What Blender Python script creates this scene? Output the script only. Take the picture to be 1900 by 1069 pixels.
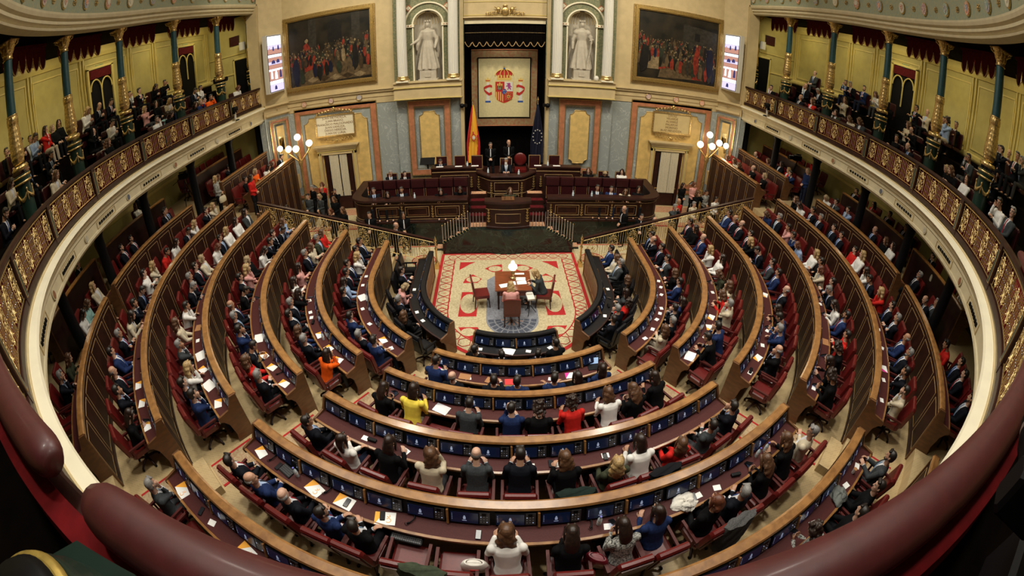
import bpy, bmesh, math, random
from mathutils import Vector, Matrix, Euler, noise
random.seed(7)
PI=math.pi; rad=math.radians; sin=math.sin; cos=math.cos
for o in list(bpy.data.objects): bpy.data.objects.remove(o, do_unlink=True)
scn=bpy.context.scene; COL=scn.collection
# ---------------------------------------------------------------- camera (fisheye lens, seen from the rear gallery)
cd=bpy.data.cameras.new('camera'); cam=bpy.data.objects.new('camera',cd); COL.objects.link(cam); scn.camera=cam
cd.type='PANO'
try: cd.panorama_type='FISHEYE_EQUISOLID'
except Exception: pass
try: cc=cd.cycles; cc.panorama_type='FISHEYE_EQUISOLID'; cc.fisheye_lens=15.745; cc.fisheye_fov=PI
except Exception: cc=None
try: cd.fisheye_lens=15.745; cd.fisheye_fov=PI
except Exception: pass
cd.sensor_width=36.0; cd.sensor_fit='HORIZONTAL'; cd.clip_start=0.05; cd.clip_end=200
R3=Matrix(((0.9992062,0.0148158,-0.0369787),(-0.0391603,0.5355993,-0.8435638),(0.0073076,0.8443423,0.5357543)))
cam.matrix_world=Matrix.Translation((-0.5012,-11.5737,8.1))@R3.to_4x4()
# ---------------------------------------------------------------- world, exposure, large lights
w=bpy.data.worlds.new('world'); scn.world=w; w.use_nodes=True
w.node_tree.nodes['Background'].inputs[0].default_value=(1.0,0.86,0.66,1); w.node_tree.nodes['Background'].inputs[1].default_value=0.01
vs=scn.view_settings; vs.view_transform='Standard'; vs.look='None'; vs.gamma=1; vs.exposure=0.0
try: vs.use_curve_mapping=False
except Exception: pass
def area(name,loc,size,power,col=(1,0.93,0.8),target=None,sy=None,spread=None):
    l=bpy.data.lights.new(name,'AREA'); l.energy=power; l.color=col; l.size=size
    if sy: l.shape='RECTANGLE'; l.size_y=sy
    if spread: l.spread=rad(spread)
    o=bpy.data.objects.new(name,l); COL.objects.link(o); o.location=loc
    if target is not None:
        d=Vector(target)-Vector(loc); o.rotation_euler=d.to_track_quat('-Z','Y').to_euler()
    return o
def point(name,loc,power,col=(1,0.85,0.6),r=0.08):
    l=bpy.data.lights.new(name,'POINT'); l.energy=power; l.color=col; l.shadow_soft_size=r
    o=bpy.data.objects.new(name,l); COL.objects.link(o); o.location=loc; return o
# laylight over the chamber plus rows of floodlights on the upper cornice
area('laylight',(0,-2.0,15.6),4.5,1000,(1,0.95,0.84),(0,-2.5,0))
for sx in (-1,1):
    area('cornice_flood',(sx*7.5,-3,14.6),0.8,210,(1,0.94,0.82),(sx*1.5,-3.5,1),spread=110)
    area('cornice_flood',(sx*5,3,14.8),0.8,160,(1,0.94,0.82),(sx*3.0,-1,1),spread=110)
    area('cornice_flood',(sx*4,-8.5,14.6),0.7,190,(1,0.95,0.84),(sx*3,-5.5,2),spread=110)
    area('wall_flood',(sx*6.5,2.0,14.6),1.0,280,(1,0.9,0.7),(sx*7.2,9,6.5),spread=110)
area('wall_flood',(0,2.5,14.6),1.0,160,(1,0.9,0.7),(0,9,6.5),spread=110)
area('tapestry_spot',(0,9.5,8.6),0.5,26,(1,.93,.78),(0,10.2,6),sy=.2)
for sx in (-1,1):   # lamps above the gallery valances washing the yellow walls
    for (x_,y_) in ((13.3,7.2),(13.3,4.0),(13.3,.9),(12.9,-2.3),(11.9,-5.2),(10.0,-8.3)):
        area('gallery_lamp',(sx*(x_+.35),y_,10.9),.5,30,(1,.86,.5),(sx*x_*1.1,y_*1.05,8.0),sy=.3)
    for (x_,y_) in ((13.6,6),(13.6,1),(12.4,-5)):
        area('undergallery_lamp',(sx*x_,y_,5.15),.3,6,(1,.86,.6),(sx*x_,y_,3),sy=.3)
# ---------------------------------------------------------------- materials
MAT={}
def mat(name,col,rough=0.6,metal=0.0,noise_amt=0.0,scale=6.0,col2=None,bump=0.0,emit=None,es=1.0,kind='noise',coat=0.0,detail=4,stretch=None,spec=None):
    if name in MAT: return MAT[name]
    m=bpy.data.materials.new(name); m.use_nodes=True; nt=m.node_tree; b=nt.nodes['Principled BSDF']
    b.inputs['Base Color'].default_value=(*col,1); b.inputs['Roughness'].default_value=rough; b.inputs['Metallic'].default_value=metal
    if coat: b.inputs['Coat Weight'].default_value=coat; b.inputs['Coat Roughness'].default_value=0.15
    if spec is not None: b.inputs['Specular IOR Level'].default_value=spec
    if spec is None and rough>=.75: b.inputs['Specular IOR Level'].default_value=.12
    if emit: b.inputs['Emission Color'].default_value=(*emit,1); b.inputs['Emission Strength'].default_value=es
    if noise_amt or col2 or bump:
        tc=nt.nodes.new('ShaderNodeTexCoord'); mp=nt.nodes.new('ShaderNodeMapping'); nt.links.new(tc.outputs['Object'],mp.inputs[0])
        if stretch: mp.inputs['Scale'].default_value=stretch
        if kind=='noise':
            t=nt.nodes.new('ShaderNodeTexNoise'); t.inputs['Scale'].default_value=scale; t.inputs['Detail'].default_value=detail; out=t.outputs[0]
        elif kind=='vein':
            t=nt.nodes.new('ShaderNodeTexNoise'); t.inputs['Scale'].default_value=scale; t.inputs['Detail'].default_value=8; t.inputs['Distortion'].default_value=1.6
            r0=nt.nodes.new('ShaderNodeValToRGB'); r0.color_ramp.elements[0].position=0.485; r0.color_ramp.elements[0].color=(0,0,0,1)
            r0.color_ramp.elements[1].position=0.5; r0.color_ramp.elements[1].color=(1,1,1,1); e=r0.color_ramp.elements.new(0.515); e.color=(0,0,0,1)
            nt.links.new(t.outputs[0],r0.inputs[0]); out=r0.outputs[0]
        elif kind=='voronoi':
            t=nt.nodes.new('ShaderNodeTexVoronoi'); t.inputs['Scale'].default_value=scale; out=t.outputs['Distance']
        elif kind=='wave':
            t=nt.nodes.new('ShaderNodeTexWave'); t.inputs['Scale'].default_value=scale; t.inputs['Distortion'].default_value=3; t.inputs['Detail'].default_value=3; out=t.outputs[0]
        elif kind=='brick':
            t=nt.nodes.new('ShaderNodeTexBrick'); t.inputs['Scale'].default_value=scale; t.inputs['Color1'].default_value=(1,1,1,1); t.inputs['Color2'].default_value=(.6,.6,.6,1); t.inputs['Mortar'].default_value=(0,0,0,1); t.inputs['Mortar Size'].default_value=0.01; out=t.outputs['Color']
        nt.links.new(mp.outputs[0],t.inputs['Vector'])
        if noise_amt or col2:
            c2=col2 or tuple(max(0,c*(1-noise_amt)) for c in col)
            rp=nt.nodes.new('ShaderNodeValToRGB'); rp.color_ramp.elements[0].color=(*col,1); rp.color_ramp.elements[1].color=(*c2,1)
            if kind=='noise': rp.color_ramp.elements[0].position=0.35; rp.color_ramp.elements[1].position=0.65
            nt.links.new(out,rp.inputs[0]); nt.links.new(rp.outputs[0],b.inputs['Base Color'])
        if bump:
            bp=nt.nodes.new('ShaderNodeBump'); bp.inputs['Strength'].default_value=bump; bp.inputs['Distance'].default_value=0.02
            nt.links.new(out,bp.inputs['Height']); nt.links.new(bp.outputs[0],b.inputs['Normal'])
    MAT[name]=m; return m
M=mat
WOOD=M('walnut_rail',(0.33,0.16,0.05),0.3,scale=7,col2=(0.2,0.09,0.028),kind='noise',stretch=(1,1,4),coat=0.3)
MAHOG=M('mahogany',(0.034,0.009,0.006),0.45,scale=5,col2=(0.018,0.005,0.003),spec=.35)
WALP=M('walnut_panel',(0.15,0.062,0.022),0.38,scale=5,col2=(0.1,0.043,0.016),stretch=(1,1,3))
INLAY=M('inlay',(0.42,0.27,0.12),0.45)
DESK=M('desk_leather',(0.07,0.016,0.015),0.6,noise_amt=.2,scale=60,spec=.2)
SEAT=M('red_leather',(0.125,0.008,0.007),0.38,noise_amt=.25,scale=30,coat=0.15)
BLKL=M('black_leather',(0.007,0.007,0.009),0.4,noise_amt=.2,scale=40,coat=.08,spec=.3)
BLACK=M('black_plastic',(0.004,0.004,0.005),0.45,spec=.15)
ARMW=M('dark_red_wood',(0.075,0.014,0.012),.5,spec=.25)
DOT=M('panel_button',(0.16,0.16,0.18),.5)
SCRN=M('dark_screen',(0.006,0.01,0.025),0.2,emit=(0.01,0.03,0.12),es=0.09)
SCRM=M('screen_mark',(0.5,0.6,0.8),0.3,emit=(0.4,0.5,0.8),es=0.25)
KEYP=M('keypad',(0.05,0.05,0.055),0.35,metal=.3)
SILV=M('silver',(0.6,0.6,0.62),0.3,metal=.9)
PLAS=M('cream_plaster',(0.56,0.44,0.235),0.6,noise_amt=.12,scale=3)
CREAM=M('cream_moulding',(0.68,0.6,0.4),0.55,noise_amt=.1,scale=4)
PALE=M('pale_stone',(0.83,0.77,0.58),0.45,noise_amt=.08,scale=2)
YWALL=M('yellow_wall',(0.46,0.385,0.125),0.65,noise_amt=.12,scale=3)
YWAL2=M('yellow_moulding',(0.62,0.5,0.16),0.5,noise_amt=.1,scale=4)
GOLD=M('gilding',(0.85,0.6,0.24),0.32,metal=.8,noise_amt=.6,scale=30)  # strong dark noise paints in shaded crevices of the gilt relief
GOLD2=M('bright_gilding',(0.95,0.72,0.33),0.36,metal=.7,noise_amt=.25,scale=30)
BRASS=M('brass',(0.8,0.6,0.28),0.25,metal=.9)
GREYM=M('grey_marble',(0.3,0.33,0.32),0.3,scale=1.6,col2=(0.5,0.52,0.5),kind='vein')
ORNM=M('orange_marble',(0.5,0.2,0.1),0.32,noise_amt=.3,scale=5)
YELM=M('yellow_marble',(0.72,0.5,0.18),0.32,noise_amt=.22,scale=4)
BLKM=M('green_black_marble',(0.008,0.013,0.01),0.14,scale=1.1,col2=(0.03,0.042,0.032),kind='vein')
BLUEC=M('blue_green_column',(0.02,0.085,0.1),0.4,noise_amt=.25,scale=10)
GREEN=M('dark_green',(0.012,0.035,0.024),0.35,noise_amt=.2,scale=5)
FRIEZ=M('green_frieze',(0.3,0.38,0.3),0.6,scale=14,col2=(0.42,0.4,0.26),kind='noise',bump=.5)
REDV=M('red_velvet',(0.16,0.006,0.008),0.85,noise_amt=.3,scale=9)
REDC=M('dark_red_drape',(0.1,0.008,0.01),0.85,noise_amt=.4,scale=12)
FLOORW=M('parquet',(0.6,0.46,0.25),0.35,scale=5,col2=(0.45,0.33,0.17),kind='brick')
DARK=M('black_curtain',(0.004,0.003,0.003),0.9,noise_amt=.4,scale=8,spec=.03)
DKW=M('dark_and_unlit',(0.006,0.004,0.003),0.9,noise_amt=.3,scale=3,spec=.02)  # near black, deepened to paint in the shade of the rear gallery
CARB=M('carpet_beige',(0.56,0.48,0.3),0.95,scale=16,col2=(0.4,0.33,0.19),kind='noise',bump=.3)
CARR=M('carpet_red',(0.45,0.03,0.03),0.95,noise_amt=.2,scale=30)
CARG=M('carpet_grey',(0.24,0.25,0.28),0.95,noise_amt=.3,scale=20)
CARD=M('carpet_slate',(0.09,0.1,0.13),0.95,noise_amt=.3,scale=20)
CARM=M('carpet_muted',(0.5,0.36,0.2),0.95,scale=24,col2=(0.42,0.14,0.09),kind='noise')
STONE=M('statue_stone',(0.5,0.45,0.36),0.6,noise_amt=.15,scale=6)
WHITE=M('white_paint',(0.68,0.66,0.59),0.4)
PAPER=M('paper',(0.85,0.85,0.83),0.6)
ORANGE=M('orange_print',(0.9,0.4,0.03),0.6)
GLASS=M('bottle_plastic',(0.6,0.7,0.75),0.1,spec=.8)
# ---------------------------------------------------------------- mesh helper
class MB:
    def __init__(s): s.v=[]; s.f=[]; s.m=[]; s.mats=[]; s.sm=[]
    def mi(s,m):
        if m not in s.mats: s.mats.append(m)
        return s.mats.index(m)
    def add(s,vs,fs,m,smooth=False):
        n=len(s.v); s.v+= [tuple(v) for v in vs]; i=s.mi(m)
        for f in fs: s.f.append(tuple(n+k for k in f)); s.m.append(i); s.sm.append(smooth)
    def box(s,c,d,m,rz=0.0,rot=None):
        vs=[]
        Rm=rot if rot is not None else Matrix.Rotation(rz,3,'Z')
        for z in (-1,1):
            for x,y in ((-1,-1),(1,-1),(1,1),(-1,1)):
                p=Rm@Vector((x*d[0]/2,y*d[1]/2,z*d[2]/2)); vs.append((c[0]+p.x,c[1]+p.y,c[2]+p.z))
        s.add(vs,[(3,2,1,0),(4,5,6,7),(0,1,5,4),(1,2,6,5),(2,3,7,6),(3,0,4,7)],m)
    def loft(s,rings,m,close=True,cap=True,smooth=True):
        n=len(rings[0]); vs=[p for r in rings for p in r]; fs=[]
        for i in range(len(rings)-1):
            for j in range(n if close else n-1):
                a=i*n+j; b=i*n+(j+1)%n; fs.append((a,b,b+n,a+n))
        s.add(vs,fs,m,smooth)
        if cap and close:
            s.add(rings[0],[tuple(range(n))[::-1]],m); s.add(rings[-1],[tuple(range(n))],m)
    def lathe(s,prof,m,c=(0,0,0),n=16,cap=True,mod=None,smooth=True,m2=None):
        rings=[]
        for r,z in prof:
            ring=[]
            for k in range(n):
                a=2*PI*k/n; rr=r*(1+(mod(a,z) if mod else 0)); ring.append((c[0]+rr*cos(a),c[1]+rr*sin(a),c[2]+z))
            rings.append(ring)
        s.loft(rings,m,cap=cap,smooth=smooth)
    def tube(s,pts,r,m,n=6,cap=True,smooth=True):
        pts=[Vector(p) for p in pts]; rings=[]; up=Vector((0,0,1))
        L=len(pts)
        for i,p in enumerate(pts):
            t=(pts[min(i+1,L-1)]-pts[max(i-1,0)]); t.normalize() if t.length>1e-9 else None
            u=t.cross(up)
            if u.length<1e-3: u=t.cross(Vector((0,1,0)))
            u.normalize(); w_=u.cross(t); rr=r[i] if isinstance(r,(list,tuple)) else r
            rings.append([tuple(p+(u*cos(2*PI*k/n)+w_*sin(2*PI*k/n))*rr) for k in range(n)])
        s.loft(rings,m,cap=cap,smooth=smooth)
    def ball(s,c,r,m,n=10,k=6,sc=(1,1,1)):
        rings=[]
        for i in range(k+1):
            a=-PI/2+PI*i/k; rings.append([(c[0]+sc[0]*r*max(cos(a),.02)*cos(2*PI*j/n),c[1]+sc[1]*r*max(cos(a),.02)*sin(2*PI*j/n),c[2]+sc[2]*r*sin(a)) for j in range(n)])
        s.loft(rings,m)
    def poly(s,pts,m,h=None):
        # flat polygon with optional extrusion vector
        n=len(pts); s.add(pts,[tuple(range(n))],m)
        if h is not None:
            q=[tuple(Vector(p)+Vector(h)) for p in pts]; s.add(q,[tuple(range(n))],m)
            s.add(list(pts)+q,[(i,(i+1)%n,(i+1)%n+n,i+n) for i in range(n)],m)
    def mesh(s,name):
        me=bpy.data.meshes.new(name); me.from_pydata(s.v,[],s.f)
        for m in s.mats: me.materials.append(m)
        me.polygons.foreach_set('material_index',s.m); me.polygons.foreach_set('use_smooth',s.sm)
        me.update(); return me
    def obj(s,name,parent=None,loc=None,fix=True):
        me=s.mesh(name)
        if fix:
            bm=bmesh.new(); bm.from_mesh(me); bmesh.ops.recalc_face_normals(bm,faces=bm.faces); bm.to_mesh(me); bm.free()
        o=bpy.data.objects.new(name,me); COL.objects.link(o)
        if parent is not None: o.parent=parent
        if loc is not None: o.location=loc
        return o
LABELS={}
def tag(o,label,cat,group=None):
    if label in LABELS and not group: print('DUP LABEL',label)
    LABELS[label]=1
    o['label']=label; o['category']=cat
    if group: o['group']=group
    return o
def struct(o): o['kind']='structure'; return o
def empty(name,loc=(0,0,0),rz=0.0,label=None,cat=None,group=None):
    o=bpy.data.objects.new(name,None); COL.objects.link(o); o.location=loc; o.rotation_euler=(0,0,rz); o.empty_display_size=.1
    if label: tag(o,label,cat,group)
    return o
def link(name,me,parent=None,loc=(0,0,0),rot=None,mats=None):
    o=bpy.data.objects.new(name,me); COL.objects.link(o); o.parent=parent; o.location=loc
    if rot is not None: o.rotation_euler=rot
    return o
# ---------------------------------------------------------------- horseshoe geometry: tau in degrees from the rear, straight wings beyond +-90 (1 unit = 1 m)
def P(R,t,z=0.0,cy=0.0):
    if abs(t)<=90: a=rad(t); return Vector((R*sin(a),cy-R*cos(a),z))
    return Vector((math.copysign(R,t),cy+abs(t)-90,z))
def N(t):
    if abs(t)<=90: a=rad(t); return Vector((sin(a),-cos(a),0))
    return Vector((math.copysign(1,t),0,0))
def stations(t0,t1,R,step=0.25):
    out=[]; 
    def seg(a,b):
        if abs(a)<=90 and abs(b)<=90: n=max(1,int(abs(rad(b-a))*R/step))
        else: n=max(1,int(abs(b-a)/0.6))
        return [a+(b-a)*i/n for i in range(n)]
    cuts=[t0]+[c for c in (-90,90) if t0<c<t1]+[t1]
    for a,b in zip(cuts[:-1],cuts[1:]): out+=seg(a,b)
    return out+[t1]
def sweep(mb,R,t0,t1,prof,m,step=0.25,cy=0.0,cap=True,close=True,smooth=False):
    rings=[[tuple(P(R+dr,t,z,cy)) for dr,z in prof] for t in stations(t0,t1,R,step)]
    mb.loft(rings,m,close=close,cap=cap,smooth=smooth)
RK=[2.7,4.23,5.67,7.16,8.66,10.2,11.84,13.4,15.0]
FK=[0,.45,.93,1.385,1.86,2.28,2.65,3.05]
# ================================================================ SHELL
YB=9.1
def quadobj(name,pts,m,kind=True):
    b=MB(); b.poly(pts,m); o=b.obj(name,fix=False)
    if kind: struct(o)
    return o
b=MB()
# treads and risers of the amphitheatre, wings run forward to y=2.75 (rings 1-4) or to the front wall (outer rings)
yend=[2.75,2.75,2.75,2.75,2.75,8.4,8.4,8.4]
b.box((0,2.0,-0.06),(31,22,0.1),FLOORW)
for k in range(1,8):
    z=FK[k]; R=RK[k]-.03; zl=FK[k-1]
    te=90+yend[k]
    sweep(b,R,-te,te,[(0,zl-.3),(0,z),(RK[k+1]-RK[k]+.03 if k<7 else 1.6,z),(RK[k+1]-RK[k]+.03 if k<7 else 1.6,zl-.3)],FLOORW,step=.5)
o=struct(b.obj('floor'))
# half steps and striped runner in the two radial aisles
AT=38.0
b=MB()
RUN=M('runner_beige',(0.45,0.36,0.22),.95,scale=26,col2=(0.36,0.22,0.13),kind='noise')
for s in (-1,1):
    c=MB()
    for k in range(1,6):
        hw=.44
        d=N(s*AT); tng=Vector((-d.y,d.x,0))
        zl,z=FK[k-1],FK[k]; R=RK[k]
        shf=tng*(-s*.45); cc_=d*(R-.18)+shf; b.box((cc_.x,cc_.y,(zl+(z-zl)/2-.15+zl)/2+.0),(.36,hw*2,(z-zl)/2+.15),FLOORW,rz=math.atan2(d.y,d.x))
        # carpet runner on tread
        a0=d*(R+.1)+shf; a1=d*(RK[k+1]-.4)+shf
        for off,ww,mm,hh in ((0,.56,RUN,.012),(-.3,.05,CARR,.014),(.3,.05,CARR,.014)):
            mid=(a0+a1)/2+tng*off; c.box((mid.x,mid.y,z+hh/2),((a1-a0).length,ww,hh),mm,rz=math.atan2(d.y,d.x))
    o=c.obj('aisle_carpet'); tag(o,'patterned beige carpet runner with red edges on the %s aisle stairs'%('left' if s<0 else 'right'),'carpet')
struct(b.obj('trim_1'))
# outer walls below the gallery
b=MB()
sweep(b,15.2,-98.9,98.9,[(0,2.6),(0,6.1),(.2,6.1),(.2,2.6)],YWALL,step=.8)
sweep(b,15.2,-98.9,98.9,[(-.04,4.0),(-.04,4.12),(0,4.12),(0,4.0)],YWAL2,step=.8)
struct(b.obj('wall_lower'))
# gallery slab: fascia with mouldings, soffit, floor
CYG=.22
b=MB(); GE=98.2
prof=[(.0,5.95),(-.02,5.90),(.02,5.86),(.10,5.84),(.14,5.80),(.14,5.74),(.20,5.72),(.22,5.66),(.22,5.60),(.26,5.56),(.27,5.34),(.24,5.32),(.24,5.26),(.30,5.22),(.34,5.17)]
sweep(b,11.45,-GE,GE,prof+[(.5,5.17),(.5,5.95)],CREAM,step=.3,cy=CYG)
sweep(b,11.45,-GE,GE,[(-.02,5.90),(0,5.955),(.16,5.98),(.16,5.9)],PALE,step=.3,cy=CYG)
sweep(b,11.45,-GE,GE,[(.15,5.95),(.15,6.0),(.17,6.02),(.19,6.0),(.36,6.02),(.38,6.06),(.41,6.04),(.46,6.04),(.46,5.9)],PLAS,step=.3,cy=CYG)
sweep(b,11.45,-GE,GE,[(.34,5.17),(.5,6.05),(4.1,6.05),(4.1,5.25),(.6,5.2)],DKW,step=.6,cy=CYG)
fas=struct(b.obj('trim_2'))
# gallery tiers (near-black colour stands in for the shade of the unlit rear)
b=MB()
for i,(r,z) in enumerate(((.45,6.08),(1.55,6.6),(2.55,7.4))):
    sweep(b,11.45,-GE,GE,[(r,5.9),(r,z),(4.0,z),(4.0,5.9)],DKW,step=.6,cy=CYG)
struct(b.obj('floor_gallery'))
# fascia ornaments: panels with dark vent slots, roundels
rm=[M('roundel_a',(0.12,0.14,0.2),.5,noise_amt=.4,scale=40),M('roundel_b',(0.35,0.16,0.08),.5,noise_amt=.4,scale=40),M('roundel_c',(0.6,0.56,0.45),.5,noise_amt=.4,scale=40)]
FR=11.45+.255
def fascia_bits(ts,i):
    b=MB(); n=7
    arc=1.02/FR*57.3 if abs(ts)<89 else 1.02
    for j in range(n):
        t=ts+(j-(n-1)/2)*arc/n
        p=P(FR,t,5.45,CYG); d=N(t); b.box((p.x,p.y,p.z),(.05,.078,.07),BLACK,rz=math.atan2(d.y,d.x))
    for zz in (5.36,5.54):
        for (q0,q1) in ((-.62,.62),):
            a0=ts+q0*arc; a1=ts+q1*arc
            sweep(b,FR,a0,a1,[(-.012,zz-.01),(-.012,zz+.01),(.02,zz+.01),(.02,zz-.01)],PLAS,step=.3,cy=CYG)
    for q in (-.62,.62):
        t=ts+q*arc; p=P(FR,t,5.45,CYG); d=N(t); b.box((p.x,p.y,p.z),(.03,.02,.2),PLAS,rz=math.atan2(d.y,d.x))
    o=b.obj('vent_panel',parent=fas)
def roundel(ts,i):
    p=P(FR-.01,ts,5.45,CYG); d=N(ts); b=MB(); u=Vector((-d.y,d.x,0)); 
    for (r,th,m) in ((.1,.025,CREAM),(.08,.035,rm[i%3])):
        ring=[p+u*r*cos(2*PI*k/18)+Vector((0,0,1))*r*1.05*sin(2*PI*k/18) for k in range(18)]
        b.poly([tuple(q) for q in ring],m,h=-d*th)
    b.obj('roundel',parent=fas)
st=3.05
cols=[]  # column stations
for s in (-1,1):
    for y in (8.45,5.45,2.3,-.85,-3.95,-7.1): 
        # arc-length coordinate: convert y<0.22 into angle
        if y>=CYG: cols.append(s*(90+y-CYG))
        else: cols.append(s*(90-math.degrees((CYG-y)/12.3)))
cols=sorted(cols)
extra=[-44.,-29.,29.,44.]
for i,s in enumerate([-1,1]):
    for j in range(12):
        al=8.45-1.55-1.5*j     # arc position
        t=(90+al-CYG) if al>=CYG else 90-math.degrees((CYG-al)/11.7)
        if t<12: continue
        (fascia_bits if j%2==1 else roundel)(s*t,j)
# balustrade of the gallery
RBAL=11.45+.22
def scroll_mesh():
    b=MB(); w_,h=.40,.60
    def sp(cx,cz,r0,turns,a0,dirn,n=16):
        pts=[]
        for i in range(n+1):
            f=i/n; a=a0+dirn*turns*2*PI*f; r=r0*(1-.78*f); pts.append((cx+r*cos(a),0,cz+r*sin(a)))
        return pts
    for s in (-1,1):
        b.tube(sp(s*.095,.47,.085,1.3,PI/2 if s>0 else PI/2,s),.009,GOLD2,n=5)
        b.tube(sp(s*.09,.15,.085,1.3,-PI/2,-s),.009,GOLD2,n=5)
        b.tube(sp(s*.1,.31,.07,1.1,0 if s>0 else PI,s),.008,GOLD2,n=5)
        b.tube([(s*.01,0,.03),(s*.05,0,.14),(s*.17,0,.24),(s*.175,0,.36),(s*.06,0,.48),(s*.01,0,.58)],.010,GOLD2,n=5)
        b.tube([(s*.19,0,.0),(s*.19,0,.6)],.008,GOLD2,n=5)
        for z in (.1,.3,.5): b.ball((s*.19,0,z),.016,GOLD2,n=6,k=4)
        for z in (.08,.25,.42): b.ball((s*.06,0,z),.02,GOLD2,n=6,k=4,sc=(1,.5,1.7))
    b.ball((0,0,.31),.035,GOLD2,n=8,k=5,sc=(1,.5,1.3)); b.ball((0,0,.55),.025,GOLD2,n=6,k=4); b.ball((0,0,.06),.025,GOLD2,n=6,k=4)
    b.tube([(0,0,0),(0,0,.6)],.007,GOLD2,n=5)
    return b.mesh('scroll_panel')
def bars_mesh():
    b=MB()
    for x in (-.09,0,.09):
        b.tube([(x,0,0),(x,0,.6)],.008,GOLD2,n=5)
        for z in (.15,.3,.45): b.ball((x,0,z),.013,SILV,n=6,k=4)
    return b.mesh('baluster_bars')
SCR=scroll_mesh(); BAR=bars_mesh()
bal=empty('gallery_balustrade',(0,0,6.05),0,'gilded scrollwork balustrade with mahogany handrail running along the upper gallery','railing')
BE=98.1
def halfbal(t0,t1):
    b=MB(); sweep(b,RBAL,t0,t1,[(-.07,.90),(-.05,.95),(.05,.95),(.08,.90),(.05,.86),(-.05,.86)],MAHOG,cy=CYG,step=.3); b.obj('handrail',bal)
    b=MB(); sweep(b,RBAL,t0,t1,[(-.04,.0),(-.04,.12),(.04,.12),(.04,.0)],MAHOG,cy=CYG,step=.3)
    sweep(b,RBAL,t0,t1,[(-.012,.80),(-.012,.83),(.012,.83),(.012,.80)],GOLD,cy=CYG,step=.3)
    sweep(b,RBAL,t0,t1,[(-.012,.15),(-.012,.17),(.012,.17),(.012,.15)],GOLD,cy=CYG,step=.3); b.obj('base_rail',bal)
    b=MB(); sweep(b,RBAL,t0,t1,[(.09,.1),(.09,.86),(.10,.86),(.10,.1)],REDC,cy=CYG,step=.4); b.obj('velvet_lining',bal)
halfbal(-BE,BE)
def arcpos(al,R=RBAL): return (90+al-CYG) if al>=CYG else 90-math.degrees((CYG-al)/R)
pst=MB(); pst.box((0,0,.44),(.1,.2,.86),MAHOG); pst.box((-.055,0,.44),(.02,.1,.6),GREEN); 
for a,bb in (((-.06,-.055,.44),(.012,.008,.62)),((-.06,.055,.44),(.012,.008,.62)),((-.06,0,.13),(.012,.11,.008)),((-.06,0,.75),(.012,.11,.008))): pst.box(a,bb,INLAY)
PST=pst.mesh('post')
for s in (-1,1):
    al=8.3
    while True:
        t=arcpos(al)
        if t<4: break
        p=P(RBAL,s*t,0,CYG); d=N(s*t); o=link('post',PST,bal,(p.x,p.y,0),(0,0,math.atan2(d.y,d.x)))
        for j,(off,me,nm) in enumerate(((.36,SCR,'scroll_panel'),(.76,BAR,'baluster_bars'),(1.14,SCR,'scroll_panel'),(1.5,BAR,'baluster_bars'),(1.88,SCR,'scroll_panel'),(2.26,BAR,'baluster_bars'),(2.64,SCR,'scroll_panel'))):
            tt=arcpos(al-off)
            if tt<5: continue
            p=P(RBAL,s*tt,.18,CYG); d=N(s*tt); link(nm,me,bal,p,(0,0,math.atan2(d.y,d.x)+PI/2))
        al-=3.02
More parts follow.
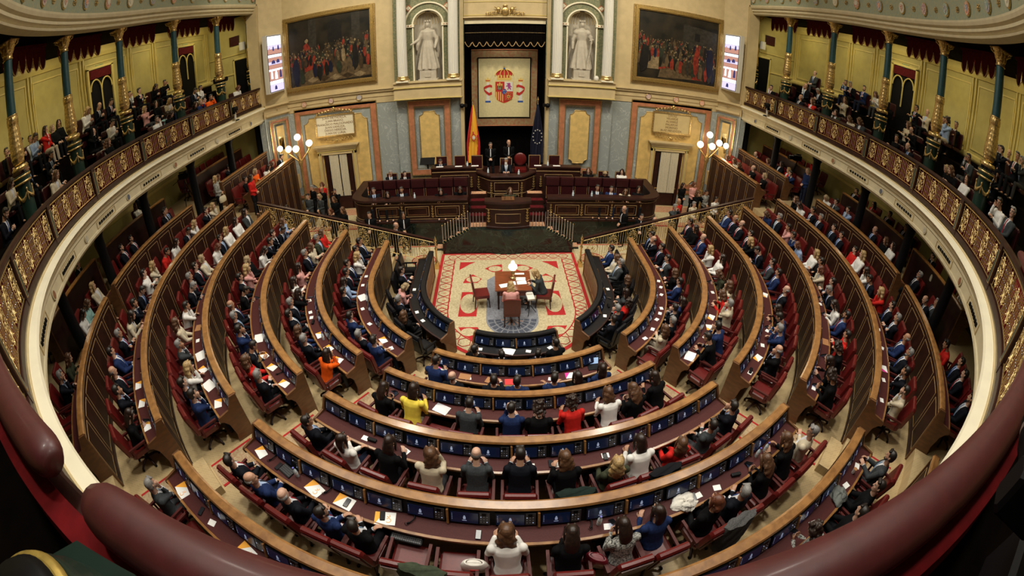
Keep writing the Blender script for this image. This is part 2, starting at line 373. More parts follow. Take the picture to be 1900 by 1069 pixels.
# ---------------------------------------------------------------- gallery columns, pillars below
def column_parts():
    ms=[]
    b=MB()  # pedestal
    b.box((0,0,.12),(.52,.52,.24),GREEN); b.box((0,0,.27),(.56,.56,.06),GOLD); b.lathe([(.22,.30),(.2,.36),(.2,.95),(.23,1.0),(.25,1.04),(.25,1.1)],GREEN,n=20)
    ms.append(('pedestal',b.mesh('pedestal')))
    b=MB()
    b.lathe([(.24,1.05),(.262,1.06),(.262,1.08),(.24,1.09)],GOLD,n=20); b.lathe([(.25,.97),(.27,.98),(.25,1.0)],GOLD,n=20)
    b.lathe([(.22,1.17),(.24,1.2),(.24,1.23),(.2,1.26)],GOLD,n=20)
    for k in range(4):
        a=PI/4+k*PI/2; pts=[]
        for i in range(9):
            f=i/8; aa=a+f*PI/2; pts.append((.215*cos(aa),.215*sin(aa),.84-.09*sin(PI*f)))
        b.tube(pts,[.018,.022,.028,.032,.034,.032,.028,.022,.018],GOLD,n=6)
        b.tube([(.22*cos(a),.22*sin(a),.88),(.225*cos(a),.225*sin(a),.72)],[.025,.012],GOLD,n=6); b.ball((.22*cos(a),.22*sin(a),.88),.03,GOLD,n=8,k=5)
    ms.append(('garland',b.mesh('garland')))
    b=MB()  # gilded bulging lower shaft with leaf relief
    prof=[(.13,1.28),(.155,1.34),(.185,1.45),(.195,1.6),(.185,1.8),(.17,2.0),(.158,2.2),(.15,2.38),(.165,2.42),(.165,2.62),(.15,2.66),(.165,2.7),(.15,2.73)]
    p2=[]
    for i in range(len(prof)-1):
        for f in range(4 if prof[i+1][1]<2.4 else 2):
            q=f/(4 if prof[i+1][1]<2.4 else 2); p2.append((prof[i][0]*(1-q)+prof[i+1][0]*q,prof[i][1]*(1-q)+prof[i+1][1]*q))
    p2.append(prof[-1])
    b.lathe(p2,GOLD,n=48,mod=lambda a,z:(.10*abs(sin(4*a))*(0.55+.45*cos(z*42+1.2*abs(sin(4*a)))) if z<2.38 else .035*cos(12*a+z*50)))
    ms.append(('gilded_shaft',b.mesh('gilded_shaft')))
    b=MB(); b.lathe([(.132,2.73),(.128,3.4),(.122,4.02)],BLUEC,n=40,mod=lambda a,z:-.05*abs(sin(10*a))); ms.append(('fluted_shaft',b.mesh('fluted_shaft')))
    b=MB()
    b.lathe([(.14,4.02),(.155,4.05),(.14,4.08),(.135,4.1),(.14,4.3),(.16,4.32),(.145,4.35)],GOLD,n=32,mod=lambda a,z:.03*cos(10*a+z*40))
    b.lathe([(.14,4.35),(.16,4.45),(.15,4.52),(.19,4.6),(.17,4.66),(.22,4.76),(.24,4.8)],GOLD,n=48,mod=lambda a,z:.18*abs(sin(4*a+(PI/8 if z>4.6 else 0))))
    for k in range(4):
        a=PI/4+k*PI/2
        pts=[]
        for i in range(13):
            f=i/12; r=.07*(1-.7*f); aa=-PI/2+f*3.2*PI/1.6; rr=.2+.05+r*cos(aa); pts.append((rr*cos(a),rr*sin(a),4.74+r*sin(aa)))
        b.tube(pts,.022,GOLD,n=6); b.tube([(.15*cos(a),.15*sin(a),4.5),(.2*cos(a),.2*sin(a),4.6),(.3*cos(a),.3*sin(a),4.68)],[.03,.03,.02],GOLD,n=6)
    b.box((0,0,4.82),(.5,.5,.05),GOLD)
    ms.append(('capital',b.mesh('capital')))
    def zm(z):
        T=[(-1,-1),(0,0),(1.1,1.72),(1.28,1.95),(2.42,2.88),(2.73,3.08),(4.02,4.35),(4.35,4.5),(4.85,4.78),(6,6)]
        for (a,b_),(c,d) in zip(T[:-1],T[1:]):
            if a<=z<=c: return b_+(d-b_)*(z-a)/(c-a)
        return z
    for n_,me in ms:
        for v in me.vertices: v.co.z=zm(v.co.z)
    return ms
CP=column_parts()
sidew={-1:'left',1:'right'}
ordn=['first','second','third','fourth','fifth','sixth']
def colstation(i): # i=0 nearest front wall
    y=(8.55,5.63,2.5,-.66,-3.6,-6.42)[i]
    return y
allp=[]
for s in (-1,1):
    for i in range(6):
        y=colstation(i)
        if y>0: x,yy=s*12.3,y
        else:
            yy=y; x=s*math.sqrt(12.3**2-y*y)
        e=empty('gallery_column',(x,yy,6.08),math.atan2(yy if yy<0 else 0,x),'blue fluted gallery column with gilded base, %s from the front on the %s side'%(ordn[i],sidew[s]),'column','columns of the upper gallery')
        for n,me in CP: link(n,me,e)
        allp.append((x,yy))
        # dark iron pillar holding the gallery
        b=MB(); b.lathe([(.24,0),(.24,.12),(.19,.2),(.18,2.25),(.25,2.4),(.28,2.55)],BLACK,n=18,mod=lambda a,z:-.12*abs(sin(4*a)))
        o=b.obj('support_pillar',loc=(x,yy,2.65)); tag(o,'black iron pillar under the gallery, %s from the front on the %s side'%(ordn[i],sidew[s]),'pillar','pillars under the gallery')
# gallery back wall with raised panels, dado and doors
b=MB()
sweep(b,15.2,-98.9,98.9,[(0,6.1),(0,11.1),(.2,11.1),(.2,6.1)],YWALL,step=.6)
sweep(b,15.2,-98.9,98.9,[(-.06,7.75),(-.08,7.8),(-.08,7.9),(-.03,7.95),(0,7.95),(0,7.7)],YWAL2,step=.6)
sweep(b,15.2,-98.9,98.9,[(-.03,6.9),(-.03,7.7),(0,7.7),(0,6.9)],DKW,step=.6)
sweep(b,15.2,-98.9,98.9,[(-.12,10.75),(-.06,10.6),(0,10.6),(0,11.1),(-.12,11.1)],YWAL2,step=.6)
def fr(b,t0,t1,z0,z1,m=YWAL2,w_=.05,pr=.03,R=15.2):
    for zz in (z0,z1): sweep(b,R,t0,t1,[(-pr,zz-w_/2),(-pr,zz+w_/2),(0,zz+w_/2),(0,zz-w_/2)],m,step=.5)
    for t in (t0,t1):
        p=P(R-pr/2,t,(z0+z1)/2); d=N(t); b.box((p.x,p.y,p.z),(pr,w_,z1-z0+w_),m,rz=math.atan2(d.y,d.x))
def arcp(y,R=15.2): return 90+y if y>=0 else 90-math.degrees(-y/R)
doorsG={-1:[1.2-.1],1:[-0.1]}
for s in (-1,1):
    ys=[8.7,5.9,4.3,2.6,-.3,-3.3,-5.8,-9]
    for a,c_ in zip(ys[:-1],ys[1:]):
        t0,t1=sorted((s*arcp(a-.22),s*arcp(c_+.22)))
        fr(b,t0,t1,8.1,10.35); 
    for a in ys:
        for off in (-.09,.09):
            p=P(15.16,s*arcp(a+off),9.25); d=N(s*arcp(a)); b.box((p.x,p.y,p.z),(.08,.05,2.7),YWAL2,rz=math.atan2(d.y,d.x))
wl=struct(b.obj('wall_gallery'))
# gallery ceiling
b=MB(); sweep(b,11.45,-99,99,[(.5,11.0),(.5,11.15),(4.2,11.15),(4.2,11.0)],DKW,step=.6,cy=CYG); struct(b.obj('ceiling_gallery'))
# end walls of gallery at the front (both levels)
for s in (-1,1):
    b=MB()
    b.box((s*13.6,9.05,8.6),(4.2,.3,5.2),YWALL); b.box((s*13.6,9.05,4.3),(4.2,.3,3.9),YWALL)
    b.box((s*13.6,8.88,8.0),(3.6,.04,.08),YWAL2); b.box((s*13.6,8.88,9.0),(3.6,.03,.04),YWAL2)
    struct(b.obj('wall_end_'+sidew[s]))
    d=MB(); d.box((0,0,1.05),(.85,.08,2.3),BLACK); 
    for xx,ww,zz,hh in ((-.47,.08,1.1,2.4),(.47,.08,1.1,2.4),(0,1.02,2.28,.08)): d.box((xx,-.02,zz),(ww,.1,hh),YWAL2)
    o=d.obj('door_%d'%(3 if s<0 else 4),loc=(s*13.0,8.86,6.45)); struct(o)
    d=MB(); d.box((0,0,0),(.62,.03,.5),MAHOG)
    for k in range(7): d.box((0,-.02,-.21+.07*k),(.58,.02,.02),REDC)
    tag(d.obj('vent_grille',loc=(s*13.4,8.87,9.75)),'dark red louvred grille high on the %s end wall of the gallery'%sidew[s],'grille')
    d=MB(); d.box((0,0,0),(.26,.2,.42),WHITE,rz=s*.3); d.box((0,.1,0),(.05,.15,.05),BLACK)
    tag(d.obj('loudspeaker',loc=(s*12.75,8.6,9.35)),'white loudspeaker beside the front column of the %s gallery'%sidew[s],'speaker')
# arched double doors with red drape in the gallery walls
def gdoor(s,y,n):
    t=s*arcp(y); p=P(15.1,t,0); d=N(t); e=bpy.data.objects.new('door_%d'%n,None); COL.objects.link(e); e.location=(p.x,p.y,7.4); e.rotation_euler=(0,0,math.atan2(d.y,d.x)-PI/2)
    struct(e)
    b=MB(); b.box((0,.02,1.35),(1.35,.06,2.7),BLACK); b.obj('door_opening',e)
    b=MB()
    for xx,ww,zz,hh in ((-.72,.1,1.35,2.8),(.72,.1,1.35,2.8),(0,1.54,2.75,.1)): b.box((xx,-.03,zz),(ww,.12,hh),YWAL2)
    b.obj('door_frame',e)
    b=MB(); b.box((0,-.04,2.5),(1.3,.03,.36),REDC)
    for sx in (-1,1):
        pts=[(sx*.32+.31*cos(a),-.06,1.85+.42*sin(a)) for a in [PI*i/10 for i in range(11)]]
        b.tube(pts,.035,YWAL2,n=6)
        b.tube([(sx*.01,-.06,1.0),(sx*.01,-.06,1.85)],.03,YWAL2,n=6)
    b.obj('double_arch',e)
    g=MB(); g.box((0,0,0),(.42,.04,.16),M('sign_green',(0.01,0.12,0.06),.5,emit=(0.01,.15,.06),es=.3)); q=P(15.08,t,10.15)
    o=g.obj('exit_sign',loc=(q.x,q.y,q.z)); o.rotation_euler=(0,0,math.atan2(d.y,d.x)-PI/2)
    tag(o,'green SALIDA exit sign above the arched door, %s gallery%s'%(sidew[s],'' if n!=7 else ' nearer the front'),'sign')
    text('SALIDA',o,(0,-.025,-.045),.11,WHITE,(PI/2,0,0))
def text(s_,parent,loc,size,m,rot=(0,0,0),ext=.004,name='lettering'):
    c=bpy.data.curves.new('t','FONT'); c.body=s_; c.size=size; c.extrude=ext; c.align_x='CENTER'; c.resolution_u=3
    o=bpy.data.objects.new('t',c); COL.objects.link(o); dg=bpy.context.evaluated_depsgraph_get(); me=bpy.data.meshes.new_from_object(o.evaluated_get(dg))
    bpy.data.objects.remove(o); bpy.data.curves.remove(c); me.materials.clear(); me.materials.append(m)
    k=bpy.data.objects.new(name,me); COL.objects.link(k); k.parent=parent; k.location=loc; k.rotation_euler=rot; return k
gdoor(-1,.65,5); gdoor(1,.65,6); gdoor(-1,6.7,7)
# red scalloped valance with gold fringe between the columns
VM=MB(); nsc=6; W=2.3
for j in range(nsc):
    x0=-W/2+j*W/nsc; pts=[]; 
    prof=[(0,.58),(0,.2),(.03,.06),(.10,.0),(.5,-.03)]
    full=[(x0+W/nsc*f,z) for f,z in ((.0,.62),(.04,.22),(.16,.06),(.34,-.04),(.5,-.07),(.66,-.04),(.84,.06),(.96,.22),(1.0,.62))]
    VM.poly([(x,0.02*sin(x*9),z) for x,z in full],REDC,h=(0,.03,0))
    VM.tube([(x,-.01,z-.01) for x,z in full[1:-1]],.014,GOLD,n=5)
    if j>0: VM.tube([(x0,-.02,.3),(x0,-.02,.02)],[.012,.03],GOLD,n=6)
VM.box((0,.01,.68),(W+.1,.1,.14),REDC)
VME=VM.mesh('valance')
for s in (-1,1):
    for i in range(6):
        y0=colstation(i); y1=colstation(i+1) if i<5 else -8.8
        ym=(y0+y1)/2
        if ym>0: x,yy,rz=s*12.95,ym,s*PI/2
        else:
            a=math.asin(max(-1,ym/12.95)); x,yy=s*12.95*cos(a),ym; rz=math.atan2(yy,x)-PI/2+PI*0
        o=link('valance',VME,None,(x,yy,10.32),(0,0,math.atan2(yy if yy<0 else 0,x)-PI/2))
        tag(o,'dark red scalloped valance with gold fringe behind the %s bay from the front, %s gallery'%(ordn[i],sidew[s]),'curtain','gallery valances')
# main cornice and frieze above the columns and along the front wall
b=MB()
cp=[(0.25,10.82),(-.02,10.84),(-.04,10.88),(.02,10.93),(-.10,10.98),(-.10,11.06),(-.03,11.08),(-.16,11.12),(-.2,11.2),(-.2,11.26),(.0,11.28),(.25,11.28)]
sweep(b,11.75,-99,99,cp,CREAM,step=.3,cy=CYG)
sweep(b,11.75,-99,99,[(-.02,11.26),(-.1,12.0),(.25,12.0),(.25,11.26)],FRIEZ,step=.3,cy=CYG)
sweep(b,11.75,-99,99,[(-.1,11.98),(-.22,12.0),(-.25,12.06),(-.34,12.08),(-.4,12.2),(-.5,12.26),(-.5,12.36),(.25,12.4),(.25,11.98)],CREAM,step=.3,cy=CYG)
corn=struct(b.obj('trim_3'))
b=MB()
for s in (-1,1):
    al=8.6
    while al>-17:
        t=arcpos(al,11.5)*s; p=P(11.36,t,12.12,CYG); d=N(t); b.box(tuple(p),(.08,.035,.09),GOLD,rz=math.atan2(d.y,d.x)); al-=.09
b.obj('dentil_band',corn)
mcol=[(.5,.08,.05),(.08,.18,.4),(.6,.6,.55),(.35,.1,.2),(.1,.3,.3),(.7,.15,.08),(.15,.15,.3),(.75,.7,.55)]
MM=[M('medallion_%d'%i,c,.5,noise_amt=.5,scale=30,col2=(.7,.65,.5)) for i,c in enumerate(mcol)]
mk=0
for s in (-1,1):
    al=8.0; i=0
    while al>-14:
        t=arcpos(al,11.6)*s; p=P(11.67,t,11.62,CYG); d=N(t); u=Vector((-d.y,d.x,0)); up=(Vector((0,0,1))-d*.12).normalized(); b=MB()
        if i%2==0:
            for (r,th,m) in ((.21,.04,GOLD),(.185,.055,MM[mk%8])):
                b.poly([tuple(p+u*r*.72*cos(2*PI*k/20)+up*r*sin(2*PI*k/20)) for k in range(20)],m,h=-d*th)
            q=p-d*.06; b.poly([tuple(q+u*x*.1+up*y*.12) for x,y in ((-.7,.8),(.7,.8),(.7,-.2),(0,-.9),(-.7,-.2))],MM[(mk*3+2)%8],h=-d*.01)
            mk+=1; b.obj('medallion',corn)
        else:
            for k in range(8): 
                q=p+u*.075*cos(k*PI/4)+up*.075*sin(k*PI/4)-d*.0; b.ball(tuple(q),.024,GOLD,n=6,k=4)
            b.ball(tuple(p-d*.01),.035,GOLD,n=8,k=5); b.obj('rosette',corn)
        al-=.62; i+=1
# laylight frame and upper cove (out of frame, closes the room)
b=MB(); b.box((0,0,16.2),(31,30,.2),CREAM); struct(b.obj('ceiling'))
b=MB(); sweep(b,11.9,-99.2,99.2,[(0,12.3),(.3,16.2),(.6,16.2),(.6,12.3)],CREAM,step=1.0,cy=CYG); b.box((0,9.4,14.3),(26,.3,4),CREAM); struct(b.obj('wall_upper'))
# rear closing wall of gallery is the same sweep; padded rear rail in front of the camera
def pad(t0,t1,label):
    b=MB(); n=14; rings=[]
    prof=[(cos(2*PI*k/n)*.105,sin(2*PI*k/n)*.075) for k in range(n)]
    sts=stations(t0,t1,11.5,.06); L=len(sts)
    for i,t in enumerate(sts):
        e=min(i,L-1-i); sc={0:.62,1:.88,2:.97}.get(e,1.0)
        if abs(t-4.4)<.18: sc*=.965
        rings.append([tuple(P(11.40+dr*sc,t,7.16+dz*sc)) for dr,dz in prof])
    b.loft([[tuple(Vector(p)*.25+sum((Vector(q) for q in rings[0]),Vector())/n*.75) for p in rings[0]]]+rings+[[tuple(Vector(p)*.25+sum((Vector(q) for q in rings[-1]),Vector())/n*.75) for p in rings[-1]]],PADM,smooth=True); o=b.obj('padded_rail'); tag(o,label,'rail')
PADM=M('padded_leather',(0.085,0.014,0.014),0.46,noise_amt=.2,scale=14,coat=.08,bump=.05)
pad(-8.9,34,'long dark red padded leather elbow rail of the rear gallery, nearest the camera')
pad(-34,-10.6,'shorter dark red padded leather elbow rail beyond the gap on the left')
b=MB(); 
for t0,t1 in ((-34,34),):
    sweep(b,11.45,t0,t1,[(.02,6.95),(.02,7.06),(.14,7.06),(.2,6.75),(.24,6.1),(.08,6.1)],REDV,step=.2)
tag(b.obj('velvet_parapet'),'red velvet covered parapet directly below the padded rear rail','parapet')
# ================================================================ FRONT WALL
def rectframe(b,x0,x1,z0,z1,y,w_,m,d=.04):
    b.box(((x0+x1)/2,y-d/2,z0+w_/2),(x1-x0,d,w_),m); b.box(((x0+x1)/2,y-d/2,z1-w_/2),(x1-x0,d,w_),m)
    b.box((x0+w_/2,y-d/2,(z0+z1)/2),(w_,d,z1-z0-2*w_),m); b.box((x1-w_/2,y-d/2,(z0+z1)/2),(w_,d,z1-z0-2*w_),m)
for s in (-1,1):
    b=MB()
    # upper wall behind paintings, lower marble wall
    b.box((s*7.85,YB+.15,9.0),(5.9,.3,6.3),PLAS); b.box((s*7.85,YB+.15,2.9),(5.9,.3,5.9),GREYM)
    b.box((s*3.45,YB+.12,2.8),(3.1,.6,5.6),GREYM)
    # ledge / entablature between marble and upper wall
    for z,h,pr in ((5.45,.3,.03),(5.72,.22,.06),(5.9,.1,.14),(5.98,.05,.2)): b.box((s*7.85,YB-pr/2,z),(5.6,pr,h),PLAS)
    b.box((s*7.85,YB-.02,5.6),(5.6,.05,.03),INLAY)
    # podium block
    b.box((s*3.45,8.75,5.78),(3.05,.55,.8),PLAS); b.box((s*3.45,8.72,6.2),(3.12,.62,.06),PLAS); b.box((s*3.45,8.71,5.95),(3.09,.6,.03),YWAL2); b.box((s*3.45,8.71,5.42),(3.09,.6,.03),YWAL2)
    struct(b.obj('wall_front_'+sidew[s]))
    # marble panelling of the podium wall
    b=MB(); y=8.8; cx=s*3.45
    rectframe(b,cx-1.0,cx+1.0,1.6,5.3,y,.05,GOLD,.03); rectframe(b,cx-.95,cx+.95,1.65,5.25,y,.24,ORNM,.025); rectframe(b,cx-.7,cx+.7,1.95,4.98,y,.025,GOLD,.03)
    def notch(x0,x1,z0,z1,r):
        pts=[]
        for (cx_,cz_,sx,sz,a0) in ((x0,z0,1,1,0),(x1,z0,-1,1,0),(x1,z1,-1,-1,0),(x0,z1,1,-1,0)):
            arc=[(cx_+sx*r*cos(a),cz_+sz*r*sin(a)) for a in [PI/2*i/5 for i in range(6)]]
            if (sx,sz) in ((1,1),(-1,-1)): arc=arc[::-1]
            pts+=arc
        return pts
    pts=notch(cx-.46,cx+.46,2.15,4.75,.2)
    b.poly([(x,y-.02,z) for x,z in pts],YELM,h=(0,.02,0)); b.tube([(x,y-.025,z) for x,z in pts+pts[:1]],.018,GOLD,n=5)
    b.box((cx,y-.02,1.45),(3.0,.04,.1),GOLD); b.box((cx,y-.02,1.3),(3.0,.03,.16),ORNM)
    struct(b.obj('trim_%d'%(4 if s<0 else 5)))
    # panelling around the door
    b=MB(); y=YB; cx=s*8.2
    x0,x1=sorted((s*5.98,s*10.35))
    rectframe(b,x0,x1,.9,5.45,y,.05,GOLD,.035); rectframe(b,x0+.05,x1-.05,.95,5.4,y,.26,ORNM,.03); rectframe(b,x0+.31,x1-.31,1.15,5.12,y,.03,GOLD,.035)
    pts=notch(x0+.52,x1-.52,1.15,4.88,.28); b.poly([(x,y-.025,z) for x,z in pts],YELM,h=(0,.02,0)); b.tube([(x,y-.03,z) for x,z in pts+pts[:1]],.018,GOLD,n=5)
    b.box((cx,y-.02,.78),(5.0,.05,.14),ORNM); b.box((cx,y-.02,.66),(5.0,.06,.06),GOLD); b.box((cx,y-.02,.3),(5.0,.08,.6),GREYM)
    for i in range(3):
        xx=s*(9.7-1.45*i); b.poly([(xx+.13*cos(2*PI*k/16),y-.07,5.66+.13*sin(2*PI*k/16)) for k in range(16)],(MM[(i*3+(0 if s<0 else 5))%8]),h=(0,.03,0)); b.tube([(xx+.14*cos(2*PI*k/16),y-.08,5.66+.14*sin(2*PI*k/16)) for k in range(17)],.015,GOLD,n=5)
    struct(b.obj('trim_%d'%(6 if s<0 else 7)))
    # door with curtains
    e=bpy.data.objects.new('door_%d'%(1 if s<0 else 2),None); COL.objects.link(e); e.location=(s*8.2,YB-.03,0); struct(e)
    b=MB(); b.box((0,-.01,1.5),(1.5,.04,3.0),BLACK); b.box((-.62,-.04,1.5),(.22,.05,3.0),MAHOG); b.box((.62,-.04,1.5),(.22,.05,3.0),MAHOG); b.box((0,-.04,.35),(1.1,.05,.7),MAHOG); b.box((0,-.06,.95),(1.2,.04,.05),GOLD); b.obj('door_leaf',e)
    b=MB()
    for xx in (-.92,.92): b.box((xx,-.06,1.55),(.2,.16,3.1),PLAS); b.box((xx,-.15,1.55),(.05,.04,3.1),YWAL2); b.box((xx*.9,-.15,1.55),(.04,.04,3.05),INLAY)
    b.box((0,-.06,3.05),(2.04,.16,.22),PLAS); b.box((0,-.15,3.1),(2.04,.04,.05),YWAL2); b.obj('door_frame',e)
    b=MB()
    for z,h,pr,ww in ((3.24,.12,.2,2.1),(3.34,.08,.28,2.25),(3.42,.06,.34,2.4)): b.box((0,-pr/2,z),(ww,pr,h),PLAS)
    b.obj('door_hood',e)
    for xx,ww in ((-.2,.52),(.3,.42)):
        b=MB(); rings=[]
        L=28
        for zz in (.72,1.6,2.9):
            rings.append([(xx-ww/2+ww*i/L,-.10+.025*cos(i*1.9),zz) for i in range(L+1)])
        b.loft(rings,M('lace_curtain',(0.62,0.56,0.42),.9,noise_amt=.15,scale=20),close=False); o=b.obj('curtain',e)
    # marble plaque
    e=empty('name_plaque',(s*8.15,YB-.06,4.42),0,'white marble plaque with six lines of names, gilded frame, over the left door' if s<0 else 'tan plaque with six lines of names, gilded frame, over the right door','plaque')
    b=MB(); b.box((0,0,0),(1.98,.06,1.02),PALE if s<0 else M('tan_plaque',(0.6,0.47,0.22),.5,noise_amt=.1,scale=3)); b.obj('slab',e)
    b=MB(); rectframe(b,-1.05,1.05,-.56,.56,-.02,.07,GOLD,.06)
    for sg in (-1,1):
        for k in range(5):
            x=sg*(.12+k*.17); z=.62+.16*(1-k/5); 
            for q,zz in ((1,z),(-1,-z)):
                pts=[(x+.07*(1-.7*f)*cos(q*(f*9)),-.06,zz+.07*(1-.7*f)*sin(q*f*9)) for f in [i/10 for i in range(11)]]; b.tube(pts,.02,GOLD,n=5)
        b.ball((sg*.9,-.06,.62),.06,GOLD,n=8,k=5)
    b.ball((0,-.06,.82),.09,GOLD,n=8,k=5,sc=(1,.5,1.2)); b.ball((0,-.06,-.78),.07,GOLD,n=8,k=5,sc=(1.3,.5,1)); b.obj('gilded_frame',e)
    tx=['JUAN DE PADILLA.','JUAN BRAVO.','FRANCISCO MALDONADO.','JUAN LANUZA.','DIEGO HEREDIA.','JUAN DE LUNA.'] if s<0 else ['DAOIZ','VELARDE','ALVAREZ','PALAFOX','MORENO','RUIZ MENDOZA']
    lm=M('bronze_letters',(0.22,0.12,0.04),.5)
    for i,l in enumerate(tx): text(l,e,(0,-.035,.33-i*.155),.155,lm,(PI/2,0,0))
    # painting: generic dark stand-in with a crowd-like mottling
    e=empty('framed_painting',(s*8.2,YB-.02,8.28),0,('large dark gilt framed painting with a red robed figure, left wall' if s<0 else 'large dark gilt framed painting with pale kneeling figure, right wall'),'painting')
    W2,H2=4.25,3.5
    fm=MB(); 
    for o_,w_,m_,d_ in ((0,.06,GOLD,.12),(.06,.14,M('old_gilding',(0.5,0.33,0.1),.4,metal=.7,noise_amt=.5,scale=30,bump=.6),.17),(.2,.05,GOLD,.1)):
        rectframe(fm,-W2/2-.22+o_,W2/2+.22-o_,-H2/2-.18+o_,H2/2+.18-o_,-.0,w_,m_,d_)
    fm.obj('frame',e)
    cm=M('canvas_%s'%sidew[s],(0.004,0.004,0.003),.4,scale=1.3,col2=(0.03,0.022,0.012),detail=8)
    b=MB(); b.box((0,-.02,0),(W2,.03,H2),cm)
    rr=random.Random(5 if s<0 else 9)
    pm=[M('pigment_%d'%i,c,.4,noise_amt=.5,scale=8) for i,c in enumerate([(0.25,0.03,0.015),(0.12,0.08,0.04),(0.025,0.035,0.02),(0.008,0.01,0.03),(0.26,0.19,0.1),(0.05,0.03,0.014),(0.01,0.009,0.008),(0.035,0.03,0.022)])]
    def blob(x,z,rx,rz_,m,dy):
        b.poly([(x+rx*cos(2*PI*k/9)*rr.uniform(.75,1.15),-.036-dy,z+rz_*sin(2*PI*k/9)*rr.uniform(.8,1.15)) for k in range(9)],m)
    # architecture, floor, figures
    def pq(pts,m,dy): b.poly([(x,-.036-dy,z) for x,z in pts],m)
    if s<0:
        pq([(-1.0,1.7),(-.6,1.7),(-.6,-.2),(-1.0,-.2)],pm[7],.001); pq([(1.2,1.7),(1.6,1.7),(1.6,.3),(1.2,.3)],pm[7],.001); pq([(.0,1.3),(.35,1.5),(.7,1.3),(.7,.3),(0,.3)],pm[6],.002)
        pq([(-2.0,-1.7),(2.1,-1.55),(2.1,-1.1),(.6,-.7),(-1.1,-.9)],pm[1],.003)
        for k in range(6): pq([(-1.5+k*.6,-1.6),(-1.2+k*.6,-1.45),(-1.5+k*.6,-1.3),(-1.8+k*.6,-1.45)],pm[4 if k%2 else 5],.004)
        pq([(-1.3,.35),(-1.1,.5),(-.95,.2),(-.8,-.9),(-1.3,-1.0)],pm[0],.007); blob(-1.12,.55,.09,.12,pm[4],.008)
    else:
        pq([(.2,1.3),(2.1,1.1),(2.1,.1),(.2,.1)],pm[7],.001); pq([(.8,.9),(1.1,.9),(1.1,.5),(.8,.5)],pm[6],.002)
        pq([(-1.0,-1.6),(1.4,-1.5),(1.0,-.8),(-.8,-.7)],pm[1],.003)
        for k in range(4): pq([(-1.0+k*.45,-1.2+.1*k),(-.6+k*.45,-1.1+.1*k),(-.6+k*.45,-1.0+.1*k),(-1.0+k*.45,-1.1+.1*k)],pm[0],.004)
        pq([(-1.4,-.2),(-1.15,-.1),(-1.0,-.5),(-1.0,-1.2),(-1.6,-1.2)],pm[4],.007); pq([(.9,.3),(1.15,.3),(1.3,-1.5),(.8,-1.5)],pm[0],.006)
    rows=[]
    for k in range(230):
        x=rr.uniform(-2.05,2.05); z=rr.uniform(-.75,.35)
        if s<0: z+=.12*(x-.3)
        else: z-=.1*(x-.3)
        if -1.45<x<-.75: z=z*.4+.05
        rows.append((z,x))
    rows.sort(reverse=True)
    for k,(z,x) in enumerate(rows):
        f=1.0+.9*max(0,-z)
        m_=rr.choice([pm[0],pm[1],pm[2],pm[3],pm[5],pm[5],pm[6],pm[6],pm[7],pm[7]])
        blob(x,z-.19*f,.075*f,.22*f,m_,.005+k*.0001); blob(x,z+.05*f,.024*f,.034*f,pm[1] if k%3 else pm[4],.00506+k*.0001)
    for (x,z,ww,hh,m_) in (((-1.75,-.95,.22,.75,pm[3]),(1.35,-.55,.16,.75,pm[6]),(.75,-.4,.1,.35,pm[4])) if s<0 else ((-1.75,-.7,.25,.8,pm[6]),(1.7,-.6,.2,.8,pm[3]),(.95,-.55,.15,.75,pm[0]))):
        blob(x,z,ww,hh,m_,.032); blob(x,z+hh+.06,.05,.07,pm[4],.033)
    b.obj('canvas',e,fix=False)
    # screen on the corner pier
    b=MB(); 
    p0=Vector((s*10.62,9.1,0)); p1=Vector((s*11.55,8.2,0)); d=(p1-p0); L=d.length; mid=(p0+p1)/2; a=math.atan2(d.y,d.x)
    # pier
    for z0,z1,m_ in ((0,5.35,GREYM),(5.35,12,PLAS)):
        b.box((mid.x+s*.25,mid.y+.25,(z0+z1)/2),(L+.1,.7,z1-z0),m_,rz=a)
    b.box((s*11.85,8.55,8.6),(.6,.9,5.4),PLAS); b.box((s*11.6,8.2,8.6),(.16,.16,5.2),PLAS)
    b.box((s*11.7,8.55,2.6),(.5,.7,5.2),GREYM)
    struct(b.obj('wall_pier_'+sidew[s]))
    nrm=Vector((s*-1,-1,0)).normalized()
    def onp(u,z,off): q=mid+d.normalized()*u+nrm*off; return (q.x+s*.0,q.y,z)
    b=MB(); off=.125
    def ring(w0,w1,z0,z1,t,m_,pr):
        for (u,zz,ww,hh) in (((w0+w1)/2,z0,w1-w0,t),((w0+w1)/2,z1,w1-w0,t),(w0,(z0+z1)/2,t,z1-z0),(w1,(z0+z1)/2,t,z1-z0)):
            b.box(onp(u,zz,off+pr/2),(ww,pr,hh),m_,rz=a)
    ring(-.42,.42,2.2,5.1,.1,ORNM,.03); ring(-.5,.5,2.1,5.2,.04,GOLD,.04); ring(-.33,.33,2.3,5.0,.03,GOLD,.04)
    b.box(onp(0,3.9,off+.02),(.4,.03,1.9),YELM,rz=a); b.box(onp(0,3.95,off+.035),(.24,.02,.7),M('mirror',(.25,.2,.1),.08,metal=1),rz=a); b.box(onp(0,5.5,off),(L,.06,.12),PLAS,rz=a); b.box(onp(0,5.95,off),(L,.16,.1),PLAS,rz=a)
    b.tube([onp(.06*cos(t_*.6),5.72+.1*sin(t_*.6),off+.03) for t_ in range(11)],.012,GOLD,n=5)
    struct(b.obj('trim_%d'%(8 if s<0 else 9)))
    e=empty('video_screen',onp(0,8.05,off+.32),a+(PI if s<0 else 0) ,'bright tall video wall screen on the %s corner pier, showing the chamber'%sidew[s],'screen')
    e.rotation_euler=(0,0,math.atan2(nrm.y,nrm.x)+PI/2-s*.55)
    b=MB(); b.box((0,.12,0),(1.16,.26,2.92),WHITE); b.obj('case',e)
    b=MB(); b.box((0,-.02,0),(1.06,.02,2.82),BLACK)
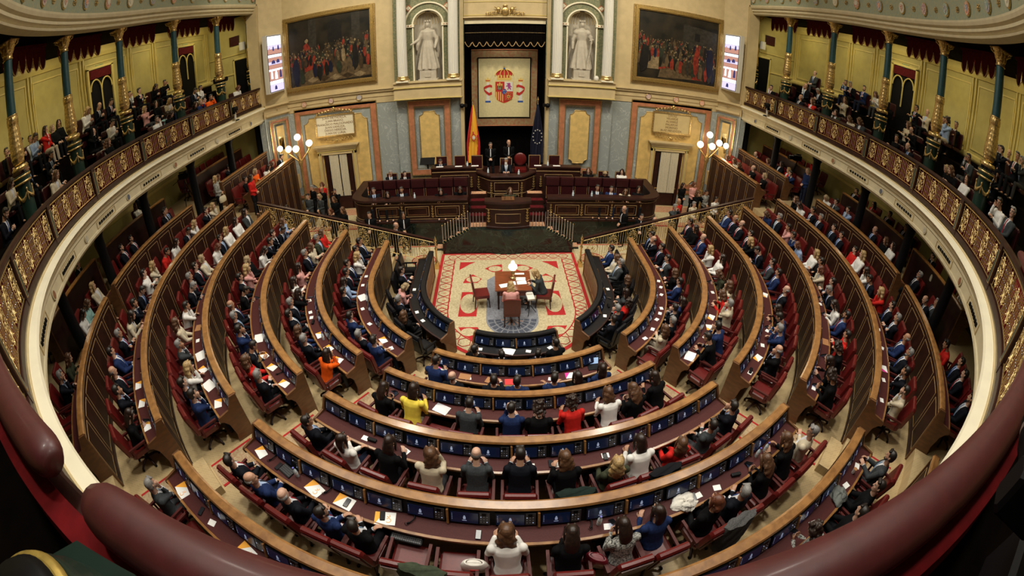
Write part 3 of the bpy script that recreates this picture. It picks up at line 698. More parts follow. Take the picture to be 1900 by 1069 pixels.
    S1=M('screen_white',(.8,.8,.9),.3,emit=(.85,.85,1),es=1.3); S2=M('screen_brown',(.3,.15,.1),.3,emit=(.5,.26,.22),es=.9); S3=M('screen_lilac',(.5,.5,.7),.3,emit=(.55,.5,.8),es=1.1); S4=M('screen_ink',(.02,.02,.06),.3,emit=(.04,.04,.14),es=1)
    for z,h,m_ in ((1.15,.46,S1),(.82,.18,S3),(.6,.24,S2),(.38,.14,S1),(.2,.2,S2),(.02,.14,S3),(-.16,.2,S2),(-.32,.1,S1),(-.5,.26,S2),(-.74,.22,S2),(-.95,.18,S1),(-1.22,.34,S3)): b.box((0,-.032,z),(1.02,.005,h),m_)
    for k,(x,z,ww,hh,m_) in enumerate(((-.1,.75,.12,.22,S4),(.28,.78,.14,.24,S4),(-.4,.72,.08,.2,S2),(-.15,.08,.3,.18,S4),(.2,.1,.26,.18,S4),(-.32,-.55,.16,.4,S1),(0,-.58,.22,.42,S1),(.34,-.55,.18,.4,S4),(-.1,-1.2,.2,.2,S4))):
        b.poly([(x+ww*f,-.037,z+hh*g) for f,g in ((-.5,-.5),(.5,-.5),(.4,.2),(.15,.5),(-.15,.5),(-.4,.2))],m_)
    b.obj('display',e,fix=False)
    # fluted columns and niche with statue
    for xx,nm in ((s*2.28,'inner'),(s*4.55,'outer')):
        e=empty('fluted_column',(xx,8.6,6.23),0,'white fluted column with gold base, %s side of the %s statue niche'%(nm,sidew[s]),'column')
        b=MB(); b.box((0,0,.04),(.56,.5,.08),PALE); b.lathe([(.27,.08),(.29,.12),(.27,.17),(.24,.19),(.26,.24),(.23,.28)],GOLD,n=24); b.obj('base',e)
        b=MB(); b.lathe([(.225,.28),(.22,2.4),(.205,4.6)],WHITE,n=120,mod=lambda a_,z:-.14*abs(sin(10*a_))); b.obj('shaft',e)
        b=MB(); b.lathe([(.2,4.6),(.24,4.65),(.2,4.7),(.22,4.9),(.3,5.1)],GOLD,n=32,mod=lambda a_,z:.12*abs(sin(4*a_))); b.obj('capital',e)
    b=MB(); cx=s*3.42; yb=8.98
    GRN=M('green_relief',(0.12,0.15,0.08),.55,scale=16,col2=(0.26,0.24,0.13),bump=.4)
    # wall with an arched niche (half cylinder + half dome)
    R_=.62; zs=8.92
    outer=[]; 
    n=14
    arch=[(cx-R_,6.2)]+[(cx+R_*cos(PI-PI*i/n),zs+R_*sin(PI-PI*i/n)) for i in range(n+1)]+[(cx+R_,6.2)]
    X0,X1,Z1=cx-1.6,cx+1.6,11.0
    # left and right walls + top as quads fan
    b.poly([(X0,yb,6.2),(cx-R_,yb,6.2),(cx-R_,yb,zs),(X0,yb,zs)],GRN); b.poly([(X1,yb,6.2),(cx+R_,yb,6.2),(cx+R_,yb,zs),(X1,yb,zs)],GRN)
    for i in range(n):
        a0=PI-PI*i/n; a1=PI-PI*(i+1)/n
        def outp(a_):
            c_,s_=cos(a_),sin(a_); k=min(1.6/abs(c_) if abs(c_)>1e-6 else 99,(Z1-zs)/s_ if s_>1e-6 else 99); return (cx+c_*k,yb,zs+s_*k)
        b.poly([(cx+R_*cos(a0),yb,zs+R_*sin(a0)),outp(a0),outp(a1),(cx+R_*cos(a1),yb,zs+R_*sin(a1))],GRN)
    rings=[[(cx+R_*cos(PI+PI*j/12),yb-R_*sin(PI+PI*j/12)*.8,z) for j in range(13)] for z in (6.2,zs)]
    for i in range(1,8):
        a_=PI/2*i/8; rings.append([(cx+R_*cos(a_)*cos(PI+PI*j/12),yb-R_*cos(a_)*sin(PI+PI*j/12)*.8,zs+R_*sin(a_)) for j in range(13)])
    b.loft(rings,STONE,close=False)
    for j in range(13): # shell ribs in the half dome
        b.tube([(cx+R_*.97*cos(a_)*cos(PI+PI*j/12),yb-R_*.97*cos(a_)*sin(PI+PI*j/12)*.8,zs+R_*.97*sin(a_)) for a_ in [PI/2*i/8 for i in range(8)]],.018,PLAS,n=5)
    for rr_,w_ in ((R_+.06,.05),(R_+.42,.05)):
        b.tube([(cx+rr_*cos(a_),yb-.04,zs+rr_*sin(a_)) for a_ in [PI*i/24 for i in range(25)]],w_,PALE,n=6)
    for sg in (-1,1):
        b.box((cx+sg*(R_+.24),yb-.05,zs-.05),(.5,.14,.14),PALE)
        for k in range(3): b.box((cx+sg*(R_+.12+.12*k),yb-.13,zs-.05),(.05,.02,.05),ORNM)
        b.box((cx+sg*(R_+.05),yb-.03,7.5),(.06,.08,2.6),PALE); b.box((cx+sg*(R_+.44),yb-.03,7.5),(.05,.08,2.6),PALE)
        b.box((cx+sg*.86,yb-.02,9.75),(.26,.05,.26),ORNM,rot=Matrix.Rotation(rad(40*sg),3,'Y')); b.box((cx+sg*.86,yb-.05,9.75),(.16,.04,.16),PALE,rot=Matrix.Rotation(rad(40*sg),3,'Y'))
    struct(b.obj('trim_%d'%(10 if s<0 else 11)))
# remesh helper for organic shapes
def remesh(mb,name,vox,smooth=2,mats=None,decim=None):
    me=mb.mesh('tmp'); o=bpy.data.objects.new('tmp',me); COL.objects.link(o)
    md=o.modifiers.new('r','REMESH'); md.mode='VOXEL'; md.voxel_size=vox; md.use_smooth_shade=True
    if smooth: sm=o.modifiers.new('s','SMOOTH'); sm.iterations=smooth; sm.factor=.5
    if decim: dm=o.modifiers.new('d','DECIMATE'); dm.ratio=decim
    dg=bpy.context.evaluated_depsgraph_get(); out=bpy.data.meshes.new_from_object(o.evaluated_get(dg)); out.name=name
    bpy.data.objects.remove(o); bpy.data.meshes.remove(me)
    out.materials.clear()
    for m in (mats or mb.mats[:1]): out.materials.append(m)
    out.polygons.foreach_set('material_index',[0]*len(out.polygons)); out.polygons.foreach_set('use_smooth',[True]*len(out.polygons))
    return out
def limb(b,pts,rs,m,n=10):
    pts=[Vector(p) for p in pts]
    # densify
    P2=[];R2=[]
    for i in range(len(pts)-1):
        for f in (0,.34,.67): P2.append(pts[i].lerp(pts[i+1],f)); R2.append(rs[i]*(1-f)+rs[i+1]*f)
    P2.append(pts[-1]); R2.append(rs[-1])
    b.tube(P2,R2,m,n=n); b.ball(tuple(pts[0]),rs[0],m,n=8,k=6); b.ball(tuple(pts[-1]),rs[-1],m,n=8,k=6)
    for p,r in zip(pts[1:-1],rs[1:-1]): b.ball(tuple(p),r,m,n=8,k=6)
def ell(b,c,r,m,n=14,k=10,rot=None):
    q=MB(); q.ball((0,0,0),1,m,n=n,k=k); Rm=rot or Matrix.Identity(3)
    b.add([tuple(Vector(c)+Rm@Vector((v[0]*r[0],v[1]*r[1],v[2]*r[2]))) for v in q.v],q.f,m,True)
# statues of robed, crowned monarchs (plain stone figures)
for s in (-1,1):
    e=empty('stone_statue',(s*3.42,8.92,6.23),0,'pale stone statue of a robed crowned %s in the %s niche'%('queen with outstretched arm' if s<0 else 'king holding a sword',sidew[s]),'statue'); e.scale=(1.12,1.05,1.18)
    b=MB(); b.box((0,0,.22),(.66,.5,.44),STONE); b.box((0,-.26,.24),(.24,.04,.2),STONE); b.box((0,0,.03),(.78,.6,.06),STONE); b.box((0,0,.45),(.7,.54,.05),STONE); b.obj('pedestal',e)
    b=MB(); rings=[]
    for z,rx,ry,w_ in ((.45,.42,.3,.16),(.6,.40,.28,.16),(1.0,.33,.24,.12),(1.35,.26,.2,.06),(1.6,.19,.15,.02),(1.8,.24,.17,.0),(1.95,.27,.17,0),(2.03,.2,.13,0),(2.08,.08,.08,0)):
        rings.append([(rx*(1+w_*sin(9*a+z*2)*.8)*cos(a),ry*(1+w_*sin(9*a+z*2)*.8)*sin(a),z) for a in [2*PI*k/48 for k in range(48)]])
    b.loft(rings,STONE)
    limb(b,[(0,0,2.02),(0,-.01,2.14)],[.07,.06],STONE); ell(b,(0,-.02,2.24),(.095,.115,.13),STONE); b.ball((0,-.13,2.22),.02,STONE)
    ell(b,(0,.03,2.2),(.13,.12,.17),STONE)
    if s<0:
        limb(b,[(-.22,0,1.95),(-.36,-.06,1.65),(-.58,-.22,1.5)],[.09,.075,.05],STONE); limb(b,[(-.58,-.22,1.5),(-.66,-.26,1.47)],[.04,.03],STONE)
        limb(b,[(-.3,0,1.75),(-.4,-.05,1.45),(-.42,-.03,1.25)],[.08,.1,.05],STONE)
        limb(b,[(.22,0,1.95),(.36,-.02,1.6),(.3,-.2,1.3)],[.09,.08,.05],STONE); limb(b,[(.36,.0,1.7),(.4,.05,1.2),(.38,.1,.9)],[.08,.07,.04],STONE)
    else:
        limb(b,[(-.22,0,1.95),(-.36,-.02,1.6),(-.38,-.1,1.25)],[.11,.08,.05],STONE); limb(b,[(.22,0,1.95),(.38,-.05,1.65),(.34,-.24,1.5)],[.11,.08,.05],STONE)
        ell(b,(-.24,0,1.9),(.13,.15,.12),STONE); ell(b,(.24,0,1.9),(.13,.15,.12),STONE)
        limb(b,[(.36,-.26,1.78),(.3,-.3,1.2),(.2,-.34,.7)],[.03,.025,.02],STONE); limb(b,[(.27,-.27,1.62),(.43,-.27,1.66)],[.025,.025],STONE)
    o=link('figure',remesh(b,'figure',.018,2),e)
    b=MB(); b.lathe([(.1,2.31),(.11,2.36),(.12,2.37)],STONE,n=16)
    for k in range(8): b.lathe([(.022,0),(.012,.06),(.004,.08)],STONE,c=(.11*cos(k*PI/4),-.02+.11*sin(k*PI/4),2.36),n=6)
    b.obj('crown',e)
    if s>0: 
        b=MB(); b.lathe([(.05,0),(.1,.03),(.12,.1),(.11,.2),(.06,.25)],WHITE,n=16); tag(b.obj('loudspeaker_dome',loc=(4.08,8.58,6.23)),'small white rounded loudspeaker at the foot of the right niche','speaker')
# upper wall between the columns, entablature over the canopy
b=MB(); b.box((0,9.3,10.1),(4.1,.3,2.2),PLAS); rectframe(b,-1.98,1.98,9.22,9.9,9.15,.03,YWAL2,.03)
b.box((0,9.1,9.05),(3.9,.16,.08),PLAS); b.box((0,9.05,9.12),(4.0,.3,.05),PLAS); b.box((0,9.12,8.92),(3.6,.1,.22),CREAM)
for sx in (-1,1): b.box((sx*1.93,9.1,5.2),(.16,.5,10.4),PLAS)
struct(b.obj('wall_front_centre'))
b=MB(); 
for sx in (-1,1):
    for k in range(4):
        x=sx*(.2+k*.19); pts=[(x+.1*(1-.75*f)*cos(sx*f*9),9.02,9.28+.03*(3-k)+.09*(1-.75*f)*sin(f*9)) for f in [i/12 for i in range(13)]]; b.tube(pts,.022,GOLD,n=5)
    ell(b,(sx*.3,9.0,9.5),(.1,.05,.12),GOLD,n=8,k=6); b.tube([(sx*.35,9.0,9.55),(sx*.5,9.0,9.62)],[.04,.01],GOLD,n=5)
ell(b,(0,9.0,9.42),(.16,.05,.2),GOLD,n=10,k=8); b.lathe([(.05,0),(.12,.05),(.1,.1)],GOLD,c=(0,9.02,9.6),n=10)
tag(b.obj('gilded_crest'),'small gilded crest ornament above the dark canopy','ornament')
# recess with black drapes
b=MB(); b.box((0,10.9,4.6),(3.9,.1,9.2),DARK)
for sx in (-1,1): b.box((sx*1.88,10.1,4.6),(.1,1.7,9.2),DARK)
b.box((0,10.1,8.85),(3.8,1.7,.1),DARK); struct(b.obj('wall_recess'))
for sx in (-1,1):
    b=MB(); rings=[]
    for z in (1.6,4,7.9): rings.append([(sx*(1.85-.3*i/30),10.0+.07*cos(i*1.5),z) for i in range(31)])
    b.loft(rings,DARK,close=False); tag(b.obj('black_drape'),'tall black drape at the %s of the central recess'%('left' if sx<0 else 'right'),'curtain')
b=MB(); rings=[]
xs=[-1.78+3.56*i/96 for i in range(97)]
def sw(x): u=(x+1.78)/3.56*11; f=u%1; return -.24*sin(PI*f)
rings.append([(x,9.15+.03*sin(x*30),8.75) for x in xs]); rings.append([(x,9.12+.03*sin(x*30),8.1) for x in xs]); rings.append([(x,9.1+.03*sin(x*30),7.95+sw(x)) for x in xs])
b.loft(rings,DARK,close=False); b.tube([(x,9.08+.03*sin(x*30),7.95+sw(x)) for x in xs],.02,INLAY,n=5); b.tube([(x,9.1,8.38) for x in (-1.78,1.78)],.008,INLAY,n=5)
tag(b.obj('canopy_valance'),'black swagged canopy valance with gold braid above the tapestry','curtain')
# tapestry with coat of arms
e=empty('tapestry',(0,10.25,5.6),0,'hanging tapestry with the crowned quartered coat of arms in the central recess','tapestry')
TB=M('tapestry_border',(0.3,0.24,0.12),.9,scale=7,col2=(0.3,0.13,0.07),kind='noise',bump=.2)
TG=M('tapestry_ground',(0.62,0.54,0.3),.9,noise_amt=.1,scale=12)
b=MB(); b.box((0,.03,0),(3.2,.04,3.9),TB); rectframe(b,-1.6,1.6,-1.95,1.95,0,.04,ORNM,.02); b.obj('border',e)
b=MB(); b.box((0,0,0),(2.46,.04,3.0),TG); rectframe(b,-1.27,1.27,-1.54,1.54,-.0,.05,DKW,.03); b.obj('field',e)
TR=M('heraldic_red',(.42,.03,.025),.8); TBL=M('heraldic_blue',(.03,.08,.3),.8); TY=M('heraldic_gold',(.62,.42,.1),.7); TW=M('heraldic_silver',(.6,.58,.52),.7); TP=M('heraldic_purple',(.3,.05,.2),.8)
b=MB()
def fp(pts,m,l): b.poly([(x,-.02-.004*l,z) for x,z in pts],m,h=(0,.004,0))
sh=lambda k:[(-.42*k,.5*k),(.42*k,.5*k),(.42*k,-.25*k),(.34*k,-.42*k),(.15*k,-.53*k),(0,-.58*k),(-.15*k,-.53*k),(-.34*k,-.42*k),(-.42*k,-.25*k)]
fp([(x,z-.2) for x,z in sh(1.04)],TY,1); fp([(x,z-.2) for x,z in sh(1)],TR,2)
fp([(.01,.3),(.41,.3),(.41,-.19),(.01,-.19)],TW,3)
for k in range(4): fp([(-.40+.1*k,-.21),(-.35+.1*k,-.21),(-.35+.1*k,-.6-.04*min(k,3)),(-.40+.1*k,-.6-.03*min(k,3))],TY,3)
# castle
for x,w_,h in ((-.21,.22,.2),(-.3,.06,.3),(-.21,.06,.36),(-.12,.06,.3)): fp([(x-w_/2,-.1),(x+w_/2,-.1),(x+w_/2,-.1+h),(x-w_/2,-.1+h)],TY,4)
fp([(-.24,-.1),(-.18,-.1),(-.18,0),(-.24,0)],TBL,5)
# rampant lion (purple silhouette)
fp([(.14,-.12),(.2,-.1),(.22,-.02),(.28,-.1),(.33,-.12),(.3,0),(.27,.06),(.34,.02),(.36,.06),(.28,.12),(.3,.2),(.24,.25),(.17,.22),(.12,.24),(.13,.18),(.18,.14),(.1,.1),(.08,.05),(.17,.06),(.18,.0)],TP,4)
# chains of the fourth quarter
for a in range(8): fp([(.21+.02*cos(a*PI/4+PI/2),-.45+.02*sin(a*PI/4+PI/2)),(.21+.18*cos(a*PI/4),-.45+.18*sin(a*PI/4)),(.21-.02*cos(a*PI/4+PI/2),-.45-.02*sin(a*PI/4+PI/2))],TY,4)
rectp=[(.05,-.27),(.37,-.27),(.37,-.6),(.05,-.62)]
b.tube([(x,-.04,z) for x,z in rectp+rectp[:1]],.012,TY,n=4)
fp([(.12*cos(2*PI*k/16),-.2+.15*sin(2*PI*k/16)) for k in range(16)],TR,5); fp([(.1*cos(2*PI*k/16),-.2+.13*sin(2*PI*k/16)) for k in range(16)],TBL,6)
for x,z in ((-.04,-.15),(.04,-.15),(0,-.26)): fp([(x-.02,z),(x,z+.035),(x+.02,z),(x,z-.035)],TY,7)
b.obj('shield',e)
b=MB()
fp([(-.33,.38),(.33,.38),(.36,.5),(-.36,.5)],TY,2)
for k in range(5): x=-.28+.14*k; fp([(x-.03,.5),(x+.03,.5),(x+.05,.6),(x,.66),(x-.05,.6)],TY,3)
for k in range(4):
    x0=-.28+.14*k; fp([(x0+.03,.5),(x0+.11,.5),(x0+.11,.62),(x0+.03,.62)],TR,1)
for x in (-.42,-.2,.2,.42):
    b.tube([(x*cos(PI/2*f)*1.02,-.035,.6+.33*sin(PI/2*f)) for f in [i/8 for i in range(9)]],.022,TY,n=5)
b.tube([(0,-.035,.6),(0,-.035,.92)],.02,TY,n=5)
fp([(-.36,.6),(.36,.6),(.4,.74),(.3,.86),(0,.92),(-.3,.86),(-.4,.74)],TR,1)
b.ball((0,-.03,.96),.05,TBL,n=8,k=5); b.box((0,-.03,1.04),(.02,.01,.08),TY); b.box((0,-.03,1.05),(.06,.01,.02),TY)
b.obj('crown',e)
for sx in (-1,1):
    b=MB(); X=sx*.78
    fp([(X-.13,-.75),(X+.13,-.75),(X+.13,-.66),(X-.13,-.66)],TBL,1); fp([(X-.1,-.66),(X+.1,-.66),(X+.1,-.6),(X-.1,-.6)],TW,1)
    fp([(X-.07,-.6),(X+.07,-.6),(X+.06,.28),(X-.06,.28)],TW,1); fp([(X-.1,.28),(X+.1,.28),(X+.1,.34),(X-.1,.34)],TY,1)
    fp([(X-.11,.36),(X+.11,.36),(X+.14,.48),(X+.05,.42),(X,.54),(X-.05,.42),(X-.14,.48)],TY,1); fp([(X-.11,.34),(X+.11,.34),(X+.11,.38),(X-.11,.38)],TR,2)
    fp([(X-.2*sx,.12),(X-.1*sx,.16),(X+.1*sx,.1),(X+.2*sx,.02),(X+.2*sx,-.08),(X+.08*sx,-.02),(X-.1*sx,.04),(X-.2*sx,0)],TR,3)
    fp([(X-.18*sx,-.2),(X-.06*sx,-.26),(X+.1*sx,-.14),(X+.2*sx,-.04),(X+.18*sx,-.16),(X+.08*sx,-.3),(X-.05*sx,-.4),(X-.2*sx,-.34)],TR,3)
    b.obj('heraldic_pillar',e)
# flags
def flag(x,y,z,cols,label,name,stars=False):
    e=empty(name,(x,y,z),0,label,'flag')
    b=MB(); b.tube([(0,0,0),(0,0,3.4)],.02,BRASS,n=8); b.lathe([(.16,0),(.14,.05),(.03,.08)],BRASS,n=12); b.lathe([(.02,3.4),(.05,3.45),(.01,3.6)],BRASS,n=8); b.obj('pole',e)
    b=MB(); L=36
    # draped cloth: three lengthwise bands falling from the pole top
    def ringat(f): # f 0 top ..1 bottom
        z_=3.25-2.75*f; w_=.05+.50*min(1,f*1.5)**.9; return [(x0*w_*(1-.15*f)+.0,-.06-.08*sin(x0*11+f*3)*min(1,f*2),z_) for x0 in [-.62+1.24*i/L for i in range(L+1)]]
    rings=[ringat(i/14) for i in range(15)]
    vs=[p for r in rings for p in r]
    for i in range(14):
        for j in range(L):
            a=i*(L+1)+j; f=(j+.5)/L+ (i/14-.5)*.35
            m_=cols[0] if f<.22 else cols[1] if f<.86 else cols[0]
            b.add([vs[a],vs[a+1],vs[a+L+2],vs[a+L+1]],[(0,1,2,3)],m_,True)
    if not stars:
        for r,m_ in ((.14,TR),(.1,TY),(.06,TW)): b.poly([(.02+r*cos(2*PI*k/12)*.8,-.17-.01*(r<.12)-.01*(r<.08),1.75+r*1.2*sin(2*PI*k/12)) for k in range(12)],m_)
        for dx,dz in ((-.15,.05),(.18,.05),(0,.22)): b.box((dx,-.17,1.75+dz),(.05,.01,.12),TR)
    else:
        for k in range(12):
            a=2*PI*k/12; cx_,cz_=.0+.2*sin(a),1.75+.33*cos(a); pts=[]
            for q in range(10): rr_=.04 if q%2==0 else .017; pts.append((cx_+rr_*sin(q*PI/5),-.17,cz_+rr_*cos(q*PI/5)))
            b.poly(pts,TW)
    b.obj('cloth',e,fix=False)
FLR=M('flag_red',(.45,.02,.02),.7); FLY=M('flag_yellow',(.85,.48,.04),.7); FLB=M('flag_blue',(.004,.005,.022),.7)
flag(-1.42,8.3,1.8,(FLR,FLY),'red and yellow striped national flag with small arms hanging at left of recess','national_flag')
flag(1.45,8.4,1.8,(FLB,FLB),'dark blue flag with a circle of white stars hanging at right of recess','starred_flag',True)
for sx in (-1,1):
    b=MB(); b.ball((0,0,0),.11,BLACK,n=10,k=6); b.tube([(0,0,0),(-sx*.2,-.1,.03)],[.06,.09],BLACK,n=8); b.box((sx*.02,.08,0),(.1,.1,.1),BLACK)
    tag(b.obj('ceiling_camera',loc=(sx*1.93,8.72,4.95)),'black remote camera on the wall edge %s of the recess'%('left' if sx<0 else 'right'),'camera')
# ================================================================ DAIS
b=MB(); y0=3.7
def slab(pts,z0,z1,m): 
    b.poly([(x,y,z1) for x,y in pts],m,h=(0,0,z0-z1))
slab([(-1.5,3.95),(-.72,3.95),(-.72,6.3),(-1.5,6.3)],0,.98,MAHOG); slab([(1.5,3.95),(.72,3.95),(.72,6.3),(1.5,6.3)],0,.98,MAHOG); slab([(-.72,3.95),(.72,3.95),(.72,6.3),(-.72,6.3)],0,.72,MAHOG)
struct(b.obj('floor_dais'))
b=MB()
front=[(-2.5,0,.0),(-1.45,0,0),(-.7,0,0),(0,-.14,0),(.7,0,0),(1.45,0,0),(2.5,0,0)]
top={-2.5:.42,-1.45:1.0,-.7:1.0,0:1.0,.7:1.0,1.45:1.0,2.5:.42}
xs=[-2.5,-1.45]+[-.75+1.5*i/12 for i in range(13)]+[1.45,2.5]
def fy(x): return 3.7-(.14*cos(x/.75*PI/2) if abs(x)<.75 else 0)
def tz(x): return 1.0 if abs(x)<=1.45 else 1.0-.58*(abs(x)-1.45)/1.05
rings=[[(x,fy(x),0),(x,fy(x),tz(x)),(x,3.98,tz(x)),(x,3.98,0)] for x in xs]
b.loft(rings,BLKM,smooth=False)
tag(b.obj('marble_parapet'),'black green veined marble stair parapet in front of the lectern','parapet')
b=MB()
for s in (-1,1):
    for i in range(5): # steps down outward behind the parapet
        x0=1.5+.26*i; z=.98-.18*(i+1)+.0; b.box((s*(x0+.13),4.21,z/2),(.26,.46,z),BLKM); b.box((s*(x0+.13),4.2,z+.008),(.24,.36,.016),CARM)
    b.box((s*1.12,4.2,.99),(.6,.4,.016),CARM)
    for i in range(4):  # steps up to the side of the lectern
        b.box((s*1.14,4.75+.3*i,.98+.1*(i+1)),(.7,.3,.2*(i+1)),MAHOG); b.box((s*1.14,4.75+.3*i,.98+.2*(i+1)+.008),(.6,.28,.016),CARM if i==3 else REDC)
struct(b.obj('trim_12'))
for s in (-1,1):
    e=empty('stair_rail',(0,0,0),0,'row of slim polished steel posts on the marble parapet, %s of the lectern'%sidew[s],'railing')
    for i in range(10):
        x=1.5+.11*i; z=tz(x); q=MB(); q.tube([(s*x,3.82,z),(s*x,3.82,z+.72)],.016,SILV,n=6); q.ball((s*x,3.82,z+.74),.026,BRASS,n=6,k=4); q.ball((s*x,3.82,z+.02),.03,BRASS,n=6,k=4); q.obj('rail_post',e)
    for i in range(5):
        x=.95+.12*i; q=MB(); q.tube([(s*x,3.95+.0,1.0),(s*x,3.95,1.62)],.012,SILV,n=6); q.obj('rail_post',e)
# lectern
def goldleaf(b,x,y,z,h,rz=0.0):
    c_=Vector((cos(rz-PI/2)*.02,sin(rz-PI/2)*.02,0)); u=Vector((cos(rz),sin(rz),0))
    for k in range(5):
        f=k/4; w_=.05*(1-.5*f)
        for sg in (-1,1):
            p=Vector((x,y,z-h/2+h*f))+c_; b.tube([tuple(p),tuple(p+u*sg*w_+Vector((0,0,.05))),tuple(p+u*sg*w_*.5+Vector((0,0,.1)))],[.014,.02,.006],GOLD,n=5)
    p=Vector((x,y,z))+c_; b.tube([tuple(p-Vector((0,0,h/2))),tuple(p+Vector((0,0,h/2+.05)))],.012,GOLD,n=5)
def woodpanel(b,x0,x1,y,z0,z1,rz=0.0,c=None):
    rectframe(b,x0,x1,z0,z1,y,.02,INLAY,.012); rectframe(b,x0+.02,x1-.02,z0+.02,z1-.02,y,.05,MAHOG,.03)
e=empty('lectern',(0,4.25,1.0),0,'dark mahogany lectern with gold leaf corners in front of the rostrum','lectern')
def bow(x,w_=.82,d_=.28): return -.42-d_*(1-(x/w_)**2)*.5
b=MB(); xs=[-.82+1.64*i/16 for i in range(17)]
b.loft([[(x,bow(x),z0) for (z0) in (0,)]+[(x,bow(x),.08),(x,bow(x)+.04,.1),(x,bow(x)+.04,1.02),(x,-.1,1.02),(x,-.1,0)] for x in xs],MAHOG,smooth=False); b.obj('body',e)
b=MB(); b.loft([[(x*1.05,bow(x)-.05,1.02),(x*1.05,bow(x)-.07,1.06),(x*1.05,bow(x)-.05,1.12),(x*1.05,-.06,1.12),(x*1.05,-.06,1.02)] for x in xs],MAHOG,smooth=False); b.obj('top',e)
b=MB(); pts=[(-.48,.22),(.48,.22),(.48,.62),(-.48,.62)]
b.tube([(x,bow(x)+.02,z) for x,z in [(-.46+.92*i/8,.25) for i in range(9)]+[(.46-.92*i/8,.62) for i in range(9)]+[(-.46,.25)]],.012,INLAY,n=4)
b.tube([(x,bow(x)+.02,.8) for x in xs],.01,INLAY,n=4)
for sg in (-1,1): goldleaf(b,sg*.72,bow(.72)+.02,.5,.45)
b.obj('gilded_inlay',e)
b=MB(); b.box((0,-.3,1.16),(.46,.26,.03),WALP,rot=Matrix.Rotation(rad(12),3,'X')); b.obj('reading_desk',e)
for sg in (-1,1): q=MB(); q.tube([(sg*.12,-.4,1.12),(sg*.1,-.3,1.35),(sg*.05,-.1,1.42)],.008,BLACK,n=5); q.ball((sg*.05,-.1,1.42),.018,BLACK,n=6,k=4); q.obj('microphone',e)
# secretaries' curved desks left and right
def cdesk(s):
    e=empty('committee_desk',(0,0,1.0),0,'long curved mahogany committee desk with gold leaf pilasters, %s of the lectern'%sidew[s],'desk')
    path=[(1.52,4.45)]+[(1.52+3.9*i/10,4.45+.012*i) for i in range(1,11)]
    cx_,cy_=5.42,5.3
    path+=[(cx_+.85*sin(a),cy_-.73*cos(a)-.0) for a in [PI/2*i/6 for i in range(1,7)]]+[(6.3,7.1)]
    def nrm(i):
        a=Vector(path[max(0,i-1)]); c_=Vector(path[min(len(path)-1,i+1)]); t=(c_-a).normalized(); return Vector((-t.y,t.x))
    def swp(prof,m,nm,i0=0,i1=None):
        b=MB(); rings=[]
        for i in range(i0,len(path) if i1 is None else i1):
            n_=nrm(i); rings.append([(s*(path[i][0]+n_.x*d),path[i][1]+n_.y*d,z) for d,z in prof])
        b.loft(rings,m,smooth=False); return b.obj(nm,e)
    swp([(0,0),(-.05,0),(-.05,.08),(0,.1),(0,.92),(.06,.92),(.06,0)],MAHOG,'front_panel')
    swp([(-.09,.93),(-.11,.97),(-.09,1.03),(.30,1.03),(.30,.98),(0,.93)],MAHOG,'desk_top')
    b=MB()
    swpline=lambda z,d:[(s*(path[i][0]+nrm(i).x*d),path[i][1]+nrm(i).y*d,z) for i in range(len(path))]
    b.tube(swpline(.8,-.005),.01,INLAY,n=4); b.tube(swpline(.16,-.005),.008,INLAY,n=4)
    for k in range(3):
        x0=1.85+1.2*k; y_=4.45+.031*(x0-1.52)
        rectframe(b,*sorted((s*x0,s*(x0+.95))),.27,.7,y_+.01,.016,INLAY,.02)
        rectframe(b,*sorted((s*(x0+.09),s*(x0+.86))),.34,.63,y_+.01,.02,WALP,.03)
    b.obj('inlay',e)
    b=MB()
    for k in range(4): x0=1.68+1.23*k; goldleaf(b,s*x0,4.45+.031*(x0-1.52),.45,.42)
    b.obj('gold_leaf',e)
    q=MB(); n0=len(path)
    rings=[[(s*x,y,0) for x,y in path]+[(s*1.55,8.3,0)],[(s*x,y,-.3) for x,y in path]+[(s*1.55,8.3,-.3)]]
    pts=[(s*x*1.01,y-.04,0) for x,y in path]+[(s*6.36,8.8,0),(s*1.96,8.8,0),(s*1.96,8.2,0),(s*1.5,8.2,0)]
    q.poly(pts,BLKM,h=(0,0,-.99)); q.obj('plinth',e)
    # bench backs
    bb=empty('bench',(0,0,1.0),0,'high dark red leather seven place bench behind the %s committee desk'%sidew[s],'bench')
    for k in range(7):
        x=s*(1.84+.582*k); q=MB(); q.box((x,5.45,1.08),(.54,.1,.9),LEB); q.box((x,5.38,1.34),(.5,.05,.3),LEB); q.box((x,5.38,.90),(.5,.06,.5),LEB); rectframe(q,x-.26,x+.26,.64,1.15,5.36,.012,INLAY,.01); q.obj('back_cushion',bb)
        q=MB(); q.box((x,5.1,.50),(.54,.5,.14),LEB); q.obj('seat',bb)
    q=MB(); q.box((s*3.6,5.53,1.0),(4.2,.06,1.0),MAHOG); q.box((s*3.6,5.1,.22),(4.1,.45,.4),MAHOG); q.obj('frame',bb)
LEB=M('dark_red_leather',(0.042,0.007,0.008),.35,noise_amt=.3,scale=25,coat=.2)
cdesk(-1); cdesk(1)
b=MB()
for s in (-1,1):
    b.box((s*2.3,7.65,1.4),(1.75,2.5,.79),MAHOG)
b.box((0,7.9,.9),(2.9,3.0,1.8),MAHOG)
struct(b.obj('floor_tribune'))
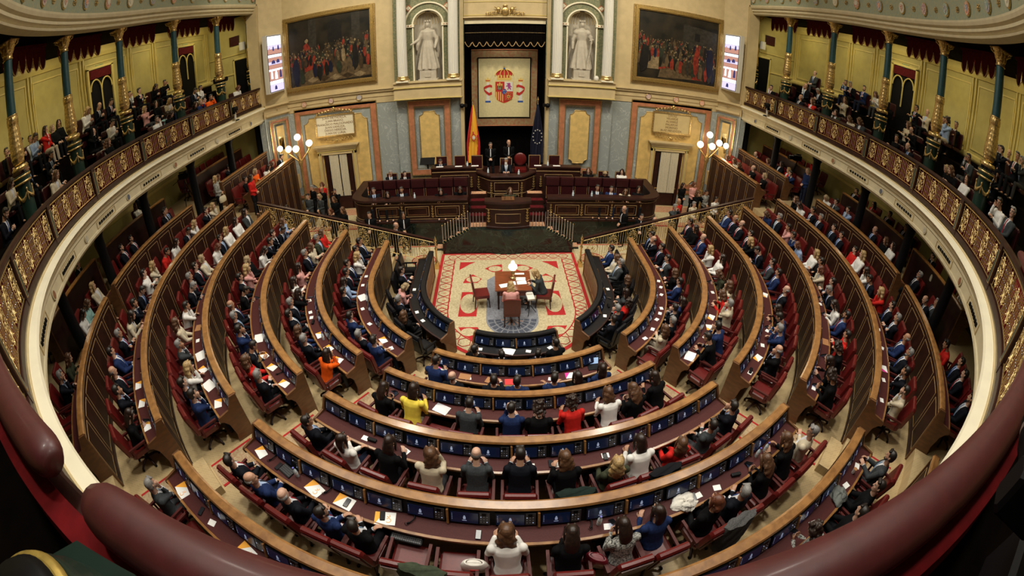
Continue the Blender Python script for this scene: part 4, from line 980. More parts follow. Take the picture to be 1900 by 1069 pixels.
# presidency desk: wings and projecting centre
e=empty('presidency_desk',(0,0,1.8),0,'tiered mahogany presidency desk with projecting bowed centre above the lectern','desk')
for s in (-1,1):
    b=MB(); x0,x1=sorted((s*1.25,s*3.1)); b.box(((x0+x1)/2,6.35,.04),(x1-x0,.08,1.6),MAHOG); b.box(((x0+x1)/2,6.47,.86),(x1-x0+.08,.4,.06),MAHOG); b.box((s*3.1,6.65,.04),(.08,.6,1.6),MAHOG)
    rectframe(b,x0+.35,x1-.3,.1,.55,6.31,.014,INLAY,.012); b.box(((x0+x1)/2,6.30,.7),(x1-x0,.02,.02),INLAY); goldleaf(b,s*1.45,6.30,.2,.4); goldleaf(b,s*2.95,6.30,.2,.35); b.obj('side_wing',e)
b=MB(); xs=[-1.2+2.4*i/16 for i in range(17)]
def bow2(x): 
    f=abs(x)/1.2; return 5.75+(0 if f<.55 else .65*((f-.55)/.45))
b.loft([[(x,bow2(x),-1.25),(x,bow2(x),.56),(x,bow2(x)+.1,.56),(x,bow2(x)+.1,-1.25)] for x in xs],MAHOG,smooth=False); b.obj('centre_front',e)
b=MB(); b.loft([[(x*1.04,bow2(x)-.05,.58),(x*1.04,bow2(x)-.07,.62),(x*1.04,bow2(x)-.05,.67),(x*1.04,bow2(x)+.32,.67),(x*1.04,bow2(x)+.32,.58)] for x in xs],MAHOG,smooth=False); b.obj('centre_top',e)
b=MB(); b.tube([(x,bow2(x)-.01,.46) for x in xs],.01,INLAY,n=4); b.tube([(x,bow2(x)-.01,-.1) for x in xs],.01,INLAY,n=4); rectframe(b,-.5,.5,0,.38,5.74,.014,INLAY,.012); rectframe(b,-.5,.5,-.5,-.15,5.74,.014,INLAY,.012)
for sg in (-1,1): goldleaf(b,sg*.62,5.73,.12,.4); goldleaf(b,sg*.62,5.73,-.35,.35); goldleaf(b,sg*1.15,6.3,.2,.45)
b.obj('gilded_inlay',e)
# tribune chairs (dark leather with brass nails)
def tchair(x,y,z,label,rnd=False,group=None):
    e=empty('tribune_chair',(x,y,z),0,label,'chair',group)
    b=MB()
    if rnd: ell(b,(0,.22,.85),(.28,.07,.3),SEAT); 
    else: b.box((0,.22,.82),(.5,.08,.62),LEB); rectframe(b,-.25,.25,.5,1.14,.175,.02,INLAY,.012)
    b.obj('backrest',e)
    b=MB(); b.box((0,0,.42),(.52,.5,.12),SEAT if rnd else LEB); b.obj('seat',e)
    for sx in (-1,1):
        b=MB(); b.box((sx*.28,0,.62),(.05,.45,.05),MAHOG); b.box((sx*.28,-.18,.45),(.04,.04,.3),MAHOG); b.obj('arm',e)
        for sy in (-1,1): b=MB(); b.box((sx*.23,sy*.21,.19),(.05,.05,.38),MAHOG); b.obj('leg',e)
    return e
for x,l in ((-2.78,'tall dark leather tribune chair under the man writing at far left'),(-1.98,'empty tall dark leather tribune chair left of the national flag'),(-1.25,'empty tall dark leather tribune chair directly beside the president\'s left desk'),(1.25,'empty tall dark leather tribune chair nearest right of the president'),(2.12,'empty tall dark leather tribune chair below the starred flag')):
    tchair(x,7.1,1.8,l)
tchair(0,6.6,1.8,'president\'s dark red leather armchair at the centre of the tribune'); tchair(.65,7.4,1.8,'round backed red velvet chair behind and right of the president',True)
for s,xs_ in ((-1,(4.5,5.15)),(1,(3.72,4.47,5.3))):
    for k,x in enumerate(xs_): tchair(s*x,7.45,1.01,'dark leather chair behind the %s bench, %s from the centre'%(sidew[s],ordn[k]))
# ================================================================ CARPET AND CENTRE TABLE
b=MB(); 
def arcpts(R,a0,a1,n): return [(R*sin(rad(a0+(a1-a0)*i/n)),-R*cos(rad(a0+(a1-a0)*i/n))) for i in range(n+1)]
def outl(k,ytop): 
    r=2.55*k
    return [(-r,ytop)]+[(-r,0)]+arcpts(r,-90,90,30)[1:-1]+[(r,0),(r,ytop)]
def flat(pts,z,m,bb=None): (bb or b).poly([(x,y,z) for x,y in pts],m)
flat(outl(1.0,3.69),.004,CARR); flat(outl(.955,3.60),.006,CARB)
for k,yt in ((.80,3.2),(.785,3.17)): flat(outl(k,yt),.008 if k==.80 else .010,CARR if k==.80 else CARB)
# border lozenge chain
for s in (-1,1):
    for i in range(10):
        y=3.0-i*.42; 
        q=[(s*(2.2+.2*f),y+.2*g) for f,g in ((-1,-.45),(0,-1),(1,-.45),(1,.45),(0,1),(-1,.45))]
        b.tube([(x,yy,.012) for x,yy in q+q[:1]],.014,CARR,n=4)
        flat([(s*2.2+.07*cos(a),y+.06*sin(a)) for a in [k*PI/3 for k in range(6)]],.014,CARM)
for i in range(12):
    x=-2.1+i*.382; q=[(x+.19*f,3.4+.15*g) for f,g in ((-.45,-1),(-1,0),(-.45,1),(.45,1),(1,0),(.45,-1))]; b.tube([(xx,yy,.012) for xx,yy in q+q[:1]],.013,CARR,n=4)
    flat([(x+.07*cos(a),3.4+.05*sin(a)) for a in [k*PI/3 for k in range(6)]],.014,CARM)
for i in range(16):
    a=-86+i*11.5; cx_,cy_=2.2*sin(rad(a)),-2.2*cos(rad(a)); u=Vector((sin(rad(a)),-cos(rad(a)))); v=Vector((-u.y,u.x))
    q=[Vector((cx_,cy_))+u*.18*f+v*.2*g for f,g in ((-1,-.45),(0,-1),(1,-.45),(1,.45),(0,1),(-1,.45))]; b.tube([(p.x,p.y,.012) for p in q+q[:1]],.014,CARR,n=4)
# red compartments with beige medallions
def med(cx_,cy_,rx,ry): flat([(cx_+rx*cos(2*PI*k/20),cy_+ry*sin(2*PI*k/20)) for k in range(20)],.016,CARB)
for s in (-1,1):
    flat([(s*1.8,3.0),(s*1.22,3.0),(s*1.45,2.82),(s*1.8,2.42)],.013,CARR)
    flat([(s*.88,2.5),(s*.6,2.72),(s*.25,2.8),(s*.25,2.24),(s*.6,2.24)],.013,CARR); med(s*.5,2.48,.24,.19)
    flat([(s*1.62,1.52),(s*1.55,1.8),(s*1.3,2.1),(s*.97,1.78),(s*1.12,1.52)],.013,CARR); med(s*1.27,1.75,.24,.19)
    flat([(s*1.62,.95),(s*1.05,.95),(s*1.1,-.44),(s*1.67,-.44)],.013,CARR); med(s*1.36,.27,.28,.55)
    flat([(s*1.63,-.98),(s*1.05,-.98),(s*.95,-1.25),(s*1.2,-1.6),(s*1.45,-1.38)],.013,CARR); med(s*1.32,-1.22,.22,.19)
# slate centre piece with radiating fan
flat([(-.78,1.7),(-.55,1.95),(.55,1.95),(.78,1.7),(.8,-.6)]+[(.8*cos(a),-.6-.85*sin(a)) for a in [PI*i/16 for i in range(1,16)]]+[(-.8,-.6)],.013,CARG)
for i in range(12):
    for r0,r1,m_ in ((.36,.52,CARD),(.57,.74,CARD)):
        a0=PI*(i+.1)/12; a1=PI*(i+.88)/12; flat([(r0*cos(a0),-.6-r0*1.05*sin(a0)),(r1*cos(a0),-.6-r1*1.05*sin(a0)),(r1*cos(a1),-.6-r1*1.05*sin(a1)),(r0*cos(a1),-.6-r0*1.05*sin(a1))],.015,m_)
    a=PI*(i+.5)/12; flat([(.02*cos(a+1.5),-.6),(.33*cos(a-.06),-.6-.33*sin(a-.06)),(.33*cos(a+.06),-.6-.33*sin(a+.06))],.015,CARM if i%2 else CARD)
tag(b.obj('ornate_carpet',fix=False),'large ornate beige carpet with red compartments and slate fan centre','carpet')
b=MB()
for s in (-1,1):
    b.box((s*4.0,3.55,.006),(2.8,1.6,.01),CARB); b.box((s*4.0,4.36,.012),(2.8,.06,.01),CARR); b.box((s*3.2,3.2,.012),(.8,.6,.006),CARM); b.box((s*4.4,3.3,.012),(.9,.6,.006),CARM); b.tube([(s*(3.2+.45*cos(a)),3.2+.4*sin(a),.016) for a in [2*PI*k/20 for k in range(21)]],.02,CARR,n=4)
    b.box((s*8.2,7.6,.006),(3.4,2.4,.01),CARM); b.box((s*8.2,6.35,.01),(3.4,.06,.012),CARR); b.box((s*8.2,7.4,.012),(2.4,1.2,.008),CARB)
tag(b.obj('entrance_carpet',fix=False),'patterned beige and red side carpets leading to the two doors','carpet')
TABW=M('cherry_table',(0.2,0.05,0.018),.22,noise_amt=.3,scale=4,stretch=(1,4,1),coat=.4)
e=empty('stenographers_table',(.05,.42,0),0,'square polished cherrywood table at the centre of the carpet','table')
b=MB(); b.box((0,0,.745),(1.12,1.16,.04),TABW); b.box((0,0,.72),(1.08,1.12,.02),TABW); b.obj('table_top',e)
b=MB(); b.box((0,0,.62),(.98,1.02,.2),TABW); b.obj('apron',e)
for sx in (-1,1):
    for sy in (-1,1): b=MB(); b.lathe([(.03,.01),(.025,.1),(.035,.3),(.03,.5),(.045,.55),(.045,.7)],MAHOG,c=(sx*.46,sy*.48,0),n=10); b.obj('leg',e)
e=empty('oil_lamp',(.05,.55,.765),0,'brass table lamp with lit white glass globe on the centre table','lamp')
b=MB(); b.lathe([(.09,0),(.1,.02),(.06,.05),(.03,.08),(.03,.14),(.07,.17),(.07,.2),(.03,.23),(.03,.28),(.05,.3)],BRASS,n=16); b.obj('lamp_base',e)
LG=M('lit_globe',(.9,.85,.7),.3,emit=(1,.93,.78),es=2.2)
b=MB(); b.lathe([(.04,.3),(.1,.33),(.145,.4),(.13,.47),(.06,.52),(.06,.58),(.035,.62)],LG,n=20); b.obj('glass_shade',e); point('lamp_light',(.05,.55,1.45),14,(1,.9,.7),.12)
def redchair(x,y,rz,label):
    e=empty('red_side_chair',(x,y,0),rz,label,'chair')
    b=MB(); b.box((0,0,.44),(.48,.46,.1),SEAT); b.obj('seat',e)
    b=MB(); xs_=[-.25+.5*i/8 for i in range(9)]
    b.loft([[(x_,-.2-.02*cos(x_*6),.5),(x_,-.26-.02*cos(x_*6),1.02+.03*cos(x_*6)),(x_,-.32,1.02+.03*cos(x_*6)),(x_,-.26,.5)] for x_ in xs_],SEAT,smooth=False); b.obj('backrest',e)
    for sx in (-1,1):
        for sy in (-1,1): b=MB(); b.tube([(sx*.21,sy*.2,.42),(sx*.22,sy*.24,.0)],[.025,.016],MAHOG,n=6); b.obj('leg',e)
    return e
redchair(-.03,-.78,0,'red leather side chair seen from behind at the near side of the centre table')
redchair(-.95,.2,rad(-80),'empty red leather side chair at the left of the centre table')
redchair(1.02,.12,rad(80),'red leather side chair at the right of the centre table, under the typing stenographer')
e=empty('stenotype',(.55,-.3,0),rad(10),'white stenotype machine on a thin tripod beside the centre table','stenotype machine')
b=MB(); b.box((0,0,.62),(.22,.3,.06),WHITE,rot=Matrix.Rotation(.15,3,'X')); b.box((0,.1,.67),(.18,.1,.05),WHITE); b.obj('keyboard',e)
b=MB(); b.tube([(0,0,.6),(0,0,.3)],.015,SILV)
for k in range(3): b.tube([(0,0,.32),(.2*cos(k*2.1),.2*sin(k*2.1),0.01)],.01,BLACK)
b.obj('tripod',e)
def sheet(x,y,z,w_,h,rz,label,m=PAPER,grp=None,band=None):
    b=MB(); b.box((0,0,.002),(w_,h,.004),m)
    if band: b.poly([(w_/2,-h/2,.0045),(w_/2,h/2,.0045),(w_*.05,h/2,.0045)],band)
    o=b.obj('paper_sheet',loc=(x,y,z),fix=False); o.rotation_euler=(0,0,rz); tag(o,label,'paper',grp); return o
for x,y,a,l in ((-.22,.12,.3,'white sheet at the near left corner of the centre table'),(.3,.5,-.05,'open white notebook page by the typing stenographer'),(.32,.28,.1,'second open white page by the typing stenographer'),(.28,.82,0,'small white card behind the pages on the centre table'),(.08,.25,.1,'long narrow paper strip below the table lamp')):
    sheet(x,y,.767,.3 if 'strip' not in l else .1,.2 if 'small' not in l else .1,a,l)
# brass newels and sloping golden balustrades
for s in (-1,1):
    e=empty('brass_newel',(s*2.62,2.62,0),0,'tall polished brass newel post with finial at the %s carpet corner'%sidew[s],'post')
    b=MB(); b.box((0,0,.1),(.16,.16,.2),BRASS); b.lathe([(.07,.2),(.08,.24),(.04,.3),(.035,.75),(.06,.8),(.035,.85),(.035,1.0),(.05,1.03),(.02,1.07)],BRASS,n=14); b.obj('shaft',e)
    b=MB(); b.lathe([(.02,1.07),(.055,1.13),(.045,1.19),(.012,1.25),(.01,1.3)],BRASS,n=12); b.obj('finial',e)
    e=empty('sloping_balustrade',(0,2.7,0),0,'golden scrollwork balustrade climbing beside the %s ends of the benches'%sidew[s],'railing')
    x0,x1=2.7,9.5; z0,z1=1.05,2.95
    ang=math.atan2((z1-z0),(x1-x0)); 
    def zt(x): return z0+(x-x0)*(z1-z0)/(x1-x0)
    b=MB(); b.loft([[(s*x,-.0,zt(x)+dz) for dz in (0,.05)]+[(s*x,.13,zt(x)+.05),(s*x,.13,zt(x))] for x in (x0,x1)],MAHOG,smooth=False); b.obj('handrail',e)
    b=MB(); b.tube([(s*x0,0,zt(x0)-.04),(s*x1,0,zt(x1)-.04)],.014,GOLD); b.tube([(s*x0,0,zt(x0)-.84),(s*x1,0,zt(x1)-.84)],.016,GOLD); b.obj('gilded_rail',e)
    sm=SCR.copy(); bars=BAR.copy()
    for me in (sm,bars):
        for v in me.vertices: x_,z_=v.co.x*1.05,v.co.z*1.28; v.co.x=x_; v.co.z=z_+s*x_*math.tan(ang)
    x=x0+.15; k=0
    while x<x1-.2:
        if k%2==0: link('scroll_panel',sm,e,(s*(x+.2),0,zt(x+.2)-.83)); x+=.44
        else: link('baluster_bars',bars,e,(s*(x+.14),0,zt(x+.14)-.83)); x+=.3
        k+=1
# candelabra (standard lamps) with five globes by the doors
def cand(s):
    e=empty('globe_candelabrum',(s*9.55,7.45,0),0,'tall gilded candelabrum with four lit white globes beside the %s door'%sidew[s],'lamp')
    b=MB(); b.lathe([(.32,0),(.34,.1),(.22,.2),(.15,.5),(.25,.75),(.27,.9),(.17,1.1),(.08,1.3),(.1,1.5)],GOLD,n=24,mod=lambda a,z:.08*abs(sin(5*a))); b.obj('ornate_base',e)
    b=MB(); b.lathe([(.07,1.5),(.05,1.8),(.09,1.9),(.05,2.0),(.055,2.9),(.09,3.0),(.12,3.15),(.06,3.3),(.04,3.7),(.06,3.9)],GOLD,n=20,mod=lambda a,z:.1*abs(sin(4*a))); b.obj('stem',e)
    gl=[(0,0,4.35),(-.5,-.1,3.85),(.02,-.35,3.87),(.58,0,4.0)]
    for k,(x,y,z) in enumerate(gl):
        b=MB()
        if k: 
            b.tube([(x*f*1.0,y*f,3.1+ (z-.25-3.1)*f*f+.14*sin(PI*f)) for f in [i/8 for i in range(9)]],[.035]*9,GOLD,n=8); b.lathe([(.03,-.26),(.08,-.2),(.09,-.16)],GOLD,c=(x,y,z),n=12)
            b.obj('arm',e)
        q=MB(); q.ball((x,y,z),.16,LG,n=16,k=10); q.obj('glass_globe',e)
        point('globe_light',(s*9.55+x,7.45+y-.22,z-.05),20,(1,.8,.5),.16)
cand(-1); cand(1)
for s in (-1,1):
    e=empty('wall_sconce',(s*10.9,8.15,3.6),0,'gilded wall sconce with one lit globe on the %s pier'%sidew[s],'lamp')
    b=MB(); b.tube([(s*.1,.25,-.1),(0,0,-.25),(-s*.05,-.15,.0)],[.03,.03,.03],GOLD); b.obj('arm',e); b=MB(); b.ball((-s*.05,-.15,.18),.15,LG,n=14,k=8); b.obj('glass_globe',e)
    point('sconce_light',(s*10.75,7.8,3.7),14,(1,.8,.5),.15)
# ================================================================ CURVED BENCHES
def facein(t): d=N(t); return math.atan2(-d.y,-d.x)-PI/2
ROWN=['innermost black','second','third','fourth','fifth','sixth','seventh','eighth']
NUMW=['first','second','third','fourth','fifth','sixth','seventh','eighth','ninth','tenth','eleventh','twelfth','thirteenth','fourteenth','fifteenth','sixteenth','seventeenth','eighteenth','nineteenth','twentieth','twenty-first','twenty-second','twenty-third','twenty-fourth','twenty-fifth','twenty-sixth','twenty-seventh','twenty-eighth','twenty-ninth','thirtieth','thirty-first','thirty-second','thirty-third']
def s_of(k,t):
    Rs=RK[k]+.85
    return rad(t)*Rs if abs(t)<=90 else math.copysign(PI/2*Rs+abs(t)-90,t)
def t_of(k,s):
    Rs=RK[k]+.85; q=PI/2*Rs
    return math.degrees(s/Rs) if abs(s)<=q else math.copysign(90+abs(s)-q,s)
mb=MB(); mb.box((0,0,0),(.40,.022,.215),BLACK); mb.box((0,.013,0),(.365,.004,.185),SCRN)
mb.box((0,.017,-.005),(.035,.002,.045),SCRM); mb.box((0,.017,.03),(.02,.002,.015),SCRM); mb.box((0,.017,-.05),(.06,.002,.008),SCRM)
for i in range(5): mb.box((.165,.017,.06-.025*i),(.008,.002,.006),SCRM)
MON=mb.mesh('monitor')
mb=MB(); mb.box((0,0,0),(.15,.02,.2),KEYP)
for i in range(3):
    for j in range(3): mb.box((-.04+.04*i,.012,-.06+.045*j),(.016,.006,.014),SCRM if (i+j)%4==0 else DOT)
mb.box((0,.012,.075),(.06,.006,.05),BLACK); KEY=mb.mesh('control_panel')
def bench(k,t0,t1,label,zlow=None,mons=True,black=False,insets=True):
    R=RK[k]; F=FK[k]; zl=zlow if zlow is not None else (FK[k-1] if k else 0)
    e=empty('curved_bench_desk',(0,0,0),0,label,'desk')
    rm_=BLKL if black else WOOD
    b=MB(); sweep(b,R,t0,t1,[(-.095,F+1.0),(-.105,F+1.03),(-.07,F+1.06),(.05,F+1.06),(.07,F+1.03),(.06,F+1.0)],rm_,step=.2,smooth=False); b.obj('top_rail',e)
    b=MB(); sweep(b,R,t0,t1,[(-.06,zl),(-.06,F+1.0),(.0,F+1.0),(0,zl)],WALP if black else MAHOG,step=.25)
    sweep(b,R,t0,t1,[(-.075,zl),(-.075,zl+.09),(-.06,zl+.1),(-.06,zl)],WALP if black else MAHOG,step=.25); b.obj('front_panel',e)
    if insets:
        b=MB()
        for zz in (F+.93,): sweep(b,R,t0,t1,[(-.068,zz-.006),(-.068,zz+.006),(-.058,zz+.006),(-.058,zz-.006)],INLAY,step=.3)
        s0,s1=s_of(k,t0)*R/(R+.85) if abs(t0)<=90 else 0,0
        # rectangular string inlays
        def arc(t): return rad(t)*R if abs(t)<=90 else math.copysign(PI/2*R+abs(t)-90,t)
        def inv(a_): return math.degrees(a_/R) if abs(a_)<=PI/2*R else math.copysign(90+abs(a_)-PI/2*R,a_)
        A0,A1=arc(t0),arc(t1); n=max(1,int((A1-A0)/.72)); w_=(A1-A0)/n
        z0_,z1_=zl+.2,F+.82
        for i in range(n):
            for (g,col_) in ((.07,INLAY),):
                ta,tb=inv(A0+i*w_+g),inv(A0+(i+1)*w_-g)
                for zz in (z0_,z1_): sweep(b,R,ta,tb,[(-.067,zz-.006),(-.067,zz+.006),(-.058,zz+.006),(-.058,zz-.006)],col_,step=.3)
                for t in (ta,tb):
                    p=P(R-.063,t,(z0_+z1_)/2); d=N(t); b.box(tuple(p),(.01,.012,z1_-z0_),col_,rz=math.atan2(d.y,d.x))
        b.obj('string_inlay',e,fix=False)
    b=MB(); sweep(b,R,t0,t1,[(.10,F+.735),(.10,F+.75),(.42,F+.74),(.42,F+.72)],BLKL if black else DESK,step=.25); b.obj('desk_top',e)
    b=MB(); sweep(b,R,t0,t1,[(.415,F+.70),(.415,F+.75),(.455,F+.745),(.455,F+.70)],MAHOG if black else WOOD,step=.25); b.obj('desk_edge',e)
    b=MB(); sweep(b,R,t0,t1,[(.0,F+1.0),(.05,F+1.0),(.15,F+.75),(.12,F+.72),(.0,F+.6)],BLACK,step=.25); sweep(b,R,t0,t1,[(.15,F+.69),(.15,F+.735),(.42,F+.72),(.38,F+.69)],MAHOG,step=.3); con=b.obj('console',e)
    for t,sg in ((t0,-1),(t1,1)):
        d=N(t); u=Vector((-d.y,d.x,0)); o_=P(R,t)
        prof=[(-.08,1.05),(.07,1.05),(.1,.98),(.2,.8),(.45,.76),(.48,.72),(.47,.66),(.4,.62),(.32,.5),(.28,.2),(.32,0),(-.08,0)]
        q=[o_+d*a+Vector((0,0,(F+z if z>0 else min(F,zl) if a<0 else F))) for a,z in prof]
        b=MB(); b.poly([tuple(p+u*sg*.0) for p in q],WALP,h=tuple(u*sg*.045)); b.obj('end_panel',e)
    if mons:
        sa,sb=s_of(k,t0),s_of(k,t1); n=max(1,int(round((sb-sa)/.64))); w_=(sb-sa)/n
        for i in range(n):
            for off,me,nm in ((-.08,MON,'monitor'),(.2,KEY,'control_panel')):
                t=t_of(k,sa+(i+.5)*w_+off); d=N(t); p=P(R+.118,t,F+.885); rz=math.atan2(d.y,d.x)-PI/2
                if i%2==1 or True: 
                    o=link(nm,me,con,p); o.rotation_euler=(rad(21),0,rz)
            if i and i%2==0:
                t=t_of(k,sa+i*w_); d=N(t); p=P(R+.12,t,F+.88); q=MB(); q.box((0,0,0),(.03,.07,.25),WOOD); oo=q.obj('divider',con,loc=p); oo.rotation_euler=(rad(21),0,rz)
    return e
CA={0:22,1:26.6,2:29,3:30.5,4:31.4,5:32.4,6:33}
WE=91.95
segs=[]
sidel={-1:'left',0:'middle',1:'right'}
for k in range(0,6):
    bench(k,-CA[k],CA[k],'curved %s desk, %s row of the middle block'%('black leather topped' if k==0 else 'walnut railed',ROWN[k]),black=(k==0)); segs.append((k,0,-CA[k],CA[k]))
    for s in (-1,1):
        a=38.6 if k==0 else 38
        t0,t1=(-WE,-a) if s<0 else (a,WE)
        bench(k,t0,t1,'curved %s desk, %s row of the %s block'%('black leather topped' if k==0 else 'walnut railed',ROWN[k],sidel[s]),black=(k==0)); segs.append((k,s,t0,t1))
bench(6,-33,33,'curved walnut railed desk at the very rear of the middle block',mons=False)
for s in (-1,1):
    for (k,a,c_,l,zl) in ((6,40,66,'seventh row bench desk under the %s gallery nearest the camera',None),(6,69.5,91.4,'seventh row bench desk under the %s gallery between pillars',None),(7,60,76,'eighth row bench desk by the %s outer wall nearest the camera',None),(7,79,91.5,'eighth row bench desk by the %s outer wall halfway along',None),
        (5,93.6,98.0,'panelled side tribune parapet desk on the %s above the photographers',0.0),(6,93.8,98.3,'second desk of the %s side tribune near the front wall',None),(7,93.8,98.2,'last desk of the %s side tribune against the outer wall',None)):
        t0,t1=(-c_,-a) if s<0 else (a,c_); bench(k,t0,t1,l%sidel[s],zlow=zl,mons=False,insets=(k!=7)); segs.append((k,s,t0,t1))
# ================================================================ CHAIRS
def rbox(b,c,d,m,r=.03,rot=None):
    # box with chamfered vertical section
    x,y,z=d[0]/2,d[1]/2,d[2]/2; prof=[(-y,-z+r),(-y+r,-z),(y-r,-z),(y,-z+r),(y,z-r),(y-r,z),(-y+r,z),(-y,z-r)]
    Rm=rot or Matrix.Identity(3); C_=Vector(c)
    rings=[]
    for xx,k in ((-x,.8),(-x+r,1),(x-r,1),(x,.8)): rings.append([tuple(C_+Rm@Vector((xx,a*k,b_*k if k<1 else b_))) for a,b_ in prof])
    b.loft(rings,m,smooth=False)
def chairmeshes(lm,wm,suffix):
    out=[]
    tilt=Matrix.Rotation(rad(9),3,'X')
    b=MB(); rbox(b,(0,.0,.44),(.50,.48,.12),lm,.03); out.append(('seat',b.mesh('seat'+suffix)))
    b=MB(); rbox(b,(0,-.27,.77),(.50,.10,.60),lm,.03,rot=tilt); b.box((0,-.33,.74),(.44,.02,.48),lm,rot=tilt); out.append(('backrest',b.mesh('backrest'+suffix)))
    b=MB(); b.box((0,0,.645),(.045,.44,.04),wm); b.box((0,.17,.54),(.035,.04,.2),wm); b.box((0,-.16,.54),(.035,.04,.2),wm); out.append(('arm',b.mesh('arm'+suffix)))
    b=MB(); b.tube([(0,0,.38),(0,0,.12)],.03,BLACK,n=8)
    for k in range(5):
        a=k*2*PI/5+.3; b.tube([(0,0,.13),(.2*cos(a),.2*sin(a),.1),(.28*cos(a),.28*sin(a),.06)],[.03,.024,.02],MAHOG,n=6); b.ball((.28*cos(a),.28*sin(a),.03),.03,BLACK,n=6,k=4)
    out.append(('swivel_base',b.mesh('swivel_base'+suffix)))
    return out
CHR=chairmeshes(SEAT,ARMW,'_red'); CHB=chairmeshes(BLKL,BLACK,'_black')
def chair(x,y,z,rz,label,black=False,group='hemicycle armchairs'):
    e=empty('black_armchair' if black else 'red_armchair',(x,y,z),rz,label,'chair',group)
    for n,me in (CHB if black else CHR):
        if n=='arm': link(n,me,e,(-.27,0,0)); link(n,me,e,(.27,0,0))
        else: link(n,me,e)
    return e
PEOPLE=[]   # (x,y,z,rz,top,hair,pose,label,seated?)
rp=random.Random(11)
